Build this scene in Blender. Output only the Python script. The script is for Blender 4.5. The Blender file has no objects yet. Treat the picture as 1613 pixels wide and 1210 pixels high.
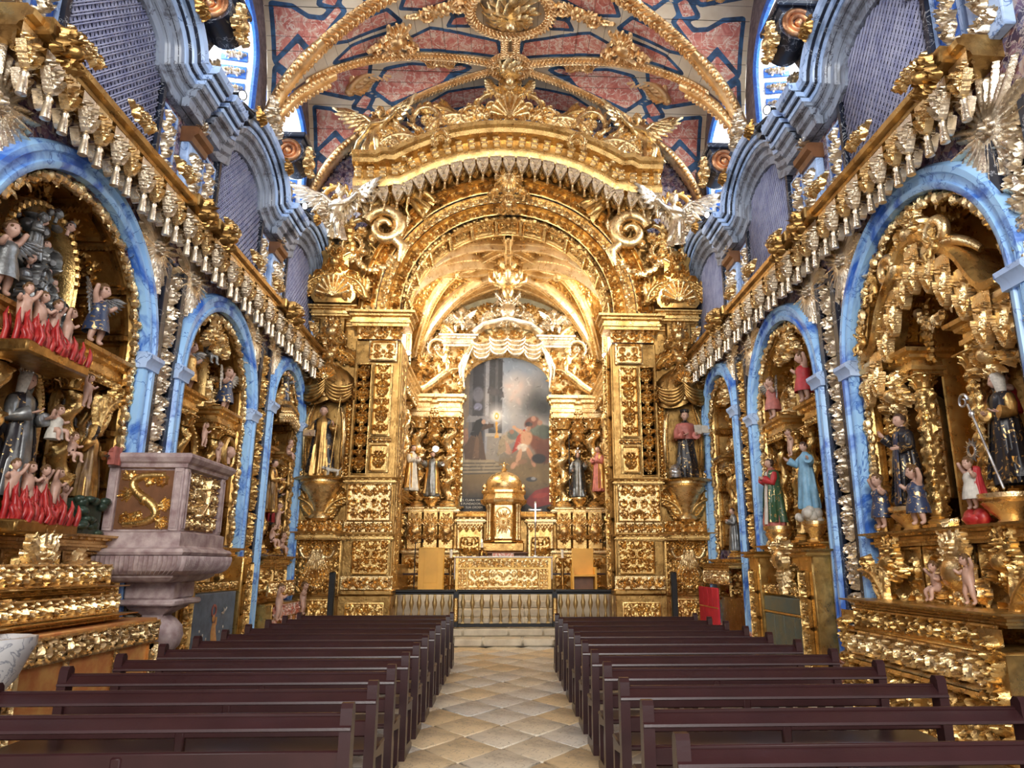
import bpy, math, random
import numpy as np
from mathutils import Matrix, Vector
PI = math.pi
S = bpy.context.scene
COL = S.collection

# ------------------------------------------------------------------ camera, world, lights, exposure
cam = bpy.data.cameras.new('camera'); camo = bpy.data.objects.new('camera', cam); COL.objects.link(camo)
cam.sensor_width = 36.0; cam.lens = 36.0 * 1135.0 / 1613.0; cam.shift_x = (806.5 - 850.0) / 1613.0; cam.clip_start = 0.05; cam.clip_end = 200
camo.location = (0.03, 0.0, 1.6)
camo.rotation_euler = (PI / 2 + math.atan(284.0 / 1135.0), 0, -0.04527)
S.camera = camo
S.view_settings.view_transform = 'Standard'; S.view_settings.look = 'None'
S.view_settings.gamma = 1.0; S.view_settings.use_curve_mapping = False
S.view_settings.exposure = -0.05
w = bpy.data.worlds.new('world'); S.world = w; w.use_nodes = True
w.node_tree.nodes['Background'].inputs[0].default_value = (0.93, 0.96, 1.0, 1)
w.node_tree.nodes['Background'].inputs[1].default_value = 1.5
S.cycles.max_bounces = 6; S.cycles.diffuse_bounces = 3; S.cycles.glossy_bounces = 4
S.cycles.transmission_bounces = 4; S.cycles.sample_clamp_indirect = 6.0

def area(name, loc, target, sx, sy, power, color=(1, 1, 1)):
    l = bpy.data.lights.new(name, 'AREA'); l.shape = 'RECTANGLE'; l.size = sx; l.size_y = sy; l.energy = power; l.color = color
    o = bpy.data.objects.new(name, l); COL.objects.link(o); o.location = loc
    o.rotation_euler = (Vector(target) - Vector(loc)).to_track_quat('-Z', 'Y').to_euler()
    return o
def spot(name, loc, target, power, color=(1, .90, .74), size=70, blend=.6, rad=.06):
    l = bpy.data.lights.new(name, 'SPOT'); l.energy = power; l.color = color; l.spot_size = math.radians(size); l.spot_blend = blend; l.shadow_soft_size = rad
    o = bpy.data.objects.new(name, l); COL.objects.link(o); o.location = loc
    o.rotation_euler = (Vector(target) - Vector(loc)).to_track_quat('-Z', 'Y').to_euler()
    return o

# unseen fill light added behind the camera, and daylight of the clerestory windows
area('rear_fill_light', (0, -5.5, 7.5), (0, 12, 5.0), 6, 6, 1500, (1, .96, .9))
for s in (-1, 1):
    for yc in (7.2, 11.0, 14.55):
        area('clerestory_light', (s * 6.0, yc, 11.1), (-s * 1.0, yc, 5.5), 1.7, 2.6, 430, (.86, .92, 1.0))
    area('chancel_window_light', (s * 3.9, 19.0, 8.2), (-s * 1.5, 18.6, 7.2), 1.5, 2.2, 620, (1, .97, .9))
# lamps on the cornices
for s in (-1, 1):
    spot('lamp_beam', (s * 3.95, 10.0, 8.62), (-s * 1.0, 15.6, 8.6), 500)
    spot('lamp_beam', (s * 3.95, 9.6, 8.62), (-s * 2.2, 15.6, 4.0), 650)
    spot('lamp_beam', (s * 3.95, 13.0, 8.62), (-s * 0.6, 20.0, 6.0), 360)
    spot('lamp_beam', (s * 2.55, 18.2, 6.6), (-s * .6, 20.5, 3.4), 160, (1, .86, .6), 95)
    spot('lamp_beam', (s * 2.35, 17.0, 6.72), (0, 18.6, 1.0), 260, (1, .84, .6), 80)
    spot('lamp_beam', (s * 2.35, 17.0, 6.85), (-s * .4, 18.9, 9.6), 260, (1, .9, .75), 110)

# ------------------------------------------------------------------ object helpers
def setp(o, label=None, cat=None, group=None, kind=None):
    if label: o['label'] = label
    if cat: o['category'] = cat
    if group: o['group'] = group
    if kind: o['kind'] = kind
    return o
def thing(name, label, cat, loc=(0, 0, 0), rz=0.0, group=None, sc=None):
    o = bpy.data.objects.new(name, None); COL.objects.link(o); o.location = loc; o.rotation_euler = (0, 0, rz)
    o.empty_display_size = .1
    if sc: o.scale = sc if isinstance(sc, tuple) else (sc, sc, sc)
    return setp(o, label, cat, group)
def inst(name, me, parent=None, loc=(0, 0, 0), rot=(0, 0, 0), sc=(1, 1, 1), label=None):
    o = bpy.data.objects.new(name, me); COL.objects.link(o)
    o.parent = parent; o.location = loc; o.rotation_euler = rot
    o.scale = sc if isinstance(sc, (tuple, list)) else (sc, sc, sc)
    if label: o['label'] = label
    return o
def copy_tree(o, parent=None):
    c = o.copy(); COL.objects.link(c)
    if parent is not None: c.parent = parent
    for ch in list(o.children): copy_tree(ch, c)
    return c

def T(x=0, y=0, z=0): return np.array(Matrix.Translation((x, y, z)))
def RX(a): return np.array(Matrix.Rotation(a, 4, 'X'))
def RY(a): return np.array(Matrix.Rotation(a, 4, 'Y'))
def RZ(a): return np.array(Matrix.Rotation(a, 4, 'Z'))
def SC(x, y=None, z=None):
    y = x if y is None else y; z = x if z is None else z
    return np.diag([x, y, z, 1.0])

class MB:
    def __init__(s): s.v = []; s.q = []; s.g = []; s.n = 0; s.M = None; s.attr = []
    def add(s, V, quads=None, ngons=None, M=None, attr=None):
        V = np.asarray(V, float).reshape(-1, 3)
        for m in (M, s.M):
            if m is not None: V = V @ m[:3, :3].T + m[:3, 3]
        if quads is not None and len(quads): s.q.append(np.asarray(quads, int).reshape(-1, 4) + s.n)
        if ngons: s.g += [tuple(i + s.n for i in f) for f in ngons]
        s.v.append(V); s.n += len(V)
        if attr is not None: s.attr.append(np.asarray(attr))
        return s
    def mesh(s, name, mat, smooth=40, attr_name=None):
        me = bpy.data.meshes.new(name)
        V = np.concatenate(s.v).astype(np.float32)
        Q = np.concatenate(s.q) if s.q else np.zeros((0, 4), int)
        tot = np.concatenate([np.full(len(Q), 4), np.array([len(f) for f in s.g], int)]).astype(np.int32)
        li = np.concatenate([Q.ravel(), np.array([i for f in s.g for i in f], int)]).astype(np.int32)
        st = np.concatenate([[0], np.cumsum(tot)[:-1]]).astype(np.int32)
        me.vertices.add(len(V)); me.vertices.foreach_set('co', V.ravel())
        me.loops.add(len(li)); me.loops.foreach_set('vertex_index', li)
        me.polygons.add(len(tot)); me.polygons.foreach_set('loop_start', st); me.polygons.foreach_set('loop_total', tot)
        if smooth: me.polygons.foreach_set('use_smooth', np.ones(len(tot), bool))
        me.update(calc_edges=True); me.validate()
        if smooth: me.set_sharp_from_angle(angle=math.radians(smooth))
        if s.attr and attr_name:
            A = np.concatenate(s.attr).astype(np.float32)
            if A.ndim == 2:
                a = me.attributes.new(attr_name, 'FLOAT_COLOR', 'POINT'); a.data.foreach_set('color', np.c_[A, np.ones(len(A), np.float32)].ravel())
            else:
                a = me.attributes.new(attr_name, 'FLOAT', 'POINT'); a.data.foreach_set('value', A)
        if mat: me.materials.append(mat)
        return me
    def build(s, name, mat, parent=None, loc=(0, 0, 0), rot=(0, 0, 0), smooth=40, label=None, **k):
        return inst(name, s.mesh(name, mat, smooth, **k), parent, loc, rot, label=label)
    # --- shapes
    def box(s, x0, x1, y0, y1, z0, z1, b=0.0, M=None):
        if b <= 0:
            V = [(x, y, z) for x in (x0, x1) for y in (y0, y1) for z in (z0, z1)]
            return s.add(V, [(0, 1, 3, 2), (4, 6, 7, 5), (0, 4, 5, 1), (2, 3, 7, 6), (0, 2, 6, 4), (1, 5, 7, 3)], M=M)
        b = min(b, (x1 - x0) * .45, (y1 - y0) * .45, (z1 - z0) * .45)
        V = []; F = []
        c = [(x0, x1), (y0, y1), (z0, z1)]
        idx = {}
        for sx in (0, 1):
            for sy in (0, 1):
                for sz in (0, 1):
                    sg = (sx, sy, sz)
                    for a in range(3):
                        p = []
                        for k in range(3):
                            val = c[k][sg[k]]
                            if k != a: val += b * (1 if sg[k] == 0 else -1)
                            p.append(val)
                        idx[(sg, a)] = len(V); V.append(p)
        for a in range(3):
            o = [k for k in range(3) if k != a]
            for sa in (0, 1):
                f = []
                for (i, j) in ((0, 0), (1, 0), (1, 1), (0, 1)):
                    sg = [0, 0, 0]; sg[a] = sa; sg[o[0]] = i; sg[o[1]] = j
                    f.append(idx[(tuple(sg), a)])
                if (sa == 0) != (a == 1): f.reverse()
                F.append(tuple(f))
            for (i, j) in ((0, 0), (1, 0), (1, 1), (0, 1)):   # edges along a
                sg0 = [0, 0, 0]; sg0[o[0]] = i; sg0[o[1]] = j; sg1 = list(sg0); sg1[a] = 1
                f = [idx[(tuple(sg0), o[0])], idx[(tuple(sg1), o[0])], idx[(tuple(sg1), o[1])], idx[(tuple(sg0), o[1])]]
                if ((i == j) == (a != 1)): f.reverse()
                F.append(tuple(f))
        for sx in (0, 1):
            for sy in (0, 1):
                for sz in (0, 1):
                    sg = (sx, sy, sz); f = [idx[(sg, 0)], idx[(sg, 1)], idx[(sg, 2)]]
                    if (sx + sy + sz) % 2: f.reverse()
                    F.append(tuple(f[::-1]))
        return s.add(V, None, F, M=M)
    def lathe(s, prof, n=16, M=None, flute=0, fa=0.0, arc=2 * PI, a0=0.0):
        prof = np.asarray(prof, float); full = arc > 6.28; m = n if full else n + 1
        a = a0 + np.arange(m) * arc / n
        r = prof[:, 0][:, None] * (1 + (fa * np.abs(np.sin(a * flute / 2)) if flute else 0 * a)[None, :])
        V = np.stack([r * np.cos(a), r * np.sin(a), np.repeat(prof[:, 1][:, None], m, 1)], -1).reshape(-1, 3)
        i, j = np.meshgrid(np.arange(len(prof) - 1), np.arange(n), indexing='ij'); jn = (j + 1) % m
        Q = np.stack([i * m + j, i * m + jn, (i + 1) * m + jn, (i + 1) * m + j], -1).reshape(-1, 4)
        return s.add(V, Q, M=M)
    def tube(s, P, r, n=6, M=None, cap=True, flat=1.0, up=(0, 0, 1)):
        P = np.asarray(P, float); m = len(P); r = np.full(m, r) if np.isscalar(r) else np.interp(np.linspace(0, 1, m), np.linspace(0, 1, len(r)), r)
        t = np.gradient(P, axis=0); t /= np.linalg.norm(t, axis=1)[:, None] + 1e-9
        u = np.array(up, float)
        if abs(t[0] @ u) > .95: u = np.array([1., 0, 0]) if abs(t[0][0]) < .9 else np.array([0, 1., 0])
        V = []
        a = np.arange(n) * 2 * PI / n; ca, sa = np.cos(a), np.sin(a)
        for k in range(m):
            u = u - (u @ t[k]) * t[k]; u /= np.linalg.norm(u) + 1e-9
            b = np.cross(t[k], u)
            V.append(P[k] + r[k] * (ca[:, None] * b + flat * sa[:, None] * u))
        V = np.concatenate(V)
        i, j = np.meshgrid(np.arange(m - 1), np.arange(n), indexing='ij'); jn = (j + 1) % n
        Q = np.stack([i * n + j, i * n + jn, (i + 1) * n + jn, (i + 1) * n + j], -1).reshape(-1, 4)
        G = [tuple(range(n))[::-1], tuple((m - 1) * n + q for q in range(n))] if cap else []
        return s.add(V, Q, G, M=M)
    def ell(s, c, r, nu=10, nv=7, M=None):
        r = (r, r, r) if np.isscalar(r) else r
        th = np.linspace(-PI / 2, PI / 2, nv); prof = np.c_[np.maximum(np.cos(th), .02), np.sin(th)]
        mm = T(*c) @ SC(*r)
        return s.lathe(prof, nu, M=mm if M is None else M @ mm)
    def prism(s, O, y0, y1, M=None):
        """outline in xz, front face at y0 (towards the viewer), back at y1"""
        n = len(O); V = [(x, y0, z) for x, z in O] + [(x, y1, z) for x, z in O]
        A = sum(O[i][0] * O[(i + 1) % n][1] - O[(i + 1) % n][0] * O[i][1] for i in range(n))
        f = list(range(n)); sides = [(i, i + n, (i + 1) % n + n, (i + 1) % n) for i in range(n)]
        if A < 0: f.reverse(); sides = [q[::-1] for q in sides]
        return s.add(V, sides, [tuple(f), tuple(i + n for i in reversed(f))], M=M)
    def mold(s, path, prof, closed=False, M=None):
        """sweep prof (out towards -y, offset along the left normal) along an xz path; mitred"""
        P = np.asarray(path, float); n = len(P); pr = np.asarray(prof, float); k = len(pr)
        if closed: d0 = P - np.roll(P, 1, 0); d1 = np.roll(P, -1, 0) - P
        else:
            d = np.diff(P, axis=0); d0 = np.vstack([d[:1], d]); d1 = np.vstack([d, d[-1:]])
        d0 = d0 / (np.linalg.norm(d0, axis=1)[:, None] + 1e-9); d1 = d1 / (np.linalg.norm(d1, axis=1)[:, None] + 1e-9)
        n0 = np.c_[-d0[:, 1], d0[:, 0]]; n1 = np.c_[-d1[:, 1], d1[:, 0]]
        m = n0 + n1; m /= (m * n1).sum(1)[:, None].clip(.35)
        m = m / 1.0
        V = np.zeros((n, k, 3))
        V[:, :, 0] = P[:, 0][:, None] + m[:, 0][:, None] * pr[:, 1][None]
        V[:, :, 2] = P[:, 1][:, None] + m[:, 1][:, None] * pr[:, 1][None]
        V[:, :, 1] = -pr[:, 0][None]
        nn = n if closed else n - 1
        i, j = np.meshgrid(np.arange(nn), np.arange(k - 1), indexing='ij'); i2 = (i + 1) % n
        Q = np.stack([i * k + j, i2 * k + j, i2 * k + j + 1, i * k + j + 1], -1).reshape(-1, 4)
        return s.add(V.reshape(-1, 3), Q, None if closed else [tuple(range(k))[::-1], tuple((n - 1) * k + q for q in range(k))], M=M)

def arc(cx, cz, r, a0, a1, n=24, rz=None):
    a = np.radians(np.linspace(a0, a1, n)); rz = r if rz is None else rz
    return [(cx + r * math.cos(t), cz + rz * math.sin(t)) for t in a]
def bez(p0, p1, p2, p3, n=14):
    t = np.linspace(0, 1, n)[:, None]; p0, p1, p2, p3 = map(lambda p: np.asarray(p, float), (p0, p1, p2, p3))
    return (1 - t) ** 3 * p0 + 3 * t * (1 - t) ** 2 * p1 + 3 * t * t * (1 - t) * p2 + t ** 3 * p3

# ------------------------------------------------------------------ carved relief: real height fields
class Rel:
    def __init__(s, w, h, res, x0=None):
        s.w, s.h, s.res = w, h, res; s.nx = max(3, int(round(w / res)) + 1); s.nz = max(3, int(round(h / res)) + 1)
        s.x0 = -w / 2 if x0 is None else x0
        s.H = np.zeros((s.nz, s.nx))
        s.X = s.x0 + np.linspace(0, w, s.nx); s.Z = np.linspace(0, h, s.nz)
        s.dx = w / (s.nx - 1); s.dz = h / (s.nz - 1)
    def dot(s, x, z, r, h):
        i0 = int((x - r - s.x0) / s.dx) + 1; i1 = int((x + r - s.x0) / s.dx) + 1; j0 = int((z - r) / s.dz) + 1; j1 = int((z + r) / s.dz) + 1
        i0 = max(i0, 0); j0 = max(j0, 0); i1 = min(i1, s.nx); j1 = min(j1, s.nz)
        if i1 <= i0 or j1 <= j0:
            i0 = int(round((x - s.x0) / s.dx)); j0 = int(round(z / s.dz))
            if 0 <= i0 < s.nx and 0 <= j0 < s.nz: s.H[j0, i0] = max(s.H[j0, i0], h * .7)
            return
        q = 1 - (((s.X[i0:i1] - x) / r) ** 2)[None, :] - (((s.Z[j0:j1] - z) / r) ** 2)[:, None]
        W = s.H[j0:j1, i0:i1]; np.maximum(W, h * np.sqrt(np.maximum(q, 0)), out=W)
    def stroke(s, P, r0, r1, h0, h1=None):
        P = np.asarray(P, float); h1 = h0 if h1 is None else h1
        d = np.r_[0, np.cumsum(np.linalg.norm(np.diff(P, axis=0), axis=1))]; L = d[-1]
        if L <= 0: return
        k = max(2, int(L / max(.55 * min(r0, r1), .3 * s.res)) + 1); k = min(k, 160); t = np.linspace(0, 1, k)
        xs = np.interp(t * L, d, P[:, 0]); zs = np.interp(t * L, d, P[:, 1])
        for q in range(k): s.dot(xs[q], zs[q], r0 + (r1 - r0) * t[q], h0 + (h1 - h0) * t[q])
    def lobe(s, x, z, a, L, r, h, curl=.6):
        t = np.linspace(0, 1, 5); aa = a + curl * t
        P = np.c_[x + np.r_[0, np.cumsum(np.cos(aa[:-1]) * L / 4)], z + np.r_[0, np.cumsum(np.sin(aa[:-1]) * L / 4)]]
        s.stroke(P, r, r * .45, h, h * .6)
    def scroll(s, x, z, R, a0=0.0, hand=1, turns=1.35, h=.04, leaves=True):
        t = np.linspace(0, 1, 40); th = a0 + hand * t * turns * 2 * PI; rr = R * (1 - .86 * t ** .8)
        P = np.c_[x + rr * np.cos(th), z + rr * np.sin(th)]
        s.stroke(P, R * .13, R * .1, h * .8, h)
        s.dot(x, z, R * .24, h * 1.25)
        if leaves:
            for k in range(0, 26, 4):
                s.lobe(P[k, 0], P[k, 1], th[k] + hand * .9, R * .42, R * .13, h * .9, hand * 1.0)
                if k % 8 == 0: s.lobe(P[k, 0], P[k, 1], th[k] + PI + hand * .5, R * .25, R * .09, h * .7, -hand)
    def flower(s, x, z, R, h, n=6):
        for k in range(n):
            a = k * 2 * PI / n; s.dot(x + .58 * R * math.cos(a), z + .58 * R * math.sin(a), R * .42, h * .75)
        s.dot(x, z, R * .34, h)
    def palm(s, x, z, L, a=PI / 2, n=7, spread=2.2, h=.04, r=None):
        for k in range(n):
            b = a + spread * (k / (n - 1) - .5); l = L * (1 - .35 * abs(2 * k / (n - 1) - 1))
            s.lobe(x, z, b, l, (r or L * .11), h * (1 - .25 * abs(2 * k / (n - 1) - 1)), .5 * (1 if b < a else -1))
        s.dot(x, z, L * .16, h * 1.1)
    def leaf(s, x, z, L, a, h, curl=.8):
        t = np.linspace(0, 1, 8); aa = a + curl * t
        px = x + np.r_[0, np.cumsum(np.cos(aa[:-1]) * L / 7)]; pz = z + np.r_[0, np.cumsum(np.sin(aa[:-1]) * L / 7)]
        s.stroke(np.c_[px, pz], L * .09, L * .05, h, h * .8)
        for k in range(1, 7):
            l = L * .34 * (1 - .1 * k)
            for sg in (-1, 1): s.lobe(px[k], pz[k], aa[k] + sg * .9, l, L * .075, h * .75, -sg * .5)
    def mirror(s): s.H = np.maximum(s.H, s.H[:, ::-1])
    def arab(s, x0, x1, z0, z1, p, h, seed=0):
        g = random.Random(seed); nx = max(1, round((x1 - x0) / p)); nz = max(1, round((z1 - z0) / p)); px = (x1 - x0) / nx; pz = (z1 - z0) / nz
        for j in range(nz):
            for i in range(nx):
                x = x0 + (i + .5) * px; z = z0 + (j + .5) * pz; R = min(px, pz) * (.44 + .05 * g.random())
                k = g.random()
                if k < .68: s.scroll(x, z, R, g.choice((0, PI / 2, PI, -PI / 2)) + g.uniform(-.4, .4), 1 if (i + j) % 2 else -1, h=h)
                elif k < .84: s.leaf(x - R * .7, z - R * .7, R * 1.9, .7 + g.uniform(-.4, .4), h, g.choice((-.8, .8)))
                else: s.flower(x, z, R * .75, h); s.palm(x, z + R * .5, R * .6, PI / 2, 5, 2, h * .8)
                s.dot(x + px * .5, z + pz * .5, R * .2, h * .8); s.lobe(x + px * .45, z + pz * .1, g.uniform(0, 6), R * .5, R * .12, h * .7)
    def frame(s, b, h, inset=0.0, bead=True):
        """raised flat border with a bead row"""
        x0, x1 = s.x0 + inset, s.x0 + s.w - inset
        X, Z = s.X[None, :], s.Z[:, None]
        d = np.minimum(np.minimum(X - x0, x1 - X), np.minimum(Z - inset, s.h - inset - Z))
        m = (d >= 0) & (d < b); s.H = np.where(m, np.maximum(s.H, h), s.H)
    def mesh(s, name, mat, mapper=None, eps=None, smooth=50, mask=None):
        P_ = np.pad(s.H, 2, mode='edge'); B = sum(P_[a:a + s.nz, b:b + s.nx] for a in range(5) for b in range(5)) / 25.0
        s.H = np.where(s.H > .002, np.maximum(s.H + .75 * (s.H - B), .001), s.H)
        X, Z = np.meshgrid(s.X, s.Z)
        if mapper: V = mapper(X, Z, s.H)
        else: V = np.stack([X, -s.H, Z], -1)
        i, j = np.meshgrid(np.arange(s.nz - 1), np.arange(s.nx - 1), indexing='ij'); n = s.nx
        Q = np.stack([i * n + j, i * n + j + 1, (i + 1) * n + j + 1, (i + 1) * n + j], -1)
        if eps is not None or mask is not None:
            K = (s.H > eps) if eps is not None else mask(X, Z)
            ok = (K[:-1, :-1] | K[1:, :-1] | K[:-1, 1:] | K[1:, 1:]) if eps is not None else (K[:-1, :-1] & K[1:, :-1] & K[:-1, 1:] & K[1:, 1:])
            Q = Q[ok]
        Q = Q.reshape(-1, 4); used = np.unique(Q); re = np.full(V.shape[0] * V.shape[1], -1); re[used] = np.arange(len(used))
        mb = MB(); mb.add(V.reshape(-1, 3)[used], re[Q])
        return mb.mesh(name, mat, smooth)

CACHE = {}
def cached(key, fn):
    if key not in CACHE: CACHE[key] = fn()
    return CACHE[key]
def carved(w, h, p=.3, seed=0, res=.016, amp=.045, mat=None, frame=.05, mirror=True):
    """carved panel mesh, x centred, z from 0, relief towards -y"""
    def f():
        R = Rel(w, h, res); b = frame
        if mirror and w > 1.3 * p:
            R.arab(0, w / 2 - b, b, h - b, min(p, w / 2 - b), amp, seed); R.mirror()
            for k in range(max(1, int(h / (p * 1.3)))):
                z = b + (k + .5) * (h - 2 * b) / max(1, int(h / (p * 1.3))); R.flower(0, z, p * .22, amp * 1.3)
        else: R.arab(-w / 2 + b, w / 2 - b, b, h - b, p, amp, seed)
        if frame: R.frame(frame * .75, amp * .9)
        return R.mesh('carved_panel', mat)
    return cached(('carved', round(w, 3), round(h, 3), p, seed, res, amp, mat.name, frame, mirror), f)
def candel(w, h, seed=0, res=.014, amp=.05, mat=None, frame=.03, ground=True):
    """tall narrow candelabrum relief"""
    def f():
        R = Rel(w, h, res); g = random.Random(seed); u = w * .5 - frame; z = frame + u * .3; k = seed % 3
        while z < h - frame - u * .6:
            if k % 3 == 0:
                R.scroll(u * .52, z + u * .55, u * .46, PI * .9, -1, 1.2, amp); R.palm(0, z, u * 1.0, PI / 2, 5, 1.6, amp * 1.1); z += u * 1.25
            elif k % 3 == 1:
                R.flower(0, z + u * .5, u * .55, amp * 1.25); R.leaf(u * .1, z + u * .4, u * 1.0, .5, amp, .9); z += u * 1.15
            else:
                R.leaf(u * .08, z, u * 1.15, .95, amp, -.8); R.dot(0, z + u * .3, u * .28, amp * 1.3); R.dot(0, z + u * .8, u * .18, amp); R.lobe(u * .5, z + u * .8, 2.2, u * .5, u * .14, amp); z += u * 1.2
            k += 1
        R.mirror()
        if frame and ground: R.frame(frame * .8, amp * .8)
        return R.mesh('candelabrum', mat, eps=None if ground else .002)
    return cached(('cand', round(w, 3), round(h, 3), seed, res, amp, mat.name, frame, ground), f)
def frieze(w, h, seed=0, res=.014, amp=.04, mat=None, frame=.02):
    def f():
        R = Rel(w, h, res); n = max(2, round(w / h / .95)); p = w / n
        for i in range(n):
            x = -w / 2 + (i + .5) * p; R.scroll(x, h / 2, min(p, h) * .43, PI if i % 2 else 0, 1 if i % 2 else -1, 1.3, amp)
            R.leaf(x + p * .3, h * .2, h * .6, 1.2, amp * .8); R.dot(x + p * .5, h * .8, h * .12, amp)
        if frame: R.frame(frame, amp * .8)
        return R.mesh('carved_frieze', mat)
    return cached(('frieze', round(w, 3), round(h, 3), seed, res, amp, mat.name, frame), f)
# ------------------------------------------------------------------ materials
def newmat(name):
    m = bpy.data.materials.new(name); m.use_nodes = True; nt = m.node_tree
    return m, nt, nt.nodes['Principled BSDF']
def N(nt, t, **k):
    n = nt.nodes.new(t)
    for a, v in k.items(): setattr(n, a, v)
    return n
def coords(nt, scale=1.0):
    tc = N(nt, 'ShaderNodeTexCoord'); mp = N(nt, 'ShaderNodeMapping'); nt.links.new(tc.outputs['Object'], mp.inputs[0])
    mp.inputs['Scale'].default_value = (scale,) * 3 if np.isscalar(scale) else scale
    return mp.outputs[0]
def noise(nt, co, sc, det=3, rough=.55, dist=0.0):
    n = N(nt, 'ShaderNodeTexNoise'); nt.links.new(co, n.inputs['Vector']); n.inputs['Scale'].default_value = sc
    n.inputs['Detail'].default_value = det; n.inputs['Roughness'].default_value = rough; n.inputs['Distortion'].default_value = dist
    return n.outputs['Fac']
def ramp(nt, fac, stops, interp='LINEAR'):
    r = N(nt, 'ShaderNodeValToRGB'); r.color_ramp.interpolation = interp; nt.links.new(fac, r.inputs[0])
    e = r.color_ramp.elements
    while len(e) < len(stops): e.new(.5)
    for q, (p, c) in zip(e, stops): q.position = p; q.color = tuple(c) + (1,) if len(c) == 3 else c
    return r.outputs[0]
def mix(nt, fac, a, b, mode='MIX'):
    m = N(nt, 'ShaderNodeMix', data_type='RGBA', blend_type=mode)
    for sock, v in ((m.inputs[0], fac), (m.inputs[6], a), (m.inputs[7], b)):
        if hasattr(v, 'is_linked') or hasattr(v, 'links'): nt.links.new(v, sock)
        else: sock.default_value = v if np.isscalar(v) else tuple(v) + (1,)
    return m.outputs[2]
def bump(nt, bs, hgt, st=.3, dist=.01):
    b = N(nt, 'ShaderNodeBump'); b.inputs['Strength'].default_value = st; b.inputs['Distance'].default_value = dist
    nt.links.new(hgt, b.inputs['Height']); nt.links.new(b.outputs[0], bs.inputs['Normal'])
def vein(nt, co, sc, width, det=4, dist=.6):
    n = noise(nt, co, sc, det, .6, dist)
    s = N(nt, 'ShaderNodeMath', operation='SUBTRACT'); nt.links.new(n, s.inputs[0]); s.inputs[1].default_value = .5
    a = N(nt, 'ShaderNodeMath', operation='ABSOLUTE'); nt.links.new(s.outputs[0], a.inputs[0])
    return ramp(nt, a.outputs[0], [(0, (1, 1, 1)), (width, (0, 0, 0))])
def plain(name, c, rough=.6, metal=0.0, var=.12, nsc=6, bst=.15, bsc=40, c2=None, bdist=.01, spec=.5):
    m, nt, b = newmat(name); co = coords(nt); c = np.array(c)
    c2 = c * (1 - 2.5 * var) if c2 is None else np.array(c2)
    f = ramp(nt, noise(nt, co, nsc, 4), [(.35, tuple(c2)), (.65, tuple(c))]); nt.links.new(f, b.inputs['Base Color'])
    b.inputs['Roughness'].default_value = rough; b.inputs['Metallic'].default_value = metal; b.inputs['Specular IOR Level'].default_value = spec
    if bst: bump(nt, b, noise(nt, co, bsc, 3), bst, bdist)
    return m
def goldmat(name, hi, lo, rough=.34, bst=.45, bsc=40):
    m, nt, b = newmat(name); co = coords(nt)
    f = ramp(nt, noise(nt, co, 3.2, 5, .65), [(.34, lo), (.56, hi)]); nt.links.new(f, b.inputs['Base Color'])
    b.inputs['Metallic'].default_value = .92
    r = ramp(nt, noise(nt, co, 9, 3), [(.35, (rough - .08,) * 3), (.7, (rough + .14,) * 3)]); nt.links.new(r, b.inputs['Roughness'])
    bump(nt, b, noise(nt, co, bsc, 3, .6, .4), bst, .012)
    return m
def marble(name, base, base2, veincol, vsc=3.0, vw=.05, bsc=2.5, rough=.3):
    m, nt, b = newmat(name); co = coords(nt)
    c = ramp(nt, noise(nt, co, bsc, 5, .6, 1.2), [(.36, base2), (.50, base)])
    c = mix(nt, vein(nt, co, vsc, vw), c, veincol); nt.links.new(c, b.inputs['Base Color']); b.inputs['Roughness'].default_value = rough
    return m
G = goldmat('gilding', (.80, .54, .21), (.42, .24, .075), .30)
GL = goldmat('bright_gilding', (.95, .72, .38), (.60, .38, .15), .28)
GP = goldmat('pale_gilding', (.95, .83, .64), (.50, .40, .27), .30)
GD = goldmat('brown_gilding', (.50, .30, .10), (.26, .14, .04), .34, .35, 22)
GF = goldmat('flat_gilding', (.70, .45, .15), (.46, .27, .08), .32, .12, 12)
SILV = goldmat('silver', (.85, .86, .88), (.55, .56, .6), .28, .1, 20)
BLUE = marble('blue_marble', (.36, .64, 1.0), (.035, .15, .62), (.05, .16, .55), 2.0, .012, 1.5)
PALEBLUE = marble('pale_blue_marble', (.48, .66, .98), (.26, .40, .68), (.06, .14, .38), 1.6, .008, 1.6)
GREYM = marble('grey_marble', (.28, .33, .42), (.11, .12, .15), (.05, .05, .07), 2, .012, 2.5)
BLACK = marble('black_marble', (.012, .016, .03), (.022, .03, .055), (.55, .58, .62), 3.2, .007, 2)
DEEPBLUE = marble('deep_blue_panel', (.03, .15, .62), (.02, .09, .42), (.10, .28, .75), 5, .02, 3)
REDM = marble('red_marble', (.62, .20, .13), (.75, .52, .40), (.85, .75, .65), 5, .05, 6)
WHITEM = marble('white_marble', (.78, .78, .78), (.6, .62, .66), (.3, .32, .38), 4, .02, 3)
def breccia():
    m, nt, b = newmat('breccia_marble'); co = coords(nt)
    v = N(nt, 'ShaderNodeTexVoronoi'); nt.links.new(co, v.inputs['Vector']); v.inputs['Scale'].default_value = 15
    sp = N(nt, 'ShaderNodeSeparateColor'); nt.links.new(v.outputs['Color'], sp.inputs[0])
    c = ramp(nt, sp.outputs[0], [(0, (.05, .03, .07)), (.25, (.16, .09, .16)), (.45, (.30, .17, .22)), (.6, (.16, .15, .28)), (.75, (.50, .36, .30)), (.9, (.22, .10, .09))], 'CONSTANT')
    c = mix(nt, vein(nt, co, 9, .04), c, (.55, .50, .48)); nt.links.new(c, b.inputs['Base Color']); b.inputs['Roughness'].default_value = .4
    return m
BREC = breccia()
WOODP = plain('pew_wood', (.042, .0135, .0145), .30, 0, .12, 3, .05, 60)
OAK = plain('pale_oak', (.86, .46, .07), .45, 0, .05, 3, .08, 50)
BROWNW = plain('brown_wood', (.20, .085, .035), .4, 0, .15, 5, .1, 40)
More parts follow.
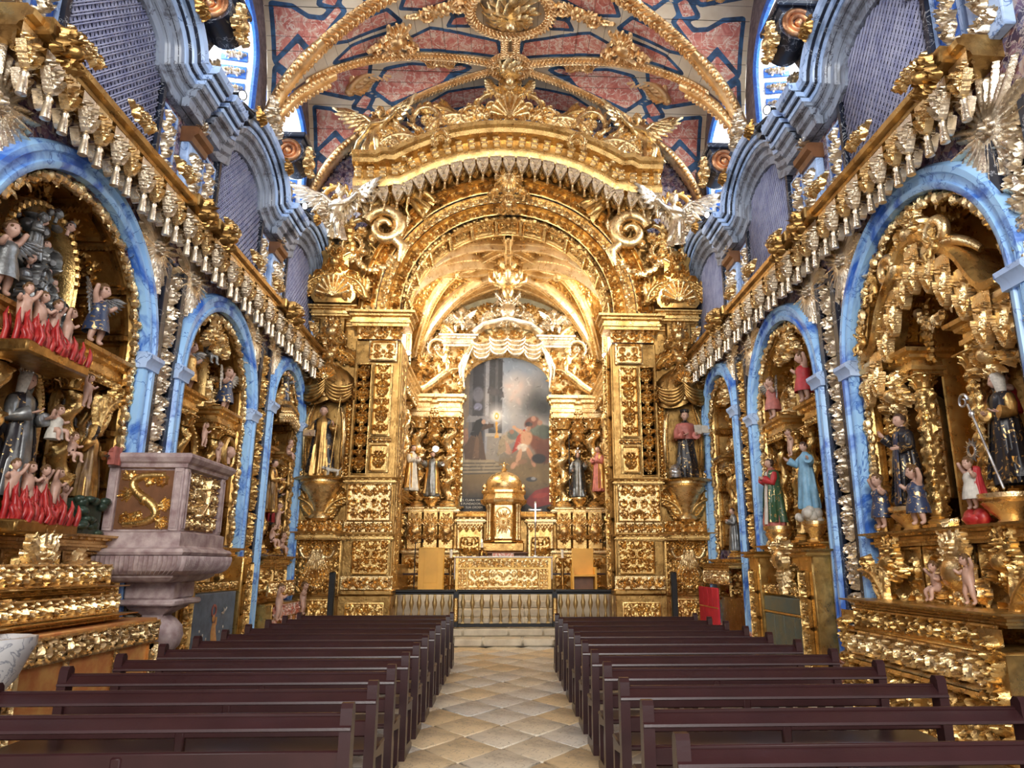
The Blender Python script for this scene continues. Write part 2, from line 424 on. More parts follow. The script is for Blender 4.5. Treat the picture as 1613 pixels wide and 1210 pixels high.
STONE = plain('pink_stone', (.56, .45, .43), .62, 0, .14, 7, .35, 60, (.30, .20, .20))
LIME = plain('pale_limestone', (.66, .58, .44), .6, 0, .1, 3, .2, 40, (.45, .38, .28))
BLKM = plain('black_metal', (.012, .012, .014), .4, .3, .1, 5, 0)
DARK = plain('gallery_shade_paint', (.03, .032, .05), .9, 0, .1, 4, 0)  # dark colour painted in for the shade of the gallery rooms
LATT = plain('lattice_paint', (.42, .44, .60), .5, 0, .12, 5, .1, 40, (.24, .26, .44))
FLESH = plain('painted_flesh', (.60, .37, .28), .42, 0, .07, 8, .05)
DFLESH = plain('dark_flesh', (.035, .022, .018), .4, 0, .1, 8, .05)
HAIR = plain('brown_hair', (.07, .035, .02), .55, 0, .15, 30, .4, 60)
def estofado(name, c, g, sc=13, th=.60):
    m, nt, b = newmat(name); co = coords(nt); f = ramp(nt, noise(nt, co, sc, 2, .5, 1.5), [(th, (0, 0, 0)), (th + .03, (1, 1, 1))])
    nt.links.new(mix(nt, f, c, g), b.inputs['Base Color']); nt.links.new(f, b.inputs['Metallic']); b.inputs['Roughness'].default_value = .38; bump(nt, b, noise(nt, co, 30, 3), .25); return m
FAIR = plain('golden_brown_hair', (.20, .10, .035), .5, .1, .2, 20, .4, 60)
BLKCLOTH = estofado('black_habit', (.016, .014, .018), (.62, .42, .18))
BRNCLOTH = plain('brown_habit', (.13, .07, .035), .42, .25, .2, 8, .3, 30, (.30, .18, .06))
WHTCLOTH = plain('white_habit', (.66, .62, .54), .5, 0, .12, 8, .3, 30)
REDCLOTH = plain('red_cloth', (.50, .035, .04), .5, 0, .12, 8, .3, 30)
PINKCLOTH = plain('pink_cape', (.52, .16, .13), .5, 0, .15, 8, .3, 30)
GRNCLOTH = estofado('green_cloth', (.04, .10, .05), (.62, .45, .2), 12, .60)
BLUCLOTH = plain('pale_blue_cloth', (.24, .47, .66), .5, 0, .12, 8, .3, 30)
NAVY = estofado('navy_cloth', (.03, .045, .10), (.60, .42, .2), 11, .58)
SILVCLOTH = plain('silvered_cloth', (.30, .31, .31), .36, .6, .2, 9, .3, 30)
GOLDCLOTH = goldmat('gilt_cloth', (.72, .45, .16), (.28, .15, .05), .36, .4, 26)
FLAME = plain('painted_flame', (.30, .006, .010), .35, 0, .12, 14, .1, 40, (.50, .05, .04))
ROCK = plain('green_rock', (.05, .085, .06), .35, .2, .2, 9, .2)
REDP = plain('red_cloth_panel', (.62, .02, .035), .75, 0, .08, 5, .15, 60)
GRNP = plain('green_painted_boards', (.09, .13, .12), .5, 0, .1, 5, .15, 30, (.16, .15, .09))
ORNG = plain('orange_damask', (.60, .22, .07), .5, .1, .12, 9, .2, 25, (.72, .38, .12))
CANDLE = plain('candle_wax', (.85, .80, .68), .4, 0, .03, 5, 0)
CLOTHW = plain('altar_linen', (.85, .84, .82), .7, 0, .03, 5, .1)
GLASS, _nt, _b = newmat('window_glass'); _b.inputs['Roughness'].default_value = .05; _b.inputs['Base Color'].default_value = (.8, .88, .9, 1)
_tr = N(_nt, 'ShaderNodeBsdfTransparent'); _mx = N(_nt, 'ShaderNodeMixShader'); _mx.inputs[0].default_value = .14
_nt.links.new(_tr.outputs[0], _mx.inputs[1]); _nt.links.new(_b.outputs[0], _mx.inputs[2]); _nt.links.new(_mx.outputs[0], _nt.nodes['Material Output'].inputs[0])
def emis(name, c, st):
    m, nt, b = newmat(name); b.inputs['Emission Color'].default_value = tuple(c) + (1,); b.inputs['Emission Strength'].default_value = st; return m
BULB = emis('lamp_face', (1, .93, .8), 40); FLAMEL = emis('candle_flame', (1, .75, .35), 12)

# ------------------------------------------------------------------ ornament library (meshes facing -y, shared)
def ornament(key, w, h, fn, mat, res=.016):
    def f():
        R = Rel(w, h, res); fn(R); return R.mesh(key, mat, eps=.003)
    return cached(('orn', key, mat.name), f)
def orn_drop(mat=GP, w=.3, h=1.3, seed=0): return candel(w, h, seed, .016, .07, mat, 0.01, False)
def orn_sun(mat=GP):
    def f(R):
        g = random.Random(3)
        for k in range(26):
            a = k * 2 * PI / 26; l = .34 + .18 * (k % 2) + .06 * g.random()
            R.lobe(.10 * math.cos(a), .55 + .10 * math.sin(a), a, l, .045, .06, g.uniform(-.3, .3))
        R.flower(0, .55, .13, .12)
    return ornament('sunburst_carving', 1.1, 1.1, f, mat)
def orn_crest(mat=G, w=1.4, h=1.1):
    def f(R):
        R.palm(0, h * .52, h * .46, PI / 2, 9, 2.4, .10); R.scroll(w * .17, h * .42, w * .14, PI / 2, -1, 1.3, .10); R.scroll(w * .33, h * .22, w * .13, PI * .8, -1, 1.3, .09)
        R.leaf(w * .2, h * .3, w * .3, -.1, .07, -.6); R.leaf(w * .1, h * .7, w * .22, .7, .07, .9); R.leaf(w * .08, h * .2, w * .2, -1.3, .07, 1.1)
        R.mirror(); R.dot(0, h * .42, h * .2, .16); R.flower(0, h * .68, h * .1, .14); R.palm(0, h * .25, h * .24, -PI / 2, 7, 2.2, .09)
    return ornament('crest%.2f_%.2f' % (w, h), w, h, f, mat)
def orn_cscroll(mat=G, s=.8):
    def f(R):
        P = arc(0, s * .5, s * .33, -40, 215, 30); R.stroke(P, s * .05, s * .07, .06, .08)
        R.scroll(s * .30, s * .22, s * .14, PI * .6, 1, 1.3, .09); R.scroll(-s * .27, s * .34, s * .12, PI, 1, 1.3, .08)
        for k in range(4, 28, 3): R.lobe(P[k][0], P[k][1], math.radians(-40 + 255 * k / 29) + .5, s * .16, s * .05, .07, .8)
        R.flower(0, s * .5, s * .14, .09)
    return ornament('scroll_carving%.2f' % s, s, s, f, mat)
def orn_plume(mat=G, L=.9):
    def f(R):
        R.leaf(-L * .36, L * .10, L * 1.0, 1.25, .09, -1.5); R.scroll(L * .17, L * .72, L * .14, PI, -1, 1.3, .08); R.leaf(-L * .34, L * .1, L * .5, .35, .07, .9); R.leaf(-L * .3, L * .3, L * .4, 1.9, .06, -.7)
        R.flower(-L * .34, L * .12, L * .1, .1)
    return ornament('acanthus_plume%.2f' % L, L * 1.05, L, f, mat)
def orn_patera(mat=G, w=1.0, h=.5):
    def f(R):
        R.scroll(w * .22, h * .5, h * .3, PI, 1, 1.4, .07); R.leaf(w * .28, h * .5, w * .2, .1, .06, .4); R.palm(w * .1, h * .5, h * .4, 0.9, 5, 1.5, .06); R.palm(w * .1, h * .5, h * .4, -.9, 5, 1.5, .06)
        R.mirror(); R.flower(0, h * .5, h * .28, .10)
    return ornament('patera%.2f_%.2f' % (w, h), w, h, f, mat)
def orn_shell(mat=G, s=.8):
    def f(R):
        for k in range(9):
            a = PI * (.06 + .88 * k / 8); P = [(0, s * .12), (s * .42 * math.cos(a), s * .12 + s * .55 * math.sin(a))]
            R.stroke(P, s * .02, s * .075, .05, .12)
        R.scroll(s * .33, s * .12, s * .11, 0, 1, 1.2, .1); R.scroll(-s * .33, s * .12, s * .11, PI, -1, 1.2, .1)
    return ornament('shell%.2f' % s, s * 1.05, s * .85, f, mat)
def lambrequin(mat=GP, w=.27, h=.40, tassel=.16):
    def f():
        R = Rel(w, h, .0095); R.mir = 1
        X, Z = np.meshgrid(R.X, R.Z); d = np.abs(X) / (w * .5); low = h * .50 * d ** 1.7 + .02
        body = (Z > low); R.H = np.where(body, .035, 0)
        rim = body & (Z < low + .035); R.H = np.where(rim, .06, R.H)
        R.palm(0, h * .38, h * .3, PI / 2, 5, 1.6, .085); R.lobe(0, h * .36, -PI / 2, h * .2, .02, .08, 0); R.scroll(w * .26, h * .72, w * .15, 0, 1, 1.2, .08, False); R.scroll(-w * .26, h * .72, w * .15, PI, -1, 1.2, .08, False); R.dot(0, h * .36, .03, .1)
        me = R.mesh('lambrequin', mat, eps=.004)
        return me
    return cached(('lamb', w, h, mat.name), f)
def tassel(mat=GP, s=.15):
    return cached(('tassel', s, mat.name), lambda: MB().lathe([(0.001, s * .35), (s * .12, s * .3), (s * .2, s * .12), (s * .12, 0), (s * .16, -s * .1), (s * .22, -s * .85), (.001, -s * .9)], 12).mesh('tassel', mat, 70))
def garland(P, r, mat, name='garland', parent=None, seed=0, n=None, loc=(0, 0, 0)):
    """string of fruit and leaves along 3-d points"""
    P = np.asarray(P, float); d = np.r_[0, np.cumsum(np.linalg.norm(np.diff(P, axis=0), axis=1))]; n = n or int(d[-1] / (r * 1.05)); g = random.Random(seed); mb = MB()
    for k in range(n):
        t = (k + .5) / n * d[-1]; c = np.array([np.interp(t, d, P[:, a]) for a in range(3)]); rr = r * g.uniform(.65, 1.15)
        mb.ell(c + np.array([g.uniform(-.4, .4), g.uniform(-.5, .1), g.uniform(-.4, .4)]) * r, (rr, rr * .9, rr * g.uniform(.7, 1.1)), 7, 5)
        if k % 2 == 0: leaf3(mb, c, g.uniform(0, 6.28), r * 2.1)
    return mb.build(name, mat, parent, loc)
def leaf3(mb, c, a, L, w=.45, lift=.35):
    """small curled leaf in the xz plane"""
    t = np.linspace(0, 1, 5); wd = np.array([.25, .9, 1, .6, .05]) * L * w * .5; y = -lift * L * np.sin(t * 2.2)
    ca, sa = math.cos(a), math.sin(a); V = []
    for k in range(5):
        for sg, yy in ((-1, .06 * L), (0, -.04 * L), (1, .06 * L)):
            u = t[k] * L; v = sg * wd[k]; V.append((c[0] + u * ca - v * sa, c[1] + y[k] + yy, c[2] + u * sa + v * ca))
    Q = [(3 * k + j, 3 * k + j + 1, 3 * k + j + 4, 3 * k + j + 3) for k in range(4) for j in (0, 1)]
    mb.add(V, Q)

# ------------------------------------------------------------------ figures
def skin_mesh(name, V, E, Rd, mat, sub=2, M=None):
    me = bpy.data.meshes.new(name); me.from_pydata([tuple(v) for v in V], E, []); o = bpy.data.objects.new(name, me); COL.objects.link(o)
    md = o.modifiers.new('s', 'SKIN'); md.use_smooth_shade = True; md.branch_smoothing = .3
    sv = me.skin_vertices[0].data
    for k, r in enumerate(Rd): sv[k].radius = (r, r) if np.isscalar(r) else r
    sv[0].use_root = True
    o.modifiers.new('u', 'SUBSURF').levels = sub
    dg = bpy.context.evaluated_depsgraph_get(); ev = o.evaluated_get(dg); m2 = bpy.data.meshes.new_from_object(ev, depsgraph=dg)
    bpy.data.objects.remove(o); m2.name = name; m2.materials.clear(); m2.materials.append(mat)
    if M is not None: m2.transform(Matrix(M))
    return m2
def head_mesh(mat, key='head'):
    """unit-high head (chin 0, crown 1) facing -y"""
    def f():
        nu, nv = 20, 14; mb = MB(); th = np.linspace(-PI / 2, PI / 2, nv); ph = np.arange(nu) * 2 * PI / nu; V = []
        for t in th:
            for p in ph:
                x = .36 * math.cos(t) * math.sin(p); y = -.43 * math.cos(t) * math.cos(p); z = .5 + .5 * math.sin(t)
                fr = max(0, math.cos(p))
                if z < .45: x *= 1 - .38 * (1 - z / .45); y = y * (1 - .12 * (1 - z / .45)) if y > 0 else y
                if y > 0 and z < .3: y *= .75
                if fr > .93 and .3 < z < .58: y -= .10 * (fr - .93) / .07 * (1 - abs(z - .36) / .22) ** .7 if z > .25 else 0
                e = math.exp(-(((abs(x) - .15) / .08) ** 2 + ((z - .53) / .07) ** 2)); y += .06 * e * fr
                y -= .03 * fr * math.exp(-(((z - .2) / .05) ** 2 + (x / .12) ** 2)); y -= .035 * fr * math.exp(-(((z - .08) / .07) ** 2 + (x / .12) ** 2))
                V.append((x, y, z))
        i, j = np.meshgrid(np.arange(nv - 1), np.arange(nu), indexing='ij'); jn = (j + 1) % nu
        mb.add(V, np.stack([i * nu + j, i * nu + jn, (i + 1) * nu + jn, (i + 1) * nu + j], -1))
        for sg in (-1, 1): mb.ell((sg * .36, .02, .47), (.05, .09, .13), 6, 5)
        mb.lathe([(.19, -.45), (.17, -.1), (.17, .15)], 10, M=T(0, .08, 0))
        return mb.mesh('head', mat, 80)
    return cached((key, mat.name), f)
def eyes_mesh(): 
    return cached('eyes', lambda: MB().ell((-.15, -.355, .53), (.055, .03, .03), 6, 5).ell((.15, -.355, .53), (.055, .03, .03), 6, 5).mesh('eyes', HAIR))
def hair_mesh(mat, kind):
    def f():
        mb = MB(); nu, nv = 18, 9; V = []
        for k in range(nv):
            t = -.25 + (PI / 2 + .25) * k / (nv - 1) if kind != 'long' else -.9 + (PI / 2 + .9) * k / (nv - 1)
            for j in range(nu):
                p = 2 * PI * j / nu; wv = 1 + .05 * math.sin(7 * p + 3 * k)
                x = .42 * math.cos(t) * math.sin(p) * wv; y = -.47 * math.cos(t) * math.cos(p) * wv + .03; z = .55 + .50 * math.sin(t)
                if math.cos(p) > .35 and z < .80: y = y * .55 + .1; x *= .93
                V.append((x, y, z))
        i, j = np.meshgrid(np.arange(nv - 1), np.arange(nu), indexing='ij'); jn = (j + 1) % nu
        mb.add(V, np.stack([i * nu + j, i * nu + jn, (i + 1) * nu + jn, (i + 1) * nu + j], -1))
        if kind == 'curly':
            g = random.Random(5)
            for k in range(26):
                a = g.uniform(0, 6.28); t = g.uniform(0, 1.4); p = (.38 * math.cos(t) * math.sin(a), .42 * math.cos(t) * math.cos(a) * (1 if math.cos(a) > -.4 else .8) + .03, .56 + .46 * math.sin(t))
                if p[1] > -.3 or p[2] > .8: mb.ell(p, .11, 6, 4)
        return mb.mesh('hair', mat, 80)
    return cached(('hair', mat.name, kind), f)
def veil_mesh(mat):
    def f():
        mb = MB(); V = []; prof = [(.44, .30, -.9), (.46, .34, -.3), (.45, .42, .2), (.45, .48, .6), (.36, .45, .92), (.05, .08, 1.08)]; nu = 15
        for rx, ry, z in prof:
            for j in range(nu):
                p = PI * 2 * (.5 + (j / (nu - 1) - .5) * .80); fo = 1 + .06 * math.sin(p * 9) * (z < .3); V.append((rx * math.sin(p) * fo, -ry * math.cos(p) * fo + (.06 if z > -.5 else .1), z))
        mb.add(V, [(r * nu + j, r * nu + j + 1, (r + 1) * nu + j + 1, (r + 1) * nu + j) for r in range(len(prof) - 1) for j in range(nu - 1)])
        return mb.mesh('veil', mat, 80)
    return cached(('veil', mat.name), f)
def robe_mesh(mat, H, seed=0, wide=1.0, t0=0.0, t1=1.0, open_front=0.0, out=1.0, lean=0.0, name='robe', fold=1.0):
    g = random.Random(seed); f1, f2, f3 = g.uniform(0, 6), g.uniform(0, 6), g.uniform(0, 6); sw = g.uniform(-2, 2)
    T_ = [0, .04, .15, .3, .45, .55, .62, .70, .765, .80, .825, .85]
    A = [.150, .158, .148, .135, .122, .112, .106, .112, .118, .098, .05, .036]; B = [.125, .132, .122, .112, .104, .095, .086, .088, .082, .068, .045, .036]
    ts = np.linspace(t0 * .85, t1 * .85, 26); nu = 40; V = []
    ph = np.arange(nu) * 2 * PI / nu if not open_front else PI + (np.arange(nu) / (nu - 1) - .5) * 2 * (PI - open_front)
    for t in ts:
        a = np.interp(t, T_, A) * wide; b = np.interp(t, T_, B) * wide; am = fold * .17 * max(0, 1 - t / .74) ** .6 + .015
        r = 1 + am * (.6 * np.sin(9 * ph + f1 + sw * t * 2) + .4 * np.sin(14 * ph + f2 - sw * t * 3) + .3 * np.sin(5 * ph + f3 + 4 * t)); r = r * out
        V.append(np.stack([a * r * np.sin(ph) + lean * t * .1, -b * r * np.cos(ph), np.full(nu, t)], -1))
    V = np.concatenate(V) * H; m = nu; nn = nu if not open_front else nu - 1
    i, j = np.meshgrid(np.arange(len(ts) - 1), np.arange(nn), indexing='ij'); jn = (j + 1) % m
    return MB().add(V, np.stack([i * m + j, i * m + jn, (i + 1) * m + jn, (i + 1) * m + j], -1)).mesh(name, mat, 80)
def hand_into(mb, p, d, s, up=(0, -1, 0)):
    """palm, four curled fingers of unequal length and a thumb"""
    p = np.array(p, float); d = np.array(d, float); d /= np.linalg.norm(d); u = np.array(up, float); u -= (u @ d) * d; u /= np.linalg.norm(u) + 1e-9; b = np.cross(d, u)
    mb.tube([p - d * .2 * s, p + d * .12 * s, p + d * .45 * s], [.17 * s, .22 * s, .20 * s], 7, flat=.55, up=u)
    for k, l in enumerate((.42, .5, .46, .36)):
        o = p + d * .42 * s + b * (k - 1.5) * .105 * s; mb.tube([o, o + d * l * .5 * s + u * .04 * s, o + d * l * .85 * s + u * .2 * s], [.06 * s, .055 * s, .04 * s], 5)
    o = p + b * -.2 * s; mb.tube([o, o - b * .14 * s + d * .2 * s + u * .08 * s, o - b * .12 * s + d * .42 * s + u * .16 * s], [.07 * s, .06 * s, .045 * s], 5)
def halo_mesh(mat, r):
    def f():
        mb = MB(); n = 26
        for k in range(n):
            a = k * 2 * PI / n; l = r * (1 if k % 2 else .78); w_ = .075
            mb.prism([(r * .42 * math.cos(a - w_), r * .42 * math.sin(a - w_)), (l * math.cos(a), l * math.sin(a)), (r * .42 * math.cos(a + w_), r * .42 * math.sin(a + w_))], -.006, .006)
        mb.mold(arc(0, 0, r * .46, 0, 360, 25)[:-1], [(-.008, -.03 * r * 2), (.012, -.03 * r * 2), (.012, .03 * r * 2), (-.008, .03 * r * 2)], True)
        return mb.mesh('halo', mat)
    return cached(('halo', mat.name, round(r, 3)), f)
def crown_mesh(mat, s):
    def f():
        mb = MB().lathe([(.36 * s, 0), (.40 * s, .02 * s), (.37 * s, .14 * s), (.34 * s, .14 * s), (.33 * s, 0)], 14)
        for k in range(8):
            a = k * PI / 4; c, sn = math.cos(a), math.sin(a)
            mb.tube([(.37 * s * c, .37 * s * sn, .12 * s), (.46 * s * c, .46 * s * sn, .34 * s), (.28 * s * c, .28 * s * sn, .58 * s), (0, 0, .62 * s)], [.05 * s, .06 * s, .04 * s, .03 * s], 5)
            mb.ell((.44 * s * c, .44 * s * sn, .36 * s), .07 * s, 6, 4)
        mb.ell((0, 0, .7 * s), .09 * s, 7, 5); mb.box(-.02 * s, .02 * s, -.02 * s, .02 * s, .76 * s, 1.0 * s); mb.box(-.09 * s, .09 * s, -.02 * s, .02 * s, .86 * s, .91 * s)
        return mb.mesh('crown', mat)
    return cached(('crown', mat.name, round(s, 3)), f)
def saint(name, label, loc, rz, H, robe, cape=None, hair=None, flesh=FLESH, pose='pray', veil=None, halo=None, crown=None, seed=0, cat='statue', scap=None, wide=1.0, lean=0.0, sleeve=None, group=None, hairkind='short', turn=0.0, beard=None):
    """robed carved figure facing -y, feet at loc"""
    t = thing(name, label, cat, loc, rz, group); sleeve = sleeve or robe
    inst('robe', robe_mesh(robe, H, seed, wide, lean=lean), t)
    if scap: inst('scapular', robe_mesh(scap, H, seed + 5, wide * .98, .03, .93, PI - .42, 1.10, lean, 'scapular', .5), t, rot=(0, 0, PI))
    if cape: inst('cape', robe_mesh(cape, H, seed + 2, wide, .06, .955, .62, 1.16, lean, 'cape'), t)
    hs = .145 * H; hx = lean * .085 * H
    inst('head', head_mesh(flesh), t, (hx, -.012 * H, .848 * H), (.12, 0, turn), hs)
    inst('eyes', eyes_mesh(), t, (hx, -.012 * H, .848 * H), (.12, 0, turn), hs)
    if hair: inst('hair', hair_mesh(hair, hairkind), t, (hx, -.012 * H, .848 * H), (.12, 0, turn), hs)
    if beard:
        inst('beard', cached(('beard', beard.name), lambda: MB().ell((0, -.26, .06), (.2, .16, .24), 9, 6).mesh('beard', beard)), t, (hx, -.012 * H, .848 * H), (.12, 0, turn), hs)
    if veil: inst('veil', veil_mesh(veil), t, (hx, -.012 * H, .848 * H), (.12, 0, turn), hs)
    P = {'pray': [((.13, -.04, .62), (.02, -.17, .70)), ((-.13, -.04, .62), (-.02, -.17, .70))],
         'book': [((.15, -.03, .60), (.12, -.17, .62)), ((-.14, -.04, .60), (-.03, -.16, .62))],
         'staff': [((.16, -.02, .62), (.17, -.13, .72)), ((-.15, -.03, .60), (-.13, -.16, .57))],
         'bless': [((.15, -.02, .62), (.12, -.16, .60)), ((-.17, -.02, .66), (-.19, -.14, .80))],
         'reach': [((.17, -.05, .66), (.24, -.16, .72)), ((-.16, -.04, .66), (-.22, -.18, .76))],
         'child': [((.15, -.03, .60), (.09, -.18, .64)), ((-.15, -.03, .6), (-.06, -.18, .66))],
         'breast': [((.15, -.03, .60), (.03, -.14, .68)), ((-.15, -.03, .60), (-.06, -.13, .62))]}[pose]
    for sg, (el, ha) in zip((1, -1), P):
        ma, mh = MB(), MB()
        sh = np.array([sg * .095 * wide + lean * .08, 0, .765]) * H; el = np.array(el) * H; ha = np.array(ha) * H; d = ha - el; q = el + d * .72
        ma.tube([sh, (sh + el) / 2 + np.array([sg * .012 * H, 0, 0]), el, (el + q) / 2, q, q + d * .04], [.045 * H, .05 * H, .048 * H, .052 * H, .062 * H, .045 * H], 9)
        hand_into(mh, el + d * .86, d, .085 * H, (0, -.3, 1) if pose in ('book', 'child') else (-sg, -.3, .2))
        ma.build('sleeve', sleeve, t, smooth=80); setp(mh.build('hand', flesh, t, smooth=80))
    if halo: inst('halo', halo_mesh(halo, .125 * H), t, (hx, .045 * H, .93 * H))
    if crown: inst('crown', crown_mesh(crown, .125 * H), t, (hx, 0, .975 * H))
    return t
def wing_mesh(mat, L, flip=1):
    def f():
        mb = MB()
        arm = np.array([(0, 0, 0), (.16, 0, .26), (.38, 0, .46), (.60, 0, .52)])
        for row, (n, l0, y) in enumerate(((11, .62, .02), (9, .40, -.02), (8, .22, -.05))):
            for k in range(n):
                t = k / (n - 1); p = np.array([np.interp(t * 3, range(4), arm[:, e]) for e in range(3)]); a = -1.45 + 1.65 * t ** 1.4; l = L * l0 * (.75 + .45 * t)
                leaf3(mb, np.array([flip * p[0], y, p[2]]) * L, a if flip > 0 else PI - a, l, .34, .10)
        mb.tube(arm * np.array([flip, 1, 1]) * L + np.array([0, -.03 * L, 0]), [.06 * L, .065 * L, .05 * L, .02 * L], 6)
        return mb.mesh('wing', mat, 80)
    return cached(('wing', mat.name, round(L, 2), flip), f)
PUTTO = {
    'stand': dict(V=[(0, 0, .46), (0, 0, .58), (0, 0, .72), (0, -.01, .78), (.11, 0, .70), (.2, -.06, .62), (.24, -.16, .72), (-.11, 0, .70), (-.2, -.02, .80), (-.24, -.08, .96), (.08, 0, .42), (.09, -.05, .24), (.09, -.01, .05), (.09, -.09, .02), (-.08, 0, .42), (-.11, -.03, .24), (-.13, .01, .05), (-.13, -.07, .02)], ),
    'sit': dict(V=[(0, 0, .30), (0, 0, .44), (0, -.01, .58), (0, -.02, .64), (.11, -.01, .56), (.21, -.06, .48), (.20, -.2, .52), (-.11, 0, .56), (-.22, -.03, .62), (-.28, -.1, .74), (.08, -.03, .28), (.13, -.22, .28), (.14, -.22, .08), (.14, -.30, .04), (-.08, -.03, .28), (-.16, -.2, .24), (-.12, -.16, .06), (-.12, -.24, .02)])}
PE = [(0, 1), (1, 2), (2, 3), (2, 4), (4, 5), (5, 6), (2, 7), (7, 8), (8, 9), (0, 10), (10, 11), (11, 12), (12, 13), (0, 14), (14, 15), (15, 16), (16, 17)]
PRD = [.115, .12, .095, .045, .06, .048, .035, .06, .048, .035, .085, .065, .042, .03, .085, .065, .042, .03]
def putto_into(parent, pose, mat, loc, s, rz=0, hairmat=None, flip=1, wings=None):
    me = cached(('putto', pose, mat.name), lambda: skin_mesh('body', PUTTO[pose]['V'], PE, PRD, mat, 1))
    root = parent; V = PUTTO[pose]['V']; hz = V[3][2]
    b = inst('putto', me, root, loc, (0, 0, rz), (s * flip, s, s))
    inst('head', head_mesh(mat), b, (V[3][0], V[3][1] - .01, hz + .0), (.1, 0, .2), .24)
    inst('hair', hair_mesh(hairmat or FAIR, 'curly'), b, (V[3][0], V[3][1] - .01, hz), (.1, 0, .2), .24)
    if wings:
        for sg in (-1, 1): inst('wing', wing_mesh(wings, .42, sg), b, (sg * .05, .09, V[2][2] - .1), (0, 0, -sg * .3))
    return b
def putto_thing(name, label, loc, rz, s, pose='stand', mat=FLESH, wings=None, hairmat=None, drape=None, group=None, flip=1, cat='putto'):
    t = thing(name, label, cat, loc, rz, group)
    V = PUTTO[pose]['V']; hz = V[3][2]
    inst('body', cached(('putto', pose, mat.name), lambda: skin_mesh('body', V, PE, PRD, mat, 1)), t, sc=(s * flip, s, s))
    hl = (V[3][0] * s, (V[3][1] - .01) * s, hz * s)
    inst('head', head_mesh(mat), t, hl, (.1, 0, .2 * flip), .24 * s); inst('eyes', eyes_mesh(), t, hl, (.1, 0, .2 * flip), .24 * s)
    inst('hair', hair_mesh(hairmat if hairmat not in (None, HAIR) else FAIR, 'curly'), t, hl, (.1, 0, .2 * flip), .24 * s)
    if wings:
        for sg in (-1, 1): inst('wing', wing_mesh(wings, .45 * s, sg), t, (sg * .05 * s, .09 * s, (V[2][2] - .1) * s), (0, 0, -sg * .3))
    if drape:
        inst('tunic', cached(('tunic', pose, drape.name), lambda: MB().lathe([(.20, .20), (.19, .3), (.16, .44), (.135, .52), (.15, .62), (.12, .70), (.05, .74)], 18, flute=18, fa=-.16).mesh('tunic', drape, 80)), t, (0, 0, (V[2][2] - .72) * s), sc=s)
    return t
def angel(name, label, loc, rz, s, body=G, drape=GP, lean=.35, group=None, flip=1):
    """gilded winged angel, half kneeling with one arm out"""
    t = thing(name, label, 'angel statue', loc, rz, group)
    V = [(0, 0, .45), (.03 * flip, 0, .58), (.07 * flip, -.02, .72), (.09 * flip, -.03, .80), (.19 * flip, -.03, .72), (.34 * flip, -.10, .74), (.47 * flip, -.14, .84), (-.04 * flip, -.02, .72), (-.15 * flip, -.10, .60), (-.05 * flip, -.22, .58), (.09, -.04, .40), (.15, -.24, .28), (.13, -.14, .04), (.13, -.22, .0), (-.09, 0, .40), (-.18, -.06, .2), (-.22, .04, .02), (-.24, -.04, .0)]
    R_ = [.105, .10, .095, .045, .055, .042, .03, .055, .042, .03, .085, .065, .042, .03, .085, .065, .042, .03]
    inst('body', cached(('angelb', body.name, flip), lambda: skin_mesh('body', V, PE, R_, body, 1)), t, sc=s)
    hl = (.095 * flip * s, -.045 * s, .80 * s); inst('head', head_mesh(body), t, hl, (.1, 0, .3 * flip), .2 * s); inst('hair', hair_mesh(body, 'curly'), t, hl, (.1, 0, .3 * flip), .2 * s)
    inst('drapery', cached(('adr', drape.name), lambda: robe_mesh(drape, 1.0, 4, 1.35, .03, .74, 0, 1.0, .2, 'drapery', 1.6)), t, sc=(s, s * .95, s * .86))
    inst('scarf', cached(('asc', drape.name, flip), lambda: MB().tube([(.2 * flip, -.1, .66), (.0, -.17, .60), (-.16 * flip, -.05, .52), (-.32 * flip, .02, .42), (-.40 * flip, .05, .25), (-.52 * flip, .06, .20)], [.03, .055, .06, .075, .06, .02], 7, flat=.5).mesh('scarf', drape, 80)), t, sc=s)
    for sg in (-1, 1): inst('wing', wing_mesh(drape, .62 * s, sg), t, (sg * .06 * s + .05 * flip * s, .09 * s, .62 * s), (0, 0, -sg * .35))
    return t
# ------------------------------------------------------------------ dimensions
W, WU, ZS, HB = 4.475, 4.85, 9.7, 3.2
BY = [1.65, 5.4, 9.15, 12.9, 16.1]            # bay lines of the nave vault
YC = [7.17, 11.06, 14.5]                      # side chapels
HWID = [1.47, 1.30, 0.96]                     # half width of the arches
IMP = [4.03, 4.12, 4.48]                      # impost height
YE = 16.1
def zb(x): return ZS + HB * np.sqrt(np.clip(1 - (np.asarray(x, float) / WU) ** 2, 0, 1))
def zcv(y):
    y = np.asarray(y, float); r = np.full(y.shape, ZS)
    for a, b in zip(BY[:-1], BY[1:]):
        m = (y >= a) & (y <= b); r = np.where(m, ZS + HB * np.sqrt(np.clip(1 - ((y - (a + b) / 2) / ((b - a) / 2)) ** 2, 0, 1)), r)
    return r
def zvault(x, y): return np.maximum(zb(x), zcv(y))

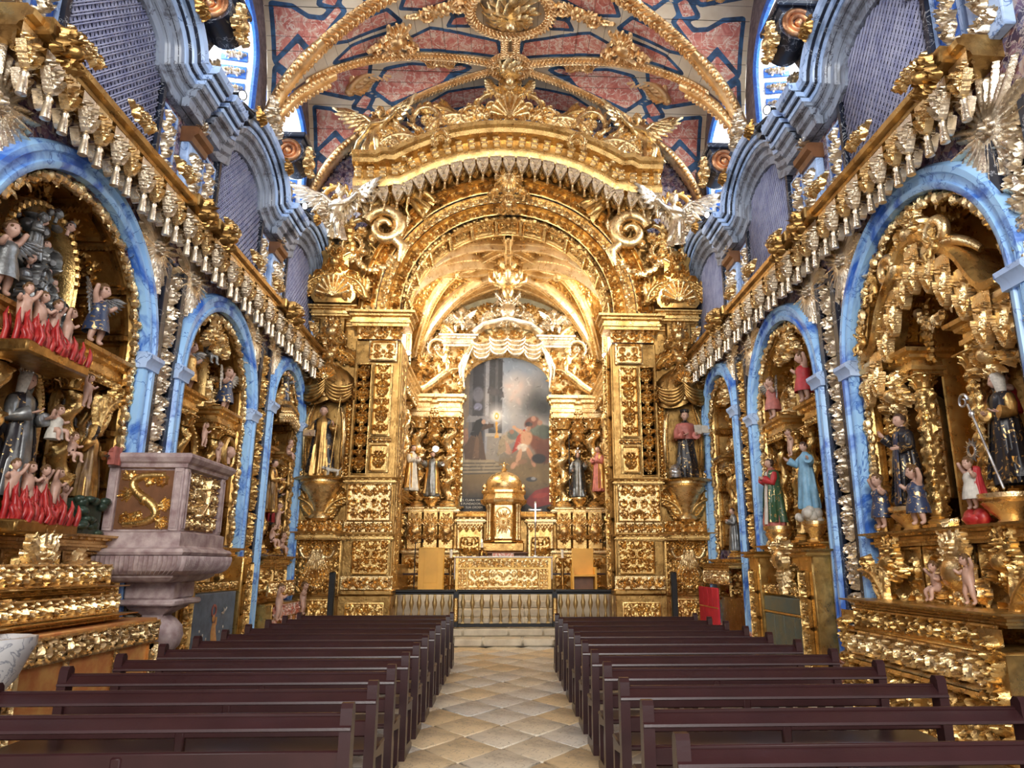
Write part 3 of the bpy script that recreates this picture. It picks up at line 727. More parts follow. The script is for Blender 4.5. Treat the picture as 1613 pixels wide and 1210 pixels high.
# ------------------------------------------------------------------ floor of diagonal stone flags
fl = MB().box(-4.7, 4.7, -4, 16.2, -.3, -.02).build('floor', plain('floor_mortar', (.11, .085, .06), .8, 0, .1, 8, .1), smooth=0); setp(fl, kind='structure')
def stonemat(k):
    a = [(.74, .64, .48), (.76, .60, .38), (.70, .65, .56), (.76, .68, .54), (.70, .53, .31), (.66, .62, .55)][k]
    m, nt, b = newmat('floor_stone'); co = coords(nt); c = ramp(nt, noise(nt, co, 2.2, 6, .65), [(.32, tuple(np.array(a) * .62)), (.5, a), (.72, tuple(np.array(a) * 1.12))])
    c = mix(nt, vein(nt, co, 7, .012), c, (.28, .22, .15)); nt.links.new(c, b.inputs['Base Color']); b.inputs['Roughness'].default_value = .42; bump(nt, b, noise(nt, co, 22, 4), .25, .01); return m
SM = [stonemat(k) for k in range(6)]
rg = random.Random(11); a_ = .56; rest = [MB() for _ in SM]; nst = 0
cells = []
for i in range(-26, 27):
    for j in range(-6, 30):
        cx = (i - j) * a_ * .62; cy = (i + j) * a_ * .84
        if -4.6 < cx < 4.6 and 1.4 < cy < 15.5: cells.append((cx, cy))
cells.sort(key=lambda c: (abs(c[0] - .04) > 1.3, c[1]))
for (cx, cy) in cells:
    k = rg.randrange(6); h = rg.uniform(-.004, .004); g = .012
    O = [(-a_ * .62 + g, 0), (0, -a_ * .84 + g), (a_ * .62 - g, 0), (0, a_ * .84 - g)]; O = [(x + rg.uniform(-.008, .008), y + rg.uniform(-.008, .008)) for x, y in O]
    V = [(x, y, -.03) for x, y in O] + [(x, y, h) for x, y in O] + [(x * .97, y * .97, h + .004) for x, y in O]
    F = [(0, 1, 5, 4), (1, 2, 6, 5), (2, 3, 7, 6), (3, 0, 4, 7), (4, 5, 9, 8), (5, 6, 10, 9), (6, 7, 11, 10), (7, 4, 8, 11), (8, 9, 10, 11)]
    if nst < 290: MB().add(V, F).build('flagstone', SM[k], fl, (cx, cy, 0), smooth=0); nst += 1
    else: rest[k].add(np.array(V) + (cx, cy, 0), F)
for k, mb in enumerate(rest):
    if mb.n: setp(mb.build('flagstones_beneath_pews', SM[k], fl, smooth=0), kind='stuff')

# ------------------------------------------------------------------ altar steps and chancel floor
for k, (y0, z) in enumerate(((15.2, .15), (15.72, .30))):
    st = MB(); xs = [-2.3, -1.05, -.42, .38, 1.0, 2.3] if k == 0 else [-2.35, -.85, .1, .82, 2.35]
    root = MB().box(-2.3, 2.3, y0 + .05, 17.5, z - .15, z - .012).build('trim_%d' % (k + 1), LIME, smooth=0); setp(root, kind='structure')
    for a, b in zip(xs[:-1], xs[1:]): MB().box(a + .004, b - .004, y0, y0 + .62, z - .15, z, .03).build('step_stone', LIME, root)
for k in range(3):
    z = .48 + .16 * k; y0 = 16.35 + .33 * k
    root = MB().box(-1.1, 1.1, y0 + .04, 17.6, z - .18, z - .012).build('trim_%d' % (k + 3), LIME, smooth=0); setp(root, kind='structure')
    for a, b in ((-1.1, -.3), (-.3, .45), (.45, 1.1)): MB().box(a + .003, b - .003, y0, y0 + .36, z - .17, z, .025).build('step_stone', LIME, root)
cf = MB().box(-3.0, 3.0, 17.3, 21.2, .2, .955).box(-3.0, -1.1, 16.75, 17.3, .2, .955).box(1.1, 3.0, 16.75, 17.3, .2, .955).build('floor.001', LIME, smooth=0); setp(cf, kind='structure')

# ------------------------------------------------------------------ nave walls
def arch_top(y):
    for c, hw, im in zip(YC, HWID, IMP):
        if abs(y - c) < hw: return im + math.sqrt(max(0, hw * hw - (y - c) ** 2)) * (1.0 if c < 14 else 1.0)
    return 0.0
WALLS = {}
for sd, nm in ((1, 'right'), (-1, 'left')):
    mb = MB(); ys = sorted(set([-4.0, 5.4] + [c + hw * math.sin(q) for c, hw in zip(YC, HWID) for q in np.linspace(-PI / 2, PI / 2, 41)] + list(np.arange(5.5, 16.1, .5)) + [16.1]))
    for a, b in zip(ys[:-1], ys[1:]):
        m = (a + b) / 2; inside = arch_top(m) > 0; za, zb_ = (arch_top(a) if inside else 0), (arch_top(b) if inside else 0)
        if inside: 
            im = [i for c, hw, i in zip(YC, HWID, IMP) if abs(m - c) < hw][0]; za = max(za, im); zb_ = max(zb_, im)
        x = sd * W; mb.add([(x, a, za), (x, b, zb_), (x, b, 8.05), (x, a, 8.05)], [(0, 1, 2, 3) if sd < 0 else (3, 2, 1, 0)])
    x0, x1 = sorted((sd * (W - .02), sd * (WU + .2))); mb.box(x0, x1, -4, 16.1, 8.02, 8.12)
    # soffits of the arches and backs of the chapel recesses
    for c, hw, im in zip(YC, HWID, IMP):
        O = [(c - hw, 0)] + [(c + hw * math.cos(t), im + hw * math.sin(t)) for t in np.linspace(PI, 0, 31)] + [(c + hw, 0)]
        for p, q in zip(O[:-1], O[1:]):
            mb.add([(sd * W, p[0], p[1]), (sd * W, q[0], q[1]), (sd * (W + 1.25), q[0], q[1]), (sd * (W + 1.25), p[0], p[1])], [(0, 1, 2, 3) if sd > 0 else (3, 2, 1, 0)])
        xa, xb = sorted((sd * (W + 1.2), sd * (W + 1.4))); mb.box(xa, xb, c - hw - .1, c + hw + .1, 0, im + hw + .1)
    wl = mb.build('wall_' + nm, BREC, smooth=0); setp(wl, kind='structure'); WALLS[sd] = wl
    # clerestory wall with window openings
    cb = MB(); yw = [(a + b) / 2 for a, b in zip(BY[1:-1], BY[2:])]
    def wtop(y):
        for c in yw:
            if abs(y - c) < .95: return 10.75 + math.sqrt(max(0, .95 ** 2 - (y - c) ** 2))
        return 0
    ys = sorted(set([-4.0] + list(np.arange(-3, 16.1, .25)) + [c + .95 * math.sin(q) for c in yw for q in np.linspace(-PI / 2, PI / 2, 21)] + BY + [16.1]))
    for a, b in zip(ys[:-1], ys[1:]):
        m = (a + b) / 2; x = sd * WU; inn = wtop(m) > 0; t0, t1 = float(zcv(min(max(a, 1.66), 16.09))) + .03, float(zcv(min(max(b, 1.66), 16.09))) + .03
        F = (0, 1, 2, 3) if sd < 0 else (3, 2, 1, 0)
        if inn:
            cb.add([(x, a, 8.1), (x, b, 8.1), (x, b, 8.72), (x, a, 8.72)], [F]); cb.add([(x, a, max(10.75, wtop(a))), (x, b, max(10.75, wtop(b))), (x, b, t1), (x, a, t0)], [F])
        else: cb.add([(x, a, 8.1), (x, b, 8.1), (x, b, t1), (x, a, t0)], [F])
    o = cb.build('clerestory', plain('clerestory_paint', (.22, .17, .17), .6, 0, .2, 9, .2, 30, (.10, .07, .08)), wl, smooth=0)
    # windows: splayed reveals painted white and blue, with carved plates; leaded glass
    for k, c in enumerate(yw):
        wn = MB(); O = [(c - .95, 8.72)] + [(c + .95 * math.cos(t), 10.75 + .95 * math.sin(t)) for t in np.linspace(PI, 0, 25)] + [(c + .95, 8.72)]; I = [(c + (y - c) * .84, 9.0 + (z - 8.72) * .93) for y, z in O]
        for (p, q, pi_, qi) in zip(O[:-1] + [O[-1]], O[1:] + [O[0]], I[:-1] + [I[-1]], I[1:] + [I[0]]):
            wn.add([(sd * WU, p[0], p[1]), (sd * WU, q[0], q[1]), (sd * 5.75, qi[0], qi[1]), (sd * 5.75, pi_[0], pi_[1])], [(0, 1, 2, 3) if sd > 0 else (3, 2, 1, 0)])
        wo = wn.build('window_%d' % (k + 1 + (3 if sd < 0 else 0)), WHITEM, smooth=0); setp(wo, kind='structure')
        fb = MB(); R_ = RZ(-sd * PI / 2); 
        M_ = T(sd * (WU - .03), c, 0) @ R_
        fb.mold([(-.97, 8.72)] + arc(0, 10.75, .97, 180, 0, 25) + [(.97, 8.72)], [(-.02, .10), (.05, .09), (.05, .03), (.02, -.02), (-.05, -.02)], M=M_)
        fb.build('surround', DEEPBLUE, wo)
        gm = MB().add([(sd * 5.72, y, z) for y, z in I], None, [tuple(range(len(I)))]); gm.build('pane', GLASS, wo, smooth=0)
        bars = MB()
        for q in range(1, 5): yy = c - .8 + .32 * q; bars.box(min(sd * 5.7, sd * 5.74), max(sd * 5.7, sd * 5.74), yy - .015, yy + .015, 9.0, 11.5)
        for q in range(1, 8): zz = 9.0 + .33 * q; bars.box(min(sd * 5.7, sd * 5.74), max(sd * 5.7, sd * 5.74), c - .78, c + .78, zz - .012, zz + .012)
        bars.build('glazing_bars', BLKM, wo, smooth=0)
        for sg in (1, -1):
            for q in range(7):
                z = 8.98 + .36 * q; px = sd * (WU + .33); 
                ang = math.atan2(.152, .9)
                pl = MB().box(-.24, .24, -.012, .012, 0, .25, .006)
                yy = c + sg * (.95 - .152 * .33 / .9) - sg * .015
                po = pl.build('reveal_plate', DEEPBLUE, wo, (px, yy, z), (0, 0, (0 if sg > 0 else PI) + sg * sd * 0 + (-sd * ang if sg > 0 else sd * ang)))
                inst('gilt_spray', orn_patera(GP, .44, .24), po, (0, -.014, .005))

# ------------------------------------------------------------------ painted plank vault
def poly_sdf(px, py, P):
    P = np.asarray(P, float); d = np.full(px.shape, 1e9); ins = np.zeros(px.shape, bool)
    for (x0, y0), (x1, y1) in zip(P, np.roll(P, -1, 0)):
        ex, ey = x1 - x0, y1 - y0; t = np.clip(((px - x0) * ex + (py - y0) * ey) / (ex * ex + ey * ey), 0, 1)
        d = np.minimum(d, np.hypot(px - x0 - t * ex, py - y0 - t * ey))
        c = ((y0 > py) != (y1 > py)) & (px < (x1 - x0) * (py - y0) / (y1 - y0 + 1e-12) + x0); ins ^= c
    return np.where(ins, d, -d)
_t = np.linspace(0, 1, 400); _th = np.arcsin(_t)
def arclen(L): 
    x = L * np.sin(_th); z = HB * np.cos(_th); return np.r_[0, np.cumsum(np.hypot(np.diff(x), np.diff(z)))]
def zt(z): return math.sqrt(max(0, 1 - ((z - ZS) / HB) ** 2))
CROSS = [[(4.68, zt(12.27)), (4.3, zt(12.24)), (4.0, zt(12.1)), (3.7, zt(12.08)), (3.42, zt(12.3)), (3.3, zt(12.22)), (3.55, zt(12.0)), (3.82, zt(11.72)), (4.02, zt(11.62)), (4.22, zt(11.83)), (4.68, zt(11.4))],
         [(4.23, zt(11.72)), (4.05, zt(11.52)), (4.36, zt(11.12)), (4.66, zt(11.35))], [(4.42, zt(11.0)), (4.68, zt(11.2)), (4.72, zt(10.3))],
         [(1.3, .1), (2.3, .06), (2.9, .16), (3.25, .42), (2.85, .54), (1.6, .32)], [(.95, .09), (1.25, .02), (1.3, .2)], [(3.25, .03), (4.6, .03), (4.6, .44), (3.8, .5), (3.4, .36)], [(3.3, .5), (3.5, .46), (3.75, .58), (3.45, .6)]]
BARR = [[(.22, 1.35), (.30, .86), (.8, .68), (1.3, .45), (1.72, .28), (2.2, .46), (2.05, .80), (1.2, 1.08)], [(2.3, .12), (3.3, .10), (3.65, .28), (3.1, .45), (2.5, .5)], [(.9, .32), (1.3, .25), (1.2, .05), (.9, .05)]]
BEND = [[(2.6, .08), (1.5, .72), (.3, .80), (.3, .12), (1.9, .04)]]
def paint(x, y, cross):
    x = np.abs(x); r = np.full(x.shape, -1.0)
    if cross:
        for a, b in zip(BY[:-1], BY[1:]):
            L = (b - a) / 2; ym = (a + b) / 2; sl = arclen(L); m = (y >= a) & (y <= b); t = np.abs(y - ym) / L; s_ = np.interp(t, _t, sl)
            for P in CROSS: r = np.where(m, np.maximum(r, poly_sdf(x, s_, [(px, np.interp(pt, _t, sl)) for px, pt in P])), r)
    else:
        sl = arclen(WU); s_ = np.interp(x / WU, _t, sl)
        for yb in BY[1:-1]:
            dy = np.abs(y - yb); m = dy < 1.9
            for P in BARR: r = np.where(m, np.maximum(r, poly_sdf(s_, dy, [(np.interp(px / WU, _t, sl), pt) for px, pt in P])), r)
        for P in BEND: r = np.maximum(r, poly_sdf(s_, BY[-1] - y, [(np.interp(px / WU, _t, sl), pt) for px, pt in P]))
    return r
VM, nt, bs = newmat('painted_vault'); co = coords(nt); at = N(nt, 'ShaderNodeAttribute', attribute_name='paint'); d = at.outputs['Fac']
cream = ramp(nt, noise(nt, co, 2, 4), [(.3, (.60, .49, .34)), (.6, (.72, .63, .48)), (.8, (.58, .60, .56))])
blu = ramp(nt, noise(nt, co, 5, 4), [(.35, (.012, .03, .07)), (.65, (.04, .13, .28))])
pk = ramp(nt, noise(nt, co, 3, 5, .7, 1.5), [(.3, (.42, .09, .07)), (.5, (.62, .21, .16)), (.70, (.74, .55, .42))]); pk = mix(nt, vein(nt, co, 4.5, .035), pk, (.80, .70, .58))
def thr(v):
    g = N(nt, 'ShaderNodeMath', operation='GREATER_THAN'); nt.links.new(d, g.inputs[0]); g.inputs[1].default_value = v; return g.outputs[0]
c = mix(nt, thr(-.07), cream, blu); c = mix(nt, thr(.02), c, pk); nt.links.new(c, bs.inputs['Base Color']); bs.inputs['Roughness'].default_value = .6; bump(nt, bs, noise(nt, co, 20, 3), .1)
sh = MB(); xs = np.linspace(-WU, WU, 41); yy = np.linspace(-4, 16.1, 121); X, Y = np.meshgrid(xs, yy); Zv = np.where(Y < 1.65, zb(X), zvault(X, np.clip(Y, 1.66, 16.1))) + .06
i, j = np.meshgrid(np.arange(120), np.arange(40), indexing='ij')
sh.add(np.stack([X, Y, Zv], -1), np.stack([i * 41 + j, (i + 1) * 41 + j, (i + 1) * 41 + j + 1, i * 41 + j + 1], -1)); ceil = sh.build('ceiling', plain('vault_shell', (.12, .08, .06), .8, 0, .1, 3, 0)); setp(ceil, kind='structure')
def plank(X, Y, Zf, cross):
    n, k = X.shape; i, j = np.meshgrid(np.arange(n - 1), np.arange(k - 1), indexing='ij'); mb = MB()
    mb.add(np.stack([X, Y, Zf], -1), np.stack([i * k + j, (i + 1) * k + j, (i + 1) * k + j + 1, i * k + j + 1], -1), attr=paint(X, Y, cross).ravel())
    mb.build('ceiling_plank', VM, ceil, smooth=60, attr_name='paint')
for bi in (1, 2, 3):
    a, b = BY[bi], BY[bi + 1]; L = (b - a) / 2; ym = (a + b) / 2; sl = arclen(L); n = int(sl[-1] / .26)
    for hf in (-1, 1):
        for q in range(n):
            if hf < 0 and q > n * .45: continue
            ss = np.linspace(q * sl[-1] / n + .004, (q + 1) * sl[-1] / n - .004, 6); t = np.interp(ss, sl, _t); off = rg.uniform(-.008, .008)
            for sg in (-1, 1):
                u = np.linspace(0, 1, 60 if q < n * .6 else 30)[None, :]; x0 = (WU * t)[:, None]; X = sg * (x0 + (WU - x0) * u); Y = ym + hf * L * t[:, None] + 0 * u
                plank(X, Y, ZS + HB * np.sqrt(1 - np.minimum(t, 1) ** 2)[:, None] + 0 * u - off, True)
slb = arclen(WU); nb = 22
for yi in (2, 3, 4):
    yb = BY[yi]; Lm = (BY[yi] - BY[yi - 1]) / 2; Lp = (BY[yi + 1] - BY[yi]) / 2 if yi < 4 else 0
    for q in range(nb - 1):
        ss = np.linspace(q * slb[-1] / nb + .004, (q + 1) * slb[-1] / nb - .004, 6); t = np.interp(ss, slb, _t); off = rg.uniform(-.008, .008)
        for sg in (-1, 1):
            u = np.linspace(0, 1, 56)[None, :]; y0 = (yb - Lm * (1 - t))[:, None]; y1 = (yb + Lp * (1 - t))[:, None]; Y = y0 + (y1 - y0) * u; X = sg * WU * t[:, None] + 0 * u
            plank(X, Y, zb(X) - off, False)
# gilded ribs along the groins, ridge piece, bosses and applied carving
def rib(P, r, mat, name='rib', seed=0, up=(0, 0, 1)):
    P = np.asarray(P); mb = MB(); mb.tube(P, r * .80, 8, flat=.55); d = np.r_[0, np.cumsum(np.linalg.norm(np.diff(P, axis=0), axis=1))]; n = int(d[-1] / (r * .75)); g = random.Random(seed); tg = np.gradient(P, axis=0)
    for k in range(n):
        t = k / n * d[-1]; c = np.array([np.interp(t, d, P[:, a]) for a in range(3)]); tt = np.array([np.interp(t, d, tg[:, a]) for a in range(3)]); tt /= np.linalg.norm(tt); s_ = np.cross(tt, (0, 0, 1)); s_ /= np.linalg.norm(s_) + 1e-9; dn = np.cross(s_, tt); dn *= -np.sign(dn[2])
        for sg in (-1, 1): mb.ell(c + s_ * sg * r * .80 + dn * r * .25, r * g.uniform(.18, .28), 6, 4)
        mb.ell(c + dn * r * .55, (r * g.uniform(.2, .4), r * .34, r * g.uniform(.2, .34)), 6, 4)
        mb.tube([c + dn * r * .5, c + dn * r * .75 + s_ * r * .3 + tt * r * .3, c + dn * r * .5 + s_ * r * .75 + tt * r * .7], [r * .12, r * .16, r * .05], 4, cap=False)
        mb.tube([c + dn * r * .5, c + dn * r * .75 - s_ * r * .3 + tt * r * .3, c + dn * r * .5 - s_ * r * .75 + tt * r * .7], [r * .12, r * .16, r * .05], 4, cap=False)
    return mb.build(name, mat, ceil, smooth=70)
GV = goldmat('vault_gilding', (1.0, .70, .36), (.66, .38, .15), .36)
for bi in (2, 3):
    a, b = BY[bi], BY[bi + 1]; L = (b - a) / 2; ym = (a + b) / 2
    for sg in (-1, 1):
        for hf in (-1, 1):
            t = np.linspace(.045, .86, 34); P = np.c_[sg * WU * t, ym + hf * L * t, zb(WU * t) - .06]
            thick = .18 if (bi == 2 and hf > 0) else .12
            rib(P, thick, GV, seed=bi * 7 + sg)
        # broad scrolled rib foot with leafy sides
            t = np.linspace(.76, .985, 16); P = np.c_[sg * WU * t, ym + hf * L * t, zb(WU * t) - .16]; P[:, 1] -= hf * .10
            mb = MB(); mb.tube(P, [.12, .17, .17, .15], 8, flat=.6); e = P[-1]; tt = np.linspace(0, 2 * PI * 1.2, 22); rr = .17 * (1 - tt / 9.5); dirx = -sg
            mb.tube(np.c_[e[0] + dirx * rr * np.sin(tt) * .9 + dirx * .02, e[1] - .10 + 0 * tt, e[2] - .02 - .17 + rr * np.cos(tt)], [.10, .06, .03], 7)
            for k in range(2, 15): 
                for s2 in (-1, 1): mb.ell(P[k] + np.array([s2 * .12 * 0 + .0, s2 * .13, -.06]), (.07, .09, .07), 6, 4)
            mb.build('rib_foot', GV, ceil, smooth=70)
def on_vault(me, x, y, rot=0.0, s=1.0, lift=.05, name='applied_carving', mir=1):
    e = .02; f = lambda p, q: float(zvault(np.array(p), np.array(q))); nx = -(f(x + e, y) - f(x - e, y)) / (2 * e); ny = -(f(x, y + e) - f(x, y - e)) / (2 * e); n = Vector((-nx, -ny, -1)).normalized()
    # local -y points along the inward normal
    yl = -n; zl = Vector((0, -1, 0)) - Vector((0, -1, 0)).dot(yl) * yl; zl.normalize(); zl = Matrix.Rotation(rot, 3, yl) @ zl; xl = yl.cross(zl)
    m = Matrix((xl, yl, zl)).transposed().to_4x4(); m.translation = Vector((x, y, f(x, y))) + n * lift
    o = inst(name, me, ceil); o.matrix_local = m @ Matrix.Diagonal((s * mir, s, s, 1)); return o
for sg in (-1, 1):
    for ym, L in ((14.5, 1.6), (11.025, 1.875)):
        on_vault(orn_patera(GV, 1.1, .62), sg * 1.62, ym + .25 * L / 1.6, 0, .9); on_vault(orn_plume(GV, 1.15), sg * (3.45 if L < 1.7 else 3.8), ym + .53 * L, -sg * .25, 1.0, mir=-sg)
        on_vault(orn_crest(GV, 1.2, .9), sg * 2.6, ym - .60 * L, -sg * .35, 1.0, .12)
    on_vault(orn_patera(GV, 1.5, .6), sg * 1.35, 12.95, sg * .2, 1.1)
    on_vault(orn_crest(GV, 1.2, .8), sg * 3.0, 15.75, sg * .8, .9, .12)
    on_vault(orn_plume(GV, 1.4), sg * 2.2, 12.35, -sg * .4, 1.0, mir=-sg)
def boss(y, rx, ry, name, big):
    mb = MB(); z = float(zvault(np.array(0.), np.array(y))); n = 40; a = np.linspace(0, 2 * PI, n, endpoint=False)
    P = np.c_[rx * np.cos(a), y + ry * np.sin(a), zb(rx * np.cos(a)) - .06]; P = np.vstack([P, P[:1]]); rib(P, .13 if big else .10, GV, 'boss_ring')
    for k in range(40):
        t = k * 2.4; r = min(rx, ry) * .75 * math.sqrt(k / 40); mb.tube([(r * .4 * math.cos(t), y + r * .4 * math.sin(t), z - .35 + .2 * k / 40), (r * math.cos(t), y + r * math.sin(t), z - .35 + .25 * k / 40), (r * 1.3 * math.cos(t + .2), y + r * 1.3 * math.sin(t + .2), z - .22 + .2 * k / 40)], [.03, .07, .02], 5, flat=.5)
    mb.ell((0, y, z - .42), (.11, .11, .14), 10, 7); mb.build(name, GL, ceil, smooth=70)
boss(12.75, .85, .72, 'boss', True); boss(14.5, .45, .42, 'boss', False)
for sg in (-1, 1): rib(np.c_[np.full(12, sg * .13), np.linspace(13.45, 14.1, 12), np.full(12, 12.83)], .09, GV, 'ridge_rib')
rib(np.c_[np.zeros(12), np.linspace(14.9, 15.7, 12), np.full(12, 12.80)], .13, GL, 'ridge_rib')
# end wall above the chancel arch
ew = MB(); O = [(-WU, 8.0)] + [(WU * math.cos(t), ZS + HB * math.sin(t)) for t in np.linspace(PI, 0, 40)] + [(WU, 8.0)] + [(2.6, 8.0)] + [(2.75 * math.cos(t), 7.0 + 2.75 * math.sin(t)) for t in np.linspace(.36, PI - .36, 24)] + [(-2.6, 8.0)]
ew.prism(O, YE, YE + .3); ew.box(-WU, -2.5, YE, YE + .3, 0, 8.0); ew.box(2.5, WU, YE, YE + .3, 0, 8.0); ewo = ew.build('wall_far', BREC, smooth=0); setp(ewo, kind='structure')
MB().mold([(x, 12.36 - 1.0 * (x / 3.3) ** 2) for x in np.linspace(-3.75, 3.75, 40)], [(0, -.9), (.05, -.9), (.05, .16), (.09, .18), (.09, .22), (0, .24)], M=T(0, YE - .01, 0)).build('lunette_band', PALEBLUE, ewo)
# chancel shell: side walls with a window each, back wall, vault
WC = 2.9
cw = MB()
for sd in (-1, 1):
    x = sd * WC
    for (y0, y1, z0, z1) in ((16.3, 18.2, 0, 11), (19.9, 21.3, 0, 11), (18.2, 19.9, 0, 6.9), (18.2, 19.9, 9.2, 11)):
        cw.add([(x, y0, z0), (x, y1, z0), (x, y1, z1), (x, y0, z1)], [(0, 1, 2, 3) if sd < 0 else (3, 2, 1, 0)])
    for (ya, yb2, za, zb2, xi) in ((18.2, 18.4, 0, 0, 0),):
        for (p, q) in (((18.2, 6.9), (18.2, 9.2)), ((18.2, 9.2), (19.9, 9.2)), ((19.9, 9.2), (19.9, 6.9)), ((19.9, 6.9), (18.2, 6.9))):
            cw.add([(x, p[0], p[1]), (x, q[0], q[1]), (sd * 3.5, q[0], q[1]), (sd * 3.5, p[0], p[1])], [(0, 1, 2, 3)])
cw.box(-3.2, 3.2, 21.2, 21.4, 0, 11)
cwo = cw.build('wall_chancel', plain('chancel_plaster', (.60, .45, .22), .5, .3, .15, 4, .15), smooth=0); setp(cwo, kind='structure')
for k, sd in enumerate((-1, 1)):
    wo = MB().add([(sd * 3.46, 18.2, 6.9), (sd * 3.46, 19.9, 6.9), (sd * 3.46, 19.9, 9.2), (sd * 3.46, 18.2, 9.2)], [(0, 1, 2, 3)]).build('window_%d' % (7 + k), GLASS, smooth=0); setp(wo, kind='structure')
    b = MB()
    for q in range(1, 5): b.box(sd * 3.46 - .015, sd * 3.46 + .015, 18.2 + .34 * q - .015, 18.2 + .34 * q + .015, 6.9, 9.2)
    for q in range(1, 6): b.box(sd * 3.46 - .015, sd * 3.46 + .015, 18.2, 19.9, 6.9 + .38 * q - .012, 6.9 + .38 * q + .012)
    b.build('glazing_bars', BLKM, wo, smooth=0)
# ------------------------------------------------------------------ nave wall furniture, built facing -y and turned onto each wall
SIDE = {1: 'wall facing the pulpit', -1: 'pulpit wall'}
BAYN = ['nearest', 'middle', 'last']
def atw(sd, y, z=0, d=0.0): return (sd * (W + d), y, z), -sd * PI / 2
def wallpart(name, me, sd, y, z=0, d=0.0, label=None):
    l, r = atw(sd, y, z, d); return inst(name, me, WALLS[sd], l, (0, 0, r), label=label)
def archivolt(hw, im):
    def f():
        P = [(-hw, .42), (-hw, im)] + arc(0, im, hw, 180, 0, 33)[1:] + [(hw, .42)]
        return MB().mold(P, [(-.02, 0), (.09, 0), (.11, .03), (.11, .07), (.085, .085), (.085, .15), (.12, .17), (.12, .23), (.05, .27), (0, .28)]).mesh('blue_archivolt', BLUE, 35)
    return cached(('av', hw, im), f)
def impost(): return cached('imp', lambda: MB().mold([(-.17, 0), (.17, 0)], [(0, -.12), (.13, -.12), (.14, -.05), (.19, .0), (.19, .05), (.13, .08), (0, .08)]).mesh('impost', PALEBLUE))
def pil():
    def f(): return MB().box(-.30, -.17, -.07, .0, .45, 5.5, .01).box(.17, .30, -.07, .0, .45, 5.5, .01).box(-.17, .17, -.02, .0, .45, 5.5).mesh('pilaster', BLACK)
    return cached('pil', f)
def plinth(): return cached('plinth', lambda: MB().box(-.62, .62, -.10, .02, 0, .36, .012).box(-.64, .64, -.13, .02, .36, .44, .02).mesh('plinth', REDM))
for sd in (1, -1):
    for c, hw, im in zip(YC, HWID, IMP):
        wallpart('blue_archivolt', archivolt(hw, im), sd, c)
        for s in (-1, 1): wallpart('impost', impost(), sd, c + s * (hw + .13), im)
    for y in (5.45, 9.23, 12.96, 15.86):
        p = wallpart('pilaster', pil(), sd, y); inst('candelabrum_relief', candel(.34, 4.7, 1, .02, .07, GP if y < 12 else G, .0), p, (0, -.02, .62)); inst('white_marble_inset', cached('wmi', lambda: MB().box(-.12, .12, -.045, 0, .46, .95, .01).mesh('white_marble_inset', WHITEM)), p)
        wallpart('plinth', plinth(), sd, y)
    for c, hw, im in zip(YC, HWID, IMP):
        for s in (-1, 1):
            t = thing('sunburst_spandrel', 'gilded leafy sunburst, %s spandrel of the %s arch, %s' % ('far' if s > 0 else 'near', BAYN[YC.index(c)], SIDE[sd]), 'carving', *atw(sd, c + s * (hw + .02), im + hw * .62), group='gilded sunbursts in the spandrels')
            inst('sunburst_leaves', orn_sun(GP), t, (0, -.015, 0), sc=(1.0, 1, 1.0) if c < 14 else (.8, 1, .9))
# gallery: ledge with pendants, lattice screen, entablature
def shelf():
    def f():
        mb = MB().mold([(-1.86, 0), (-1.3, 0), (-1.3, .0001), (1.3, 0), (1.86, 0)][0:1] + [(1.86, 0)], [(0, -.08), (.30, -.07), (.32, -.03), (.35, -.02), (.36, .02), (.42, .04), (.43, .10), (.38, .12), (.36, .15), (0, .15)])
        for x in (-1.55, 1.55): mb.box(x - .17, x + .17, -.50, -.3, -.03, .15, .02)
        return mb.mesh('shelf', GD, 30)
    return cached('shelf', f)
def lattice():
    def f():
        mb = MB(); top = lambda u: 1.55 + .42 * math.sqrt(max(0, 1 - (u / .98) ** 2))
        def bar(p, q, w_, y):
            n = 50; pts = [(p[0] + (q[0] - p[0]) * k / n, p[1] + (q[1] - p[1]) * k / n) for k in range(n + 1)]; ins = [a for a in pts if abs(a[0]) <= .93 and 0 <= a[1] <= top(a[0])]
            if len(ins) < 2: return
            (x0, z0), (x1, z1) = ins[0], ins[-1]; d = math.hypot(x1 - x0, z1 - z0); nx, nz = -(z1 - z0) / d * w_, (x1 - x0) / d * w_
            mb.prism([(x0 - nx, z0 - nz), (x1 - nx, z1 - nz), (x1 + nx, z1 + nz), (x0 + nx, z0 + nz)], y, y + .012)
        p = .12
        for k in range(-26, 27):
            for e in (-.019, .019): bar((k * p - 1.2 + e, -.0), (k * p + 1.2 + e, 2.4), .0075, -.012); bar((k * p + 1.2 + e, 0), (k * p - 1.2 + e, 2.4), .0075, 0)
        for k in range(-8, 9): bar((k * p, 0), (k * p, 2.1), .008, .010)
        for k in range(17): bar((-1, k * p), (1, k * p), .008, .02)
        return mb.mesh('lattice', LATT, 0)
    return cached('lattice', f)
def hoodpath(w0=1.86):
    return [(-w0, 0), (-1.16, 0), (-1.02, .05)] + [(1.0 * math.cos(t) * 1.0, .12 + .52 * math.sin(t)) for t in np.linspace(PI * .97, PI * .03, 21)] + [(1.02, .05), (1.16, 0), (w0, 0)]
def entab(mat, prof, key):
    def f():
        mb = MB().mold(hoodpath(), prof)
        for s in (-1, 1): mb.mold([(s * 1.60 - .24, 0), (s * 1.60 + .24, 0)], prof, M=T(0, -.12, 0))
        return mb.mesh(key, mat, 30)
    return cached(key, f)
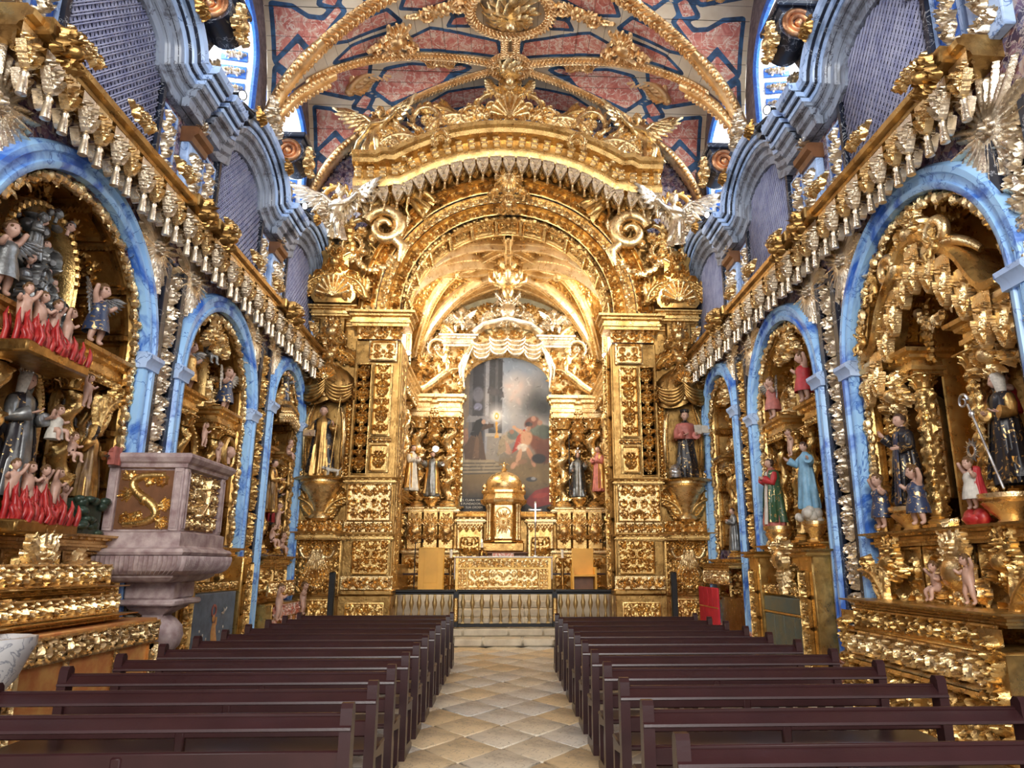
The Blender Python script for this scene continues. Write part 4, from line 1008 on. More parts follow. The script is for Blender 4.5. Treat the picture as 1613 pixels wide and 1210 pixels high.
for sd in (1, -1):
    for bi, c in enumerate(YC):
        cy = (7.25, 11.06, 14.55)[bi]
        l, r = atw(sd, cy, 6.12)
        t = thing('gallery_ledge', 'gilded gallery ledge with hanging lambrequins over the %s arch, %s' % (BAYN[bi], SIDE[sd]), 'balcony ledge', l, r, 'gallery ledges along the nave walls')
        inst('shelf', shelf(), t)
        inst('frieze', frieze(3.7, .2, 2, .02, .05, G, .015), t, (0, -.26, -.30))
        for k in range(13):
            x = -1.74 + .29 * k; o = inst('lambrequin', lambrequin(GP if k % 2 else GL, .27, .40), t, (x, -.33 - .03 * (k % 2), -.44 - .04 * (k % 2))); inst('tassel', tassel(GP, .2), o, (0, -.03, -.05))
        for k in range(12): inst('inner_lambrequin', lambrequin(GP, .2, .30), t, (-1.6 + .29 * k, -.20, -.54))
        for x in (-1.1, 0, 1.1): inst('scroll_crest', orn_patera(GL, .6, .30), t, (x, -.40, .14))
        for x in (-1.55, 1.55): inst('console', orn_crest(GD, .42, .40), t, (x, -.53, -.26))
        t = thing('lattice_screen', 'blue-grey gallery lattice screen above the %s arch, %s' % (BAYN[bi], SIDE[sd]), 'screen', atw(sd, cy, 6.2)[0], r, 'gallery lattice screens')
        inst('lattice', lattice(), t, (0, -.05, 0)); inst('gallery_shade_sheet', cached('lback', lambda: MB().prism([(-.95, 0), (.95, 0), (.95, 1.55)] + [(.95 * math.cos(a), 1.55 + .44 * math.sin(a)) for a in np.linspace(0, PI, 15)][1:-1] + [(-.95, 1.55)], -.012, .0).mesh('gallery_shade_sheet', DARK, 0)), t)  # flat dark sheet on the wall stands for the unlit room behind the lattice
        inst('frame', cached('lfr', lambda: MB().mold([(-.95, 0), (-.95, 1.55)] + [(.95 * math.cos(a), 1.55 + .44 * math.sin(a)) for a in np.linspace(PI, 0, 15)][1:-1] + [(.95, 1.55), (.95, 0)], [(0, 0), (.09, 0), (.09, .07), (0, .09)]).mesh('frame', BLACK)), t)
        e = wallpart('entablature', entab(GREYM, [(0, -.34), (.10, -.34), (.11, -.22), (.17, -.19), (.18, -.10), (.25, -.07), (.26, .0), (0, .0)], 'lower_entablature'), sd, cy, 7.86)
        inst('cornice', entab(PALEBLUE, [(0, 0), (.28, .0), (.29, .06), (.35, .08), (.36, .15), (.44, .19), (.46, .28), (.30, .30), (-.4, .30)], 'upper_cornice'), e)
        inst('cornice_fillet', entab(BLACK, [(.2, .055), (.325, .06), (.325, .082), (.2, .085)], 'cornice_fillet'), e); inst('cornice_fillet', entab(BLACK, [(.2, .15), (.40, .15), (.40, .172), (.2, .18)], 'cornice_fillet2'), e); inst('cornice_fillet', entab(BLACK, [(.1, -.205), (.145, -.205), (.145, -.18), (.1, -.18)], 'cornice_fillet3'), e); inst('cornice_fillet', entab(BLACK, [(.1, -.08), (.225, -.085), (.225, -.062), (.1, -.06)], 'cornice_fillet4'), e)
        inst('cornice_crest', orn_crest(GP, .8, .6), e, (0, -.42, .90)); inst('gilt_knob', orn_patera(GD, .34, .34), e, (-sd * .45 * 0 + .75, -.50, .50)); inst('gilt_knob', orn_patera(GD, .34, .34), e, (-.75, -.50, .50))
        for s in (-1, 1):
            p = wallpart('blue_panel', cached('bpan', lambda: MB().box(-.19, .19, -.03, 0, 0, 1.12, .01).mesh('blue_panel', DEEPBLUE)), sd, cy + s * 1.26, 6.25)
            inst('gilt_drop', orn_drop(GP, .30, 1.02, 2), p, (0, -.03, .05)); 
            inst('panel_border', cached('bpb', lambda: MB().mold([(-.19, 0), (-.19, 1.12), (.19, 1.12), (.19, 0)], [(0, -.02), (.05, -.02), (.05, .03), (0, .04)], True).mesh('panel_border', PALEBLUE)), p)
    for y in (5.4, 9.17, 12.82, 15.85):
        p = wallpart('gallery_pilaster', cached('gpil', lambda: MB().box(-.22, .22, -.12, 0, 0, 1.0, .015).mesh('gallery_pilaster', PALEBLUE)), sd, y, 6.22)
        inst('gilt_drop', orn_drop(GP, .36, .95, 0), p, (0, -.12, .03))
        inst('capital', cached('gcap', lambda: MB().mold([(-.24, 0), (.24, 0)], [(0, -.02), (.16, -.02), (.18, .06), (.24, .10), (.25, .18), (.20, .21), (0, .21)]).mesh('capital', BROWNW)), p, (0, 0, 1.0))
        inst('scroll_relief', orn_patera(GP, .4, .24), p, (0, -.15, 1.24))
# black volute corbels under the vault
def corbel_mesh():
    O = [(0, 1.30), (-.86, 1.26)] + [(-.62 + .27 * math.cos(a), .98 + .27 * math.sin(a)) for a in np.linspace(PI * .75, PI * 1.75, 12)] + [(-.30, .55), (-.34, .38), (-.30, .16), (-.12, .02), (0, 0)]
    M_ = RZ(PI / 2) @ np.eye(4)
    mb = MB(); M_ = np.array([[0, 1, 0, 0], [1, 0, 0, 0], [0, 0, 1, 0], [0, 0, 0, 1.]])
    mb.prism(O, -.30, .30, M=M_); mb.box(-.38, .38, -.92, .0, 1.26, 1.36, .02); mb.box(-.24, .24, -.52, 0, -.22, .05, .02)
    return mb.mesh('volute_block', BLACK, 35)
def corbel_scroll():
    mb = MB()
    for s in (1,):
        t = np.linspace(0, 2.3 * 2 * PI, 46); r = .23 * (1 - t / 16.5); mb.tube(np.c_[np.full(46, s * .31), -.60 + r * np.cos(t + 1), .97 + r * np.sin(t + 1)], [.05, .045, .02], 6)
        mb.ell((s * .33, -.60, .97), .07, 8, 5)
    return mb.mesh('gilt_scroll', goldmat('coppery_gilding', (.85, .45, .22), (.45, .2, .1), .4), 60)
for sd in (1, -1):
    for bi, y in enumerate((5.4, 9.15, 12.9, 15.98)):
        l = (sd * (WU + .0), y, 8.36)
        t = thing('volute_corbel', 'black volute corbel with gilded scroll, %s along the %s' % (['first', 'second', 'third', 'corner fourth'][bi], SIDE[sd]), 'corbel', l, -sd * PI / 2, 'black volute corbels under the vault')
        inst('volute_block', cached('corb', corbel_mesh), t); inst('gilt_scroll', cached('corbs', corbel_scroll), t); inst('gilt_scroll', cached('corbs', corbel_scroll), t, sc=(-1, 1, 1))
        inst('front_mask', orn_crest(GL, .6, .62), t, (0, -.88, .62)); inst('side_leaf', orn_plume(GP, .55), t, (.36, -.30, .2), (0, 0, PI / 2)); inst('side_leaf', orn_plume(GP, .55), t, (-.36, -.30, .2), (0, 0, -PI / 2))
# spot lamps standing on the cornice
for sd in (1, -1):
    for k, y in enumerate((9.62, 9.98, 13.05, 13.42)):
        t = thing('spot_lamp', 'small black spot lamp shining from the cornice, %s along the %s' % (['first', 'second', 'third', 'fourth'][k], SIDE[sd]), 'lamp', (sd * 4.06, y, 8.17), 0, 'spot lamps on the cornices')
        tg = Vector((sd * -.5, 1, -.25)) if k % 2 else Vector((-sd * .9, -.55, -.35)); q = tg.to_track_quat('Z', 'Y').to_euler()
        h = inst('housing', cached('lh', lambda: MB().lathe([(.001, -.12), (.06, -.12), (.065, .10), (.075, .12), (.06, .12), (.055, .09)], 14).mesh('housing', BLKM)), t, (0, 0, .25), q)
        inst('lamp_face', cached('lf', lambda: MB().lathe([(.058, .105), (.001, .108)], 14).mesh('lamp_face', BULB)), h)
        inst('bracket', cached('lb', lambda: MB().box(-.02, .02, -.02, .02, 0, .2).box(-.07, .07, -.05, .05, 0, .02).mesh('bracket', BLKM)), t)

# ------------------------------------------------------------------ carved retable pieces
def salomon(h, r, mat, key=0, turns=3.2, vine=True):
    def f():
        nu, nv = 26, int(h / .03); Rl = Rel(2 * PI * r, h, .022); g = random.Random(key)
        if vine:
            for k in range(int(h / .07)):
                z = k * .07; a = (z / h * turns * 2 * PI + PI) % (2 * PI) - PI; x = a * r
                for xx in (x, x - 2 * PI * r, x + 2 * PI * r):
                    Rl.lobe(xx, z, g.uniform(0, 6.3), r * .55, r * .15, r * .26, .8)
                    if k % 2 == 0: Rl.dot(xx + g.uniform(-.25, .25) * r, z + .02, r * .18, r * .26)
        def mp(X, Z, H):
            a = X / r; tw = Z / h * turns * 2 * PI; rr = r * .74 + H + r * .14 * np.cos(a - tw)
            ox, oy = .38 * r * np.cos(tw), .30 * r * np.sin(tw); return np.stack([rr * np.sin(a) + ox, -rr * np.cos(a) + oy, Z], -1)
        return Rl.mesh('twisted_shaft', mat, mp, smooth=70)
    return cached(('sal', h, r, mat.name, key), f)
def straightcol(h, r, mat, key=0):
    """column wrapped in carved leaves"""
    def f():
        Rl = Rel(2 * PI * r, h, .02); g = random.Random(key + 3); n = int(h / (r * 1.2))
        for k in range(n):
            for q in range(4): Rl.scroll((-.75 + .5 * q) * PI * r, (k + .5) * h / n, r * .55, g.uniform(0, 6), 1 if (q + k) % 2 else -1, 1.2, r * .3)
        def mp(X, Z, H): a = X / r; rr = r * .8 + H; return np.stack([rr * np.sin(a), -rr * np.cos(a), Z], -1)
        return Rl.mesh('carved_shaft', mat, mp, smooth=70)
    return cached(('scol', h, r, mat.name, key), f)
def column(parent, x, y, z, h, r, mat, key=0, twist=True, name='column'):
    hb = r * 1.0; hc = r * 1.7; sh = h - hb - hc
    o = inst(name, (salomon(round(sh, 2), r, mat, key) if twist else straightcol(round(sh, 2), r, mat, key)), parent, (x, y, z + hb))
    inst('base', cached(('cbase', r, mat.name), lambda: MB().lathe([(r * 1.25, 0), (r * 1.25, r * .25), (r * 1.35, r * .4), (r * 1.2, r * .6), (r * .95, r * .7), (r * 1.1, r * .85), (r * .9, r)], 18).box(-r * 1.35, r * 1.35, -r * 1.35, r * 1.35, -r * .2, r * .12).mesh('base', mat)), o, (0, 0, -hb))
    def cap():
        mb = MB().lathe([(r * .85, 0), (r * 1.0, r * .12), (r * .85, r * .2), (r * .95, r * .9), (r * 1.3, r * 1.45)], 16)
        for ring, (zz, l) in enumerate(((.2, .8), (.7, .8))):
            for k in range(8):
                a = (k + .5 * ring) * PI / 4; c, s = math.cos(a), math.sin(a); mb.tube([(c * r * .9, s * r * .9, zz * r), (c * r * 1.1, s * r * 1.1, (zz + .45) * r), (c * r * 1.5, s * r * 1.5, (zz + .62) * r), (c * r * 1.5, s * r * 1.5, (zz + .45) * r)], [r * .2, r * .26, r * .18, r * .08], 5, flat=.5)
        mb.box(-r * 1.45, r * 1.45, -r * 1.45, r * 1.45, r * 1.45, r * 1.7, r * .08); return mb.mesh('capital', mat, 50)
    inst('capital', cached(('ccap', r, mat.name), cap), o, (0, 0, sh)); return o
def cornice_mesh(w, d, mat, hh=.3, key='', brk=()):
    """entablature block with returns: profile swept around front and sides in plan"""
    def f():
        pr = [(0, 0), (.015, .0), (.02, hh * .18), (.05, hh * .22), (.05, hh * .38), (.02, hh * .42), (.02, hh * .6), (.07, hh * .68), (.08, hh * .8), (.14, hh * .86), (.15, hh), (0, hh)]
        mb = MB(); n = len(pr); V = []
        pts = [(-w / 2, 0, -1, 0), (-w / 2, -d, -1, -1), (w / 2, -d, 1, -1), (w / 2, 0, 1, 0)]
        for (x, y, sx, sy) in pts:
            for (o, z) in pr: V.append((x + sx * o, y + sy * o, z))
        mb.add(V, [(a * n + j, (a + 1) * n + j, (a + 1) * n + j + 1, a * n + j + 1) for a in range(3) for j in range(n - 1)], [(0 * n + n - 1, n + n - 1, 2 * n + n - 1, 3 * n + n - 1), (3 * n, 2 * n, n, 0)])
        k = max(2, int(w / .14))
        for q in range(k): x = -w / 2 + (q + .5) * w / k; mb.box(x - .025, x + .025, -d - .085, -d, hh * .68, hh * .84)
        return mb.mesh('cornice', mat, 30)
    return cached(('corn', round(w, 2), round(d, 2), mat.name, round(hh, 2)), f)
def archrel(hw, z0, im, p, mat, seed, res=.018, amp=.07):
    """carved back panel filling an arch"""
    def f():
        R = Rel(2 * hw, im + hw - z0, res); R.arab(0, hw, 0, im + hw - z0, p, amp, seed); R.mirror()
        return R.mesh('carved_back', mat, mask=lambda X, Z: (Z < im - z0) | (X ** 2 + (Z - im + z0) ** 2 < hw * hw))
    return cached(('arel', hw, z0, im, p, mat.name, seed), f)
def soffit(hw, im, dep, mat, z0=1.9):
    """coffered soffit and jambs of a chapel arch"""
    def f():
        L = PI * hw + 2 * (im - z0); R = Rel(L, dep, .019); n = max(7, int(L / .62)); n += (n + 1) % 2; p = L / n
        for k in range(n):
            x = -L / 2 + (k + .5) * p; R.scroll(x - p * .16, dep * .5, p * .2, PI / 2, 1, 1.2, .05); R.scroll(x + p * .16, dep * .5, p * .2, PI / 2, -1, 1.2, .05); R.palm(x, dep * .5, p * .22, PI / 2, 5, 2, .05); R.flower(x, dep * .38, p * .1, .07)
            m = (np.abs(R.X - (x - p / 2)) < p * .07)[None, :] & (R.Z > -1)[:, None]; R.H = np.where(m, np.maximum(R.H, .05 + .02 * (np.abs((R.Z * 22) % 1 - .5) > .25)[:, None]), R.H)
            d = np.minimum(np.minimum(R.X[None, :] - x + p * .40, x + p * .40 - R.X[None, :]), np.minimum(R.Z[:, None] - dep * .16, dep * .84 - R.Z[:, None])); R.H = np.where((d > 0) & (d < .03), np.maximum(R.H, .035), R.H)
        zz = R.Z[:, None]; R.H = np.where((zz < dep * .1) | (zz > dep * .9), .05, R.H)
        def mp(X, Z, H):
            q = PI * hw / 2; a = np.clip(X, -q, q) / hw; ex = np.clip(np.abs(X) - q, 0, None); r = hw - .015 - H
            return np.stack([r * np.sin(a), Z, im + r * np.cos(a) - ex], -1)
        return R.mesh('coffered_soffit', mat, mp)
    return cached(('sof', hw, im, dep, mat.name), f)
def niche_shell(w, h, d, mat, n=14):
    """half-round niche with shell head: opening on y=0, recess to +y"""
    def f():
        r = w / 2; mb = MB(); zs = [0, (h - r)]; a = np.linspace(0, PI, n + 1)
        V = [(-r * math.cos(t), d * math.sin(t), z) for z in zs for t in a]
        for q in range(1, 7):
            e = q * PI / 12; V += [(-r * math.cos(t) * math.cos(e), d * math.sin(t) * math.cos(e), h - r + r * math.sin(e)) for t in a]
        m = n + 1; mb.add(V, [(i * m + j, i * m + j + 1, (i + 1) * m + j + 1, (i + 1) * m + j) for i in range(7) for j in range(n)])
        return mb.mesh('niche', mat, 50)
    return cached(('niche', w, h, d, mat.name), f)
def archframe(w, h, mat, b=.09, proud=.08, key=''):
    def f():
        r = w / 2; mb = MB().mold([(-r, 0), (-r, h - r)] + arc(0, h - r, r, 180, 0, 21)[1:-1] + [(r, h - r), (r, 0)], [(0, 0), (proud * .6, 0), (proud, b * .3), (proud * .7, b * .5), (proud, b * .8), (proud * .5, b), (0, b)])
        for t in np.linspace(0, PI, 22): mb.ell((r * math.cos(t) + b * .5 * math.cos(t), -proud, h - r + (r + b * .5) * math.sin(t)), b * .28, 6, 4)
        return mb.mesh('arch_frame', mat, 45)
    return cached(('afr', w, h, mat.name, b, proud), f)
def pedestal(parent, x, y, z, w, h, mat, name='pedestal'):
    me = cached(('ped', round(w, 2), round(h, 2), mat.name), lambda: MB().lathe([(.001, 0), (w * .25, 0), (w * .30, h * .12), (w * .22, h * .22), (w * .34, h * .45), (w * .48, h * .72), (w * .42, h * .78), (w * .52, h * .86), (w * .52, h), (.001, h)], 20, flute=20, fa=.10).mesh('pedestal', mat))
    return inst(name, me, parent, (x, y, z))
def frontal(parent, w, h, mat_field, mat_edge, y, z=0, damask=True):
    o = MB().box(-w / 2, w / 2, y, y + .5, z, z + h, .01).build('altar_front', mat_field, parent)
    inst('carved_border', frieze(w, .22, 4, .018, .04, mat_edge, .02), o, (0, y, z + h - .24))
    for s in (-1, 1): inst('carved_border', candel(.2, h - .26, 1, .018, .04, mat_edge, .02), o, (s * (w / 2 - .1), y, z + .01))
    for s in (-.33, .33): inst('carved_strip', candel(.1, h - .26, 2, .016, .03, mat_edge, .01), o, (s * w * .5, y, z + .01))
    return o
# ------------------------------------------------------------------ the six side altarpieces
def wl(sd, bi, u, d, z): return (sd * (W + d), YC[bi] - sd * u, z)
def wr(sd, a=0.0): return -sd * PI / 2 + a
def ring(hw, im, z0, y, r=None):
    r = r or hw - .07; return [(-r, y, z) for z in np.linspace(z0, im, 14)] + [(r * math.cos(t), y, im + r * math.sin(t)) for t in np.linspace(PI, 0, 40)[1:-1]] + [(r, y, z) for z in np.linspace(im, z0, 14)]
def retable(sd, bi, label, cols, ent_z, mat=G, zb0=1.9, niche=True, twist=True, attic=True, seed=0, edge=GL):
    c, hw, im = YC[bi], HWID[bi], IMP[bi]; t = thing('altarpiece', label, 'altarpiece', (sd * W, c, 0), wr(sd))
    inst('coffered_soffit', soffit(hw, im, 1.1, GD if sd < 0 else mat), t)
    inst('carved_back', archrel(hw, zb0 - .1, im, .42, mat, seed), t, (0, .95, zb0 - .1))
    garland(ring(hw, im, .9, .03), .062, edge, 'garland', t, seed)
    mb = MB(); mb.box(-hw + .02, hw - .02, .0, 1.2, .0, zb0 - .06, .02); mb.build('base', GF, t)
    inst('cornice', cornice_mesh(2 * hw - .25, .5, mat, .16), t, (0, .42, zb0 - .16))
    n = 3 if bi < 2 else 2
    for q in range(n): 
        w_ = (2 * hw - .2) / n; inst('carved_panel', carved(w_ - .03, zb0 - 1.12, .3, seed + q % 2, .02, .05, mat), t, (-hw + .1 + (q + .5) * w_, -.01, .95))
    # body with side panels, columns, entablature
    inst('side_panel', carved(.62 if bi < 2 else .4, ent_z - zb0, .26, seed + 3, .018, .05, mat), t, (hw - (.34 if bi < 2 else .23), .55, zb0)); inst('side_panel', carved(.62 if bi < 2 else .4, ent_z - zb0, .26, seed + 3, .018, .05, mat), t, (-hw + (.34 if bi < 2 else .23), .55, zb0))
    for k, (u, y, r) in enumerate(cols): column(t, u, y, zb0 + .05, ent_z - zb0 - .05, r, mat, seed + k, twist)
    if niche:
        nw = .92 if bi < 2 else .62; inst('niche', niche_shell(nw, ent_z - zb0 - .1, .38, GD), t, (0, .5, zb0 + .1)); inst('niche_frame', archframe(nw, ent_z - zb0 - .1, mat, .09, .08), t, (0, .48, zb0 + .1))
    for s in (-1, 1):
        w_ = hw * .62; inst('entablature', cornice_mesh(w_, .42, mat, .30), t, (s * (hw - w_ / 2 - .07), .55, ent_z))
        inst('frieze', frieze(w_ - .06, .12, seed, .016, .035, mat, .01), t, (s * (hw - w_ / 2 - .07), .11, ent_z - .05))
    if attic:
        inst('attic_arch', archframe(hw * .85, min(1.15, im + hw - ent_z - .45), mat, .13, .2), t, (0, .62, ent_z + .25)); inst('crest', orn_crest(edge, hw * .8, .55), t, (0, .12, im + hw - .62))
        for s in (-1, 1): inst('scroll_carving', orn_cscroll(edge, .62 if bi < 2 else .45), t, (s * hw * .55, .35, ent_z + .3), sc=(-s, 1, 1))
    return t
# --- pulpit wall, first bay: souls altar
t = retable(-1, 0, 'gilded souls altarpiece under a coffered arch, just before the pulpit', [(-.60, .18, .125), (.60, .18, .125), (1.2, .36, .085)], 3.62, G, seed=1, attic=False); inst('attic_arch', archframe(1.05, 1.22, G, .15, .25), t, (-.05, .55, 3.92))
inst('cartouche', orn_crest(GL, .95, .95), t, (-.25, -.26, 1.05)); inst('leaf_spray', orn_plume(GL, .6), t, (.35, -.2, 1.35), (0, .9, 0)); 
inst('oval_medallion', cached('omed', lambda: MB().mold([(.21 * math.cos(a), .27 * math.sin(a)) for a in np.linspace(0, 2 * PI, 29)[:-1]], [(0, -.02), (.05, 0), (.08, -.03), (.05, -.07), (0, -.08)], True).mesh('oval_medallion', G)), t, (1.0, .48, 3.28)); putto_into(t, 'sit', SILVCLOTH, (1.0, .46, 3.08), .42)
inst('scrolled_volute', orn_plume(G, .7), t, (1.22, .1, 3.0), (0, -.2, 0))
for k, (z, h) in enumerate(((1.40, .20), (1.13, .18))): inst('carved_frieze', frieze(1.85, h, k + 1, .014, .05, GL, .02), t, (-.25, -.42 - .12 * k, z)); inst('cornice', cornice_mesh(1.95, .4 + .12 * k, GF, .07), t, (-.25, -.02, z - .08))
frontal(t, 2.5, 1.04, ORNG, GL, -.72); 
for s in (-1, 1): MB().box(s * 1.33 - .12, s * 1.33 + .12, -.12, .05, .0, 1.86, .02).build('side_pilaster', GF, t); inst('candelabrum_relief', candel(.2, 1.7, 1, .018, .05, G, .01), t, (s * 1.33, -.125, .06))
def flames(parent, w, h, loc, n=44, seed=0):
    g = random.Random(seed); mb = MB()
    for k in range(n):
        x = (k / (n - 1) - .5) * w; y = g.uniform(-.10, .10); l = h * g.uniform(.6, 1.1); mb.tube([(x, y, 0), (x + g.uniform(-.03, .03), y - .02, l * .4), (x + g.uniform(-.05, .05), y, l * .75), (x + g.uniform(-.06, .06), y, l)], [.03, .03, .02, .004], 5)
    return mb.build('flames', FLAME, parent, loc, smooth=80)
for (nm, lab, u, d, z, w_, s_) in (('souls_in_flames', 'red carved flames with pale souls on the upper ledge above the crowned nun', -.42, -.06, 3.52, .85, .46), ('souls_in_flames', 'red carved flames with pale souls at the foot of the crowned nun', -.28, -.12, 1.96, .80, .42)):
    g_ = thing(nm, lab, 'sculpture', wl(-1, 0, u, d, z), wr(-1)); flames(g_, w_, .34, (0, -.02, 0)); flames(g_, w_, .22, (0, -.12, 0), 40, 4)
    MB().box(-w_ / 2 - .06, w_ / 2 + .06, -.22, .2, -.10, .02, .02).build('ledge', GD, g_)
    for k in range(4): putto_into(g_, 'stand', FLESH, ((k - 1.5) * w_ * .26, -.03, .12), s_, flip=1 if k % 2 else -1, rz=.2 * (k - 1.5))
saint('saint_statue', 'crowned nun statue in silver-black mantle holding a child, in the niche over the lower flames', wl(-1, 0, -.1, .22, 2.22), wr(-1), 1.22, SILVCLOTH, BLKCLOTH, None, FLESH, 'child', WHTCLOTH, None, SILV, 2)
putto_thing('child_figure', 'small pale child carried on the arm of the crowned nun', wl(-1, 0, .12, .0, 2.78), wr(-1), .42, 'sit', FLESH, drape=WHTCLOTH)
saint('saint_statue', 'dark-faced friar statue with silver ray halo holding a pink model church, beside the pulpit', wl(-1, 0, .88, .06, 2.26), wr(-1), .84, GOLDCLOTH, BRNCLOTH, None, DFLESH, 'bless', GOLDCLOTH, SILV, None, 5)
mc = thing('model_church', 'small pink model church held by the dark-faced friar', 'model', wl(-1, 0, 1.08, -.10, 2.68), wr(-1)); MB().box(-.05, .05, -.04, .04, 0, .14).prism([(-.06, .14), (0, .2), (.06, .14)], -.04, .04).build('nave', PINKCLOTH, mc); MB().box(-.07, -.03, -.045, -.02, 0, .2).box(.03, .07, -.045, -.02, 0, .2).build('tower', PINKCLOTH, mc)
gr = thing('rock_base', 'dark green carved rock under the dark-faced friar statue', 'rock', wl(-1, 0, .90, .06, 1.9), wr(-1)); mb = MB(); g_ = random.Random(4)
for k in range(46): mb.ell((g_.uniform(-.22, .22), g_.uniform(-.14, .08), g_.uniform(.03, .38)), (g_.uniform(.05, .08), .06, g_.uniform(.035, .055)), 7, 5)
mb.box(-.2, .2, -.1, .12, 0, .38).build('boulders', ROCK, gr, smooth=70)
ts = thing('saints_tree', 'silvered cluster of carved saints and clouds inside the golden upper arch', 'sculpture', wl(-1, 0, -.07, .38, 3.95), wr(-1)); mb = MB(); g_ = random.Random(9)
for k in range(40): mb.ell((g_.uniform(-.33, .33), g_.uniform(0, .2), g_.uniform(.1, 1.2)), (g_.uniform(.07, .12), .08, g_.uniform(.05, .09)), 8, 6)
mb.build('clouds', SILVCLOTH, ts, smooth=70)
for k in range(14):
    x, z, s_ = g_.uniform(-.36, .36), g_.uniform(.35, 1.2), g_.uniform(.08, .11); inst('cherub_head', head_mesh(FLESH if k % 3 else SILVCLOTH), ts, (x, -.12, z), (.1, 0, g_.uniform(-.6, .6)), s_); inst('hair', hair_mesh(HAIR if k % 2 else SILVCLOTH, 'curly'), ts, (x, -.12, z), (0, 0, 0), s_)
for k in range(7): inst('cloud_scroll', orn_cscroll(SILVCLOTH, .34), ts, (g_.uniform(-.28, .28), -.10, g_.uniform(0, .9)), (0, g_.uniform(-.6, .6), 0), (g_.choice((-1, 1)), 1, 1))
for k, (x, z, s_) in enumerate(((-.2, .0, .60), (.22, -.05, .62), (.0, .28, .62), (-.14, .62, .5))):
    inst('robe', robe_mesh(SILVCLOTH, 1.0, k % 3, 1.25), ts, (x, -.08, z), sc=s_); 
    for sg in (-1, 1): inst('sleeve', cached('tsl%d' % sg, lambda: MB().tube([(sg * .1, 0, .76), (sg * .17, -.04, .62), (sg * .04, -.17, .62)], [.05, .06, .05], 8).mesh('sleeve', SILVCLOTH, 80)), ts, (x, -.08, z), sc=s_)
    inst('head', head_mesh(FLESH if k % 2 else DFLESH), ts, (x, -.09, z + .84 * s_), (.2, 0, .3 * (k % 3 - 1)), .155 * s_); inst('hair', hair_mesh(HAIR, 'short'), ts, (x, -.09, z + .84 * s_), (.2, 0, .3 * (k % 3 - 1)), .155 * s_)
putto_thing('winged_angel', 'dark winged angel in a kilt on the ledge beside the saints, nearest arch', wl(-1, 0, .62, .05, 3.95), wr(-1), .68, 'stand', FLESH, SILVCLOTH, HAIR, NAVY)
putto_thing('winged_angel', 'dark winged angel half hidden at the frame edge, mirrored partner across the golden arch', wl(-1, 0, -.92, .05, 3.95), wr(-1), .68, 'stand', FLESH, SILVCLOTH, HAIR, SILVCLOTH, flip=-1)
for k, (u, z) in enumerate(((.36, 2.6), (.34, 2.02), (.48, 3.2))): putto_thing('gilded_putto', 'small putto on the gilded column beside the crowned nun, %s' % ('middle', 'lowest', 'topmost')[k], wl(-1, 0, u, -.05, z), wr(-1), .36, 'stand' if k else 'sit', FLESH if k == 2 else DFLESH if 0 else FLESH, flip=(-1) ** k)
# --- pulpit wall, middle bay
t = retable(-1, 1, 'gilded altarpiece with winged figures in its arch, behind the pulpit', [(-.55, .2, .11), (.55, .2, .11), (-1.08, .3, .10), (1.08, .3, .10)], 3.72, G, 1.85, seed=2)
inst('oval_medallion', CACHE['omed'], t, (.84, .06, 3.35), sc=.8); inst('head', head_mesh(FLESH), t, (.84, .02, 3.27), sc=.2)
for s in (-1, 1): MB().box(s * 1.1 - .2, s * 1.1 + .2, -.35, .05, 0, 1.72, .02).build('side_pilaster', GF, t); inst('candelabrum_relief', candel(.3, 1.55, 1, .018, .05, G, .02), t, (s * 1.1, -.355, .08))
inst('carved_frieze', frieze(1.8, .14, 2, .018, .045, G, .015), t, (0, -.25, 1.22))
pf = MB().box(-.85, .85, -.30, .0, .1, 1.2, .01).build('altar_front', plain('grey_blue_boards', (.14, .20, .28), .5, 0, .15, 6, .15, 30, (.08, .12, .17)), t)
mb = MB(); # painted figure, dove and flower scrolls as a low relief on the grey-blue board
mb.tube([(0, -.31, .28), (.03, -.31, .50), (-.01, -.31, .66), (.02, -.31, .78)], [.05, .075, .06, .035], 8, flat=.15); mb.ell((.02, -.31, .84), (.05, .012, .055), 8, 6); mb.tube([(0, -.31, .70), (.10, -.31, .76), (.12, -.31, .86)], [.025, .02, .012], 6, flat=.3)
mb.build('painted_figure', ORNG, t); MB().mold(arc(.02, .95, .075, 0, 360, 19)[:-1], [(0, -.015), (.012, -.015), (.012, .015), (0, .015)], True, M=T(0, -.30, 0)).build('painted_ring', PINKCLOTH, t)
mb = MB(); mb.ell((.36, -.31, .90), (.06, .01, .02), 7, 5); leaf3(mb, (.36, -.31, .9), 1.0, .10); leaf3(mb, (.36, -.31, .9), 2.2, .10)
for s in (-1, 1):
    for k in range(9): mb.ell((s * (.30 + .16 * math.sin(k * .9)), -.303, .22 + .06 * k), (.022, .008, .022), 6, 4)
mb.build('painted_flowers', WHTCLOTH, t)['kind'] = 'stuff'
putto_thing('winged_angel', 'pale nude angel on the gilded entablature above the pulpit rail', wl(-1, 1, -.72, .15, 4.02), wr(-1), .74, 'stand', FLESH, SILVCLOTH, HAIR, GOLDCLOTH)
putto_thing('winged_angel', 'angel in dark tunic with raised wing, far end of the entablature behind the pulpit', wl(-1, 1, .72, .15, 4.02), wr(-1), .74, 'stand', FLESH, WHTCLOTH, HAIR, NAVY, flip=-1)
putto_thing('winged_angel', 'silvery winged figure hovering in the crown of the arch behind the pulpit', wl(-1, 1, 0, .2, 4.62), wr(-1), .55, 'sit', SILVCLOTH, SILVCLOTH, HAIR)
for k, (u, z) in enumerate(((-.3, 3.28), (.28, 3.1))): putto_thing('small_putto', 'little pale putto clinging to the gilded capitals behind the pulpit, %s one' % ('nearer', 'farther')[k], wl(-1, 1, u, -.02, z), wr(-1), .36, 'stand', FLESH, flip=(-1) ** k)
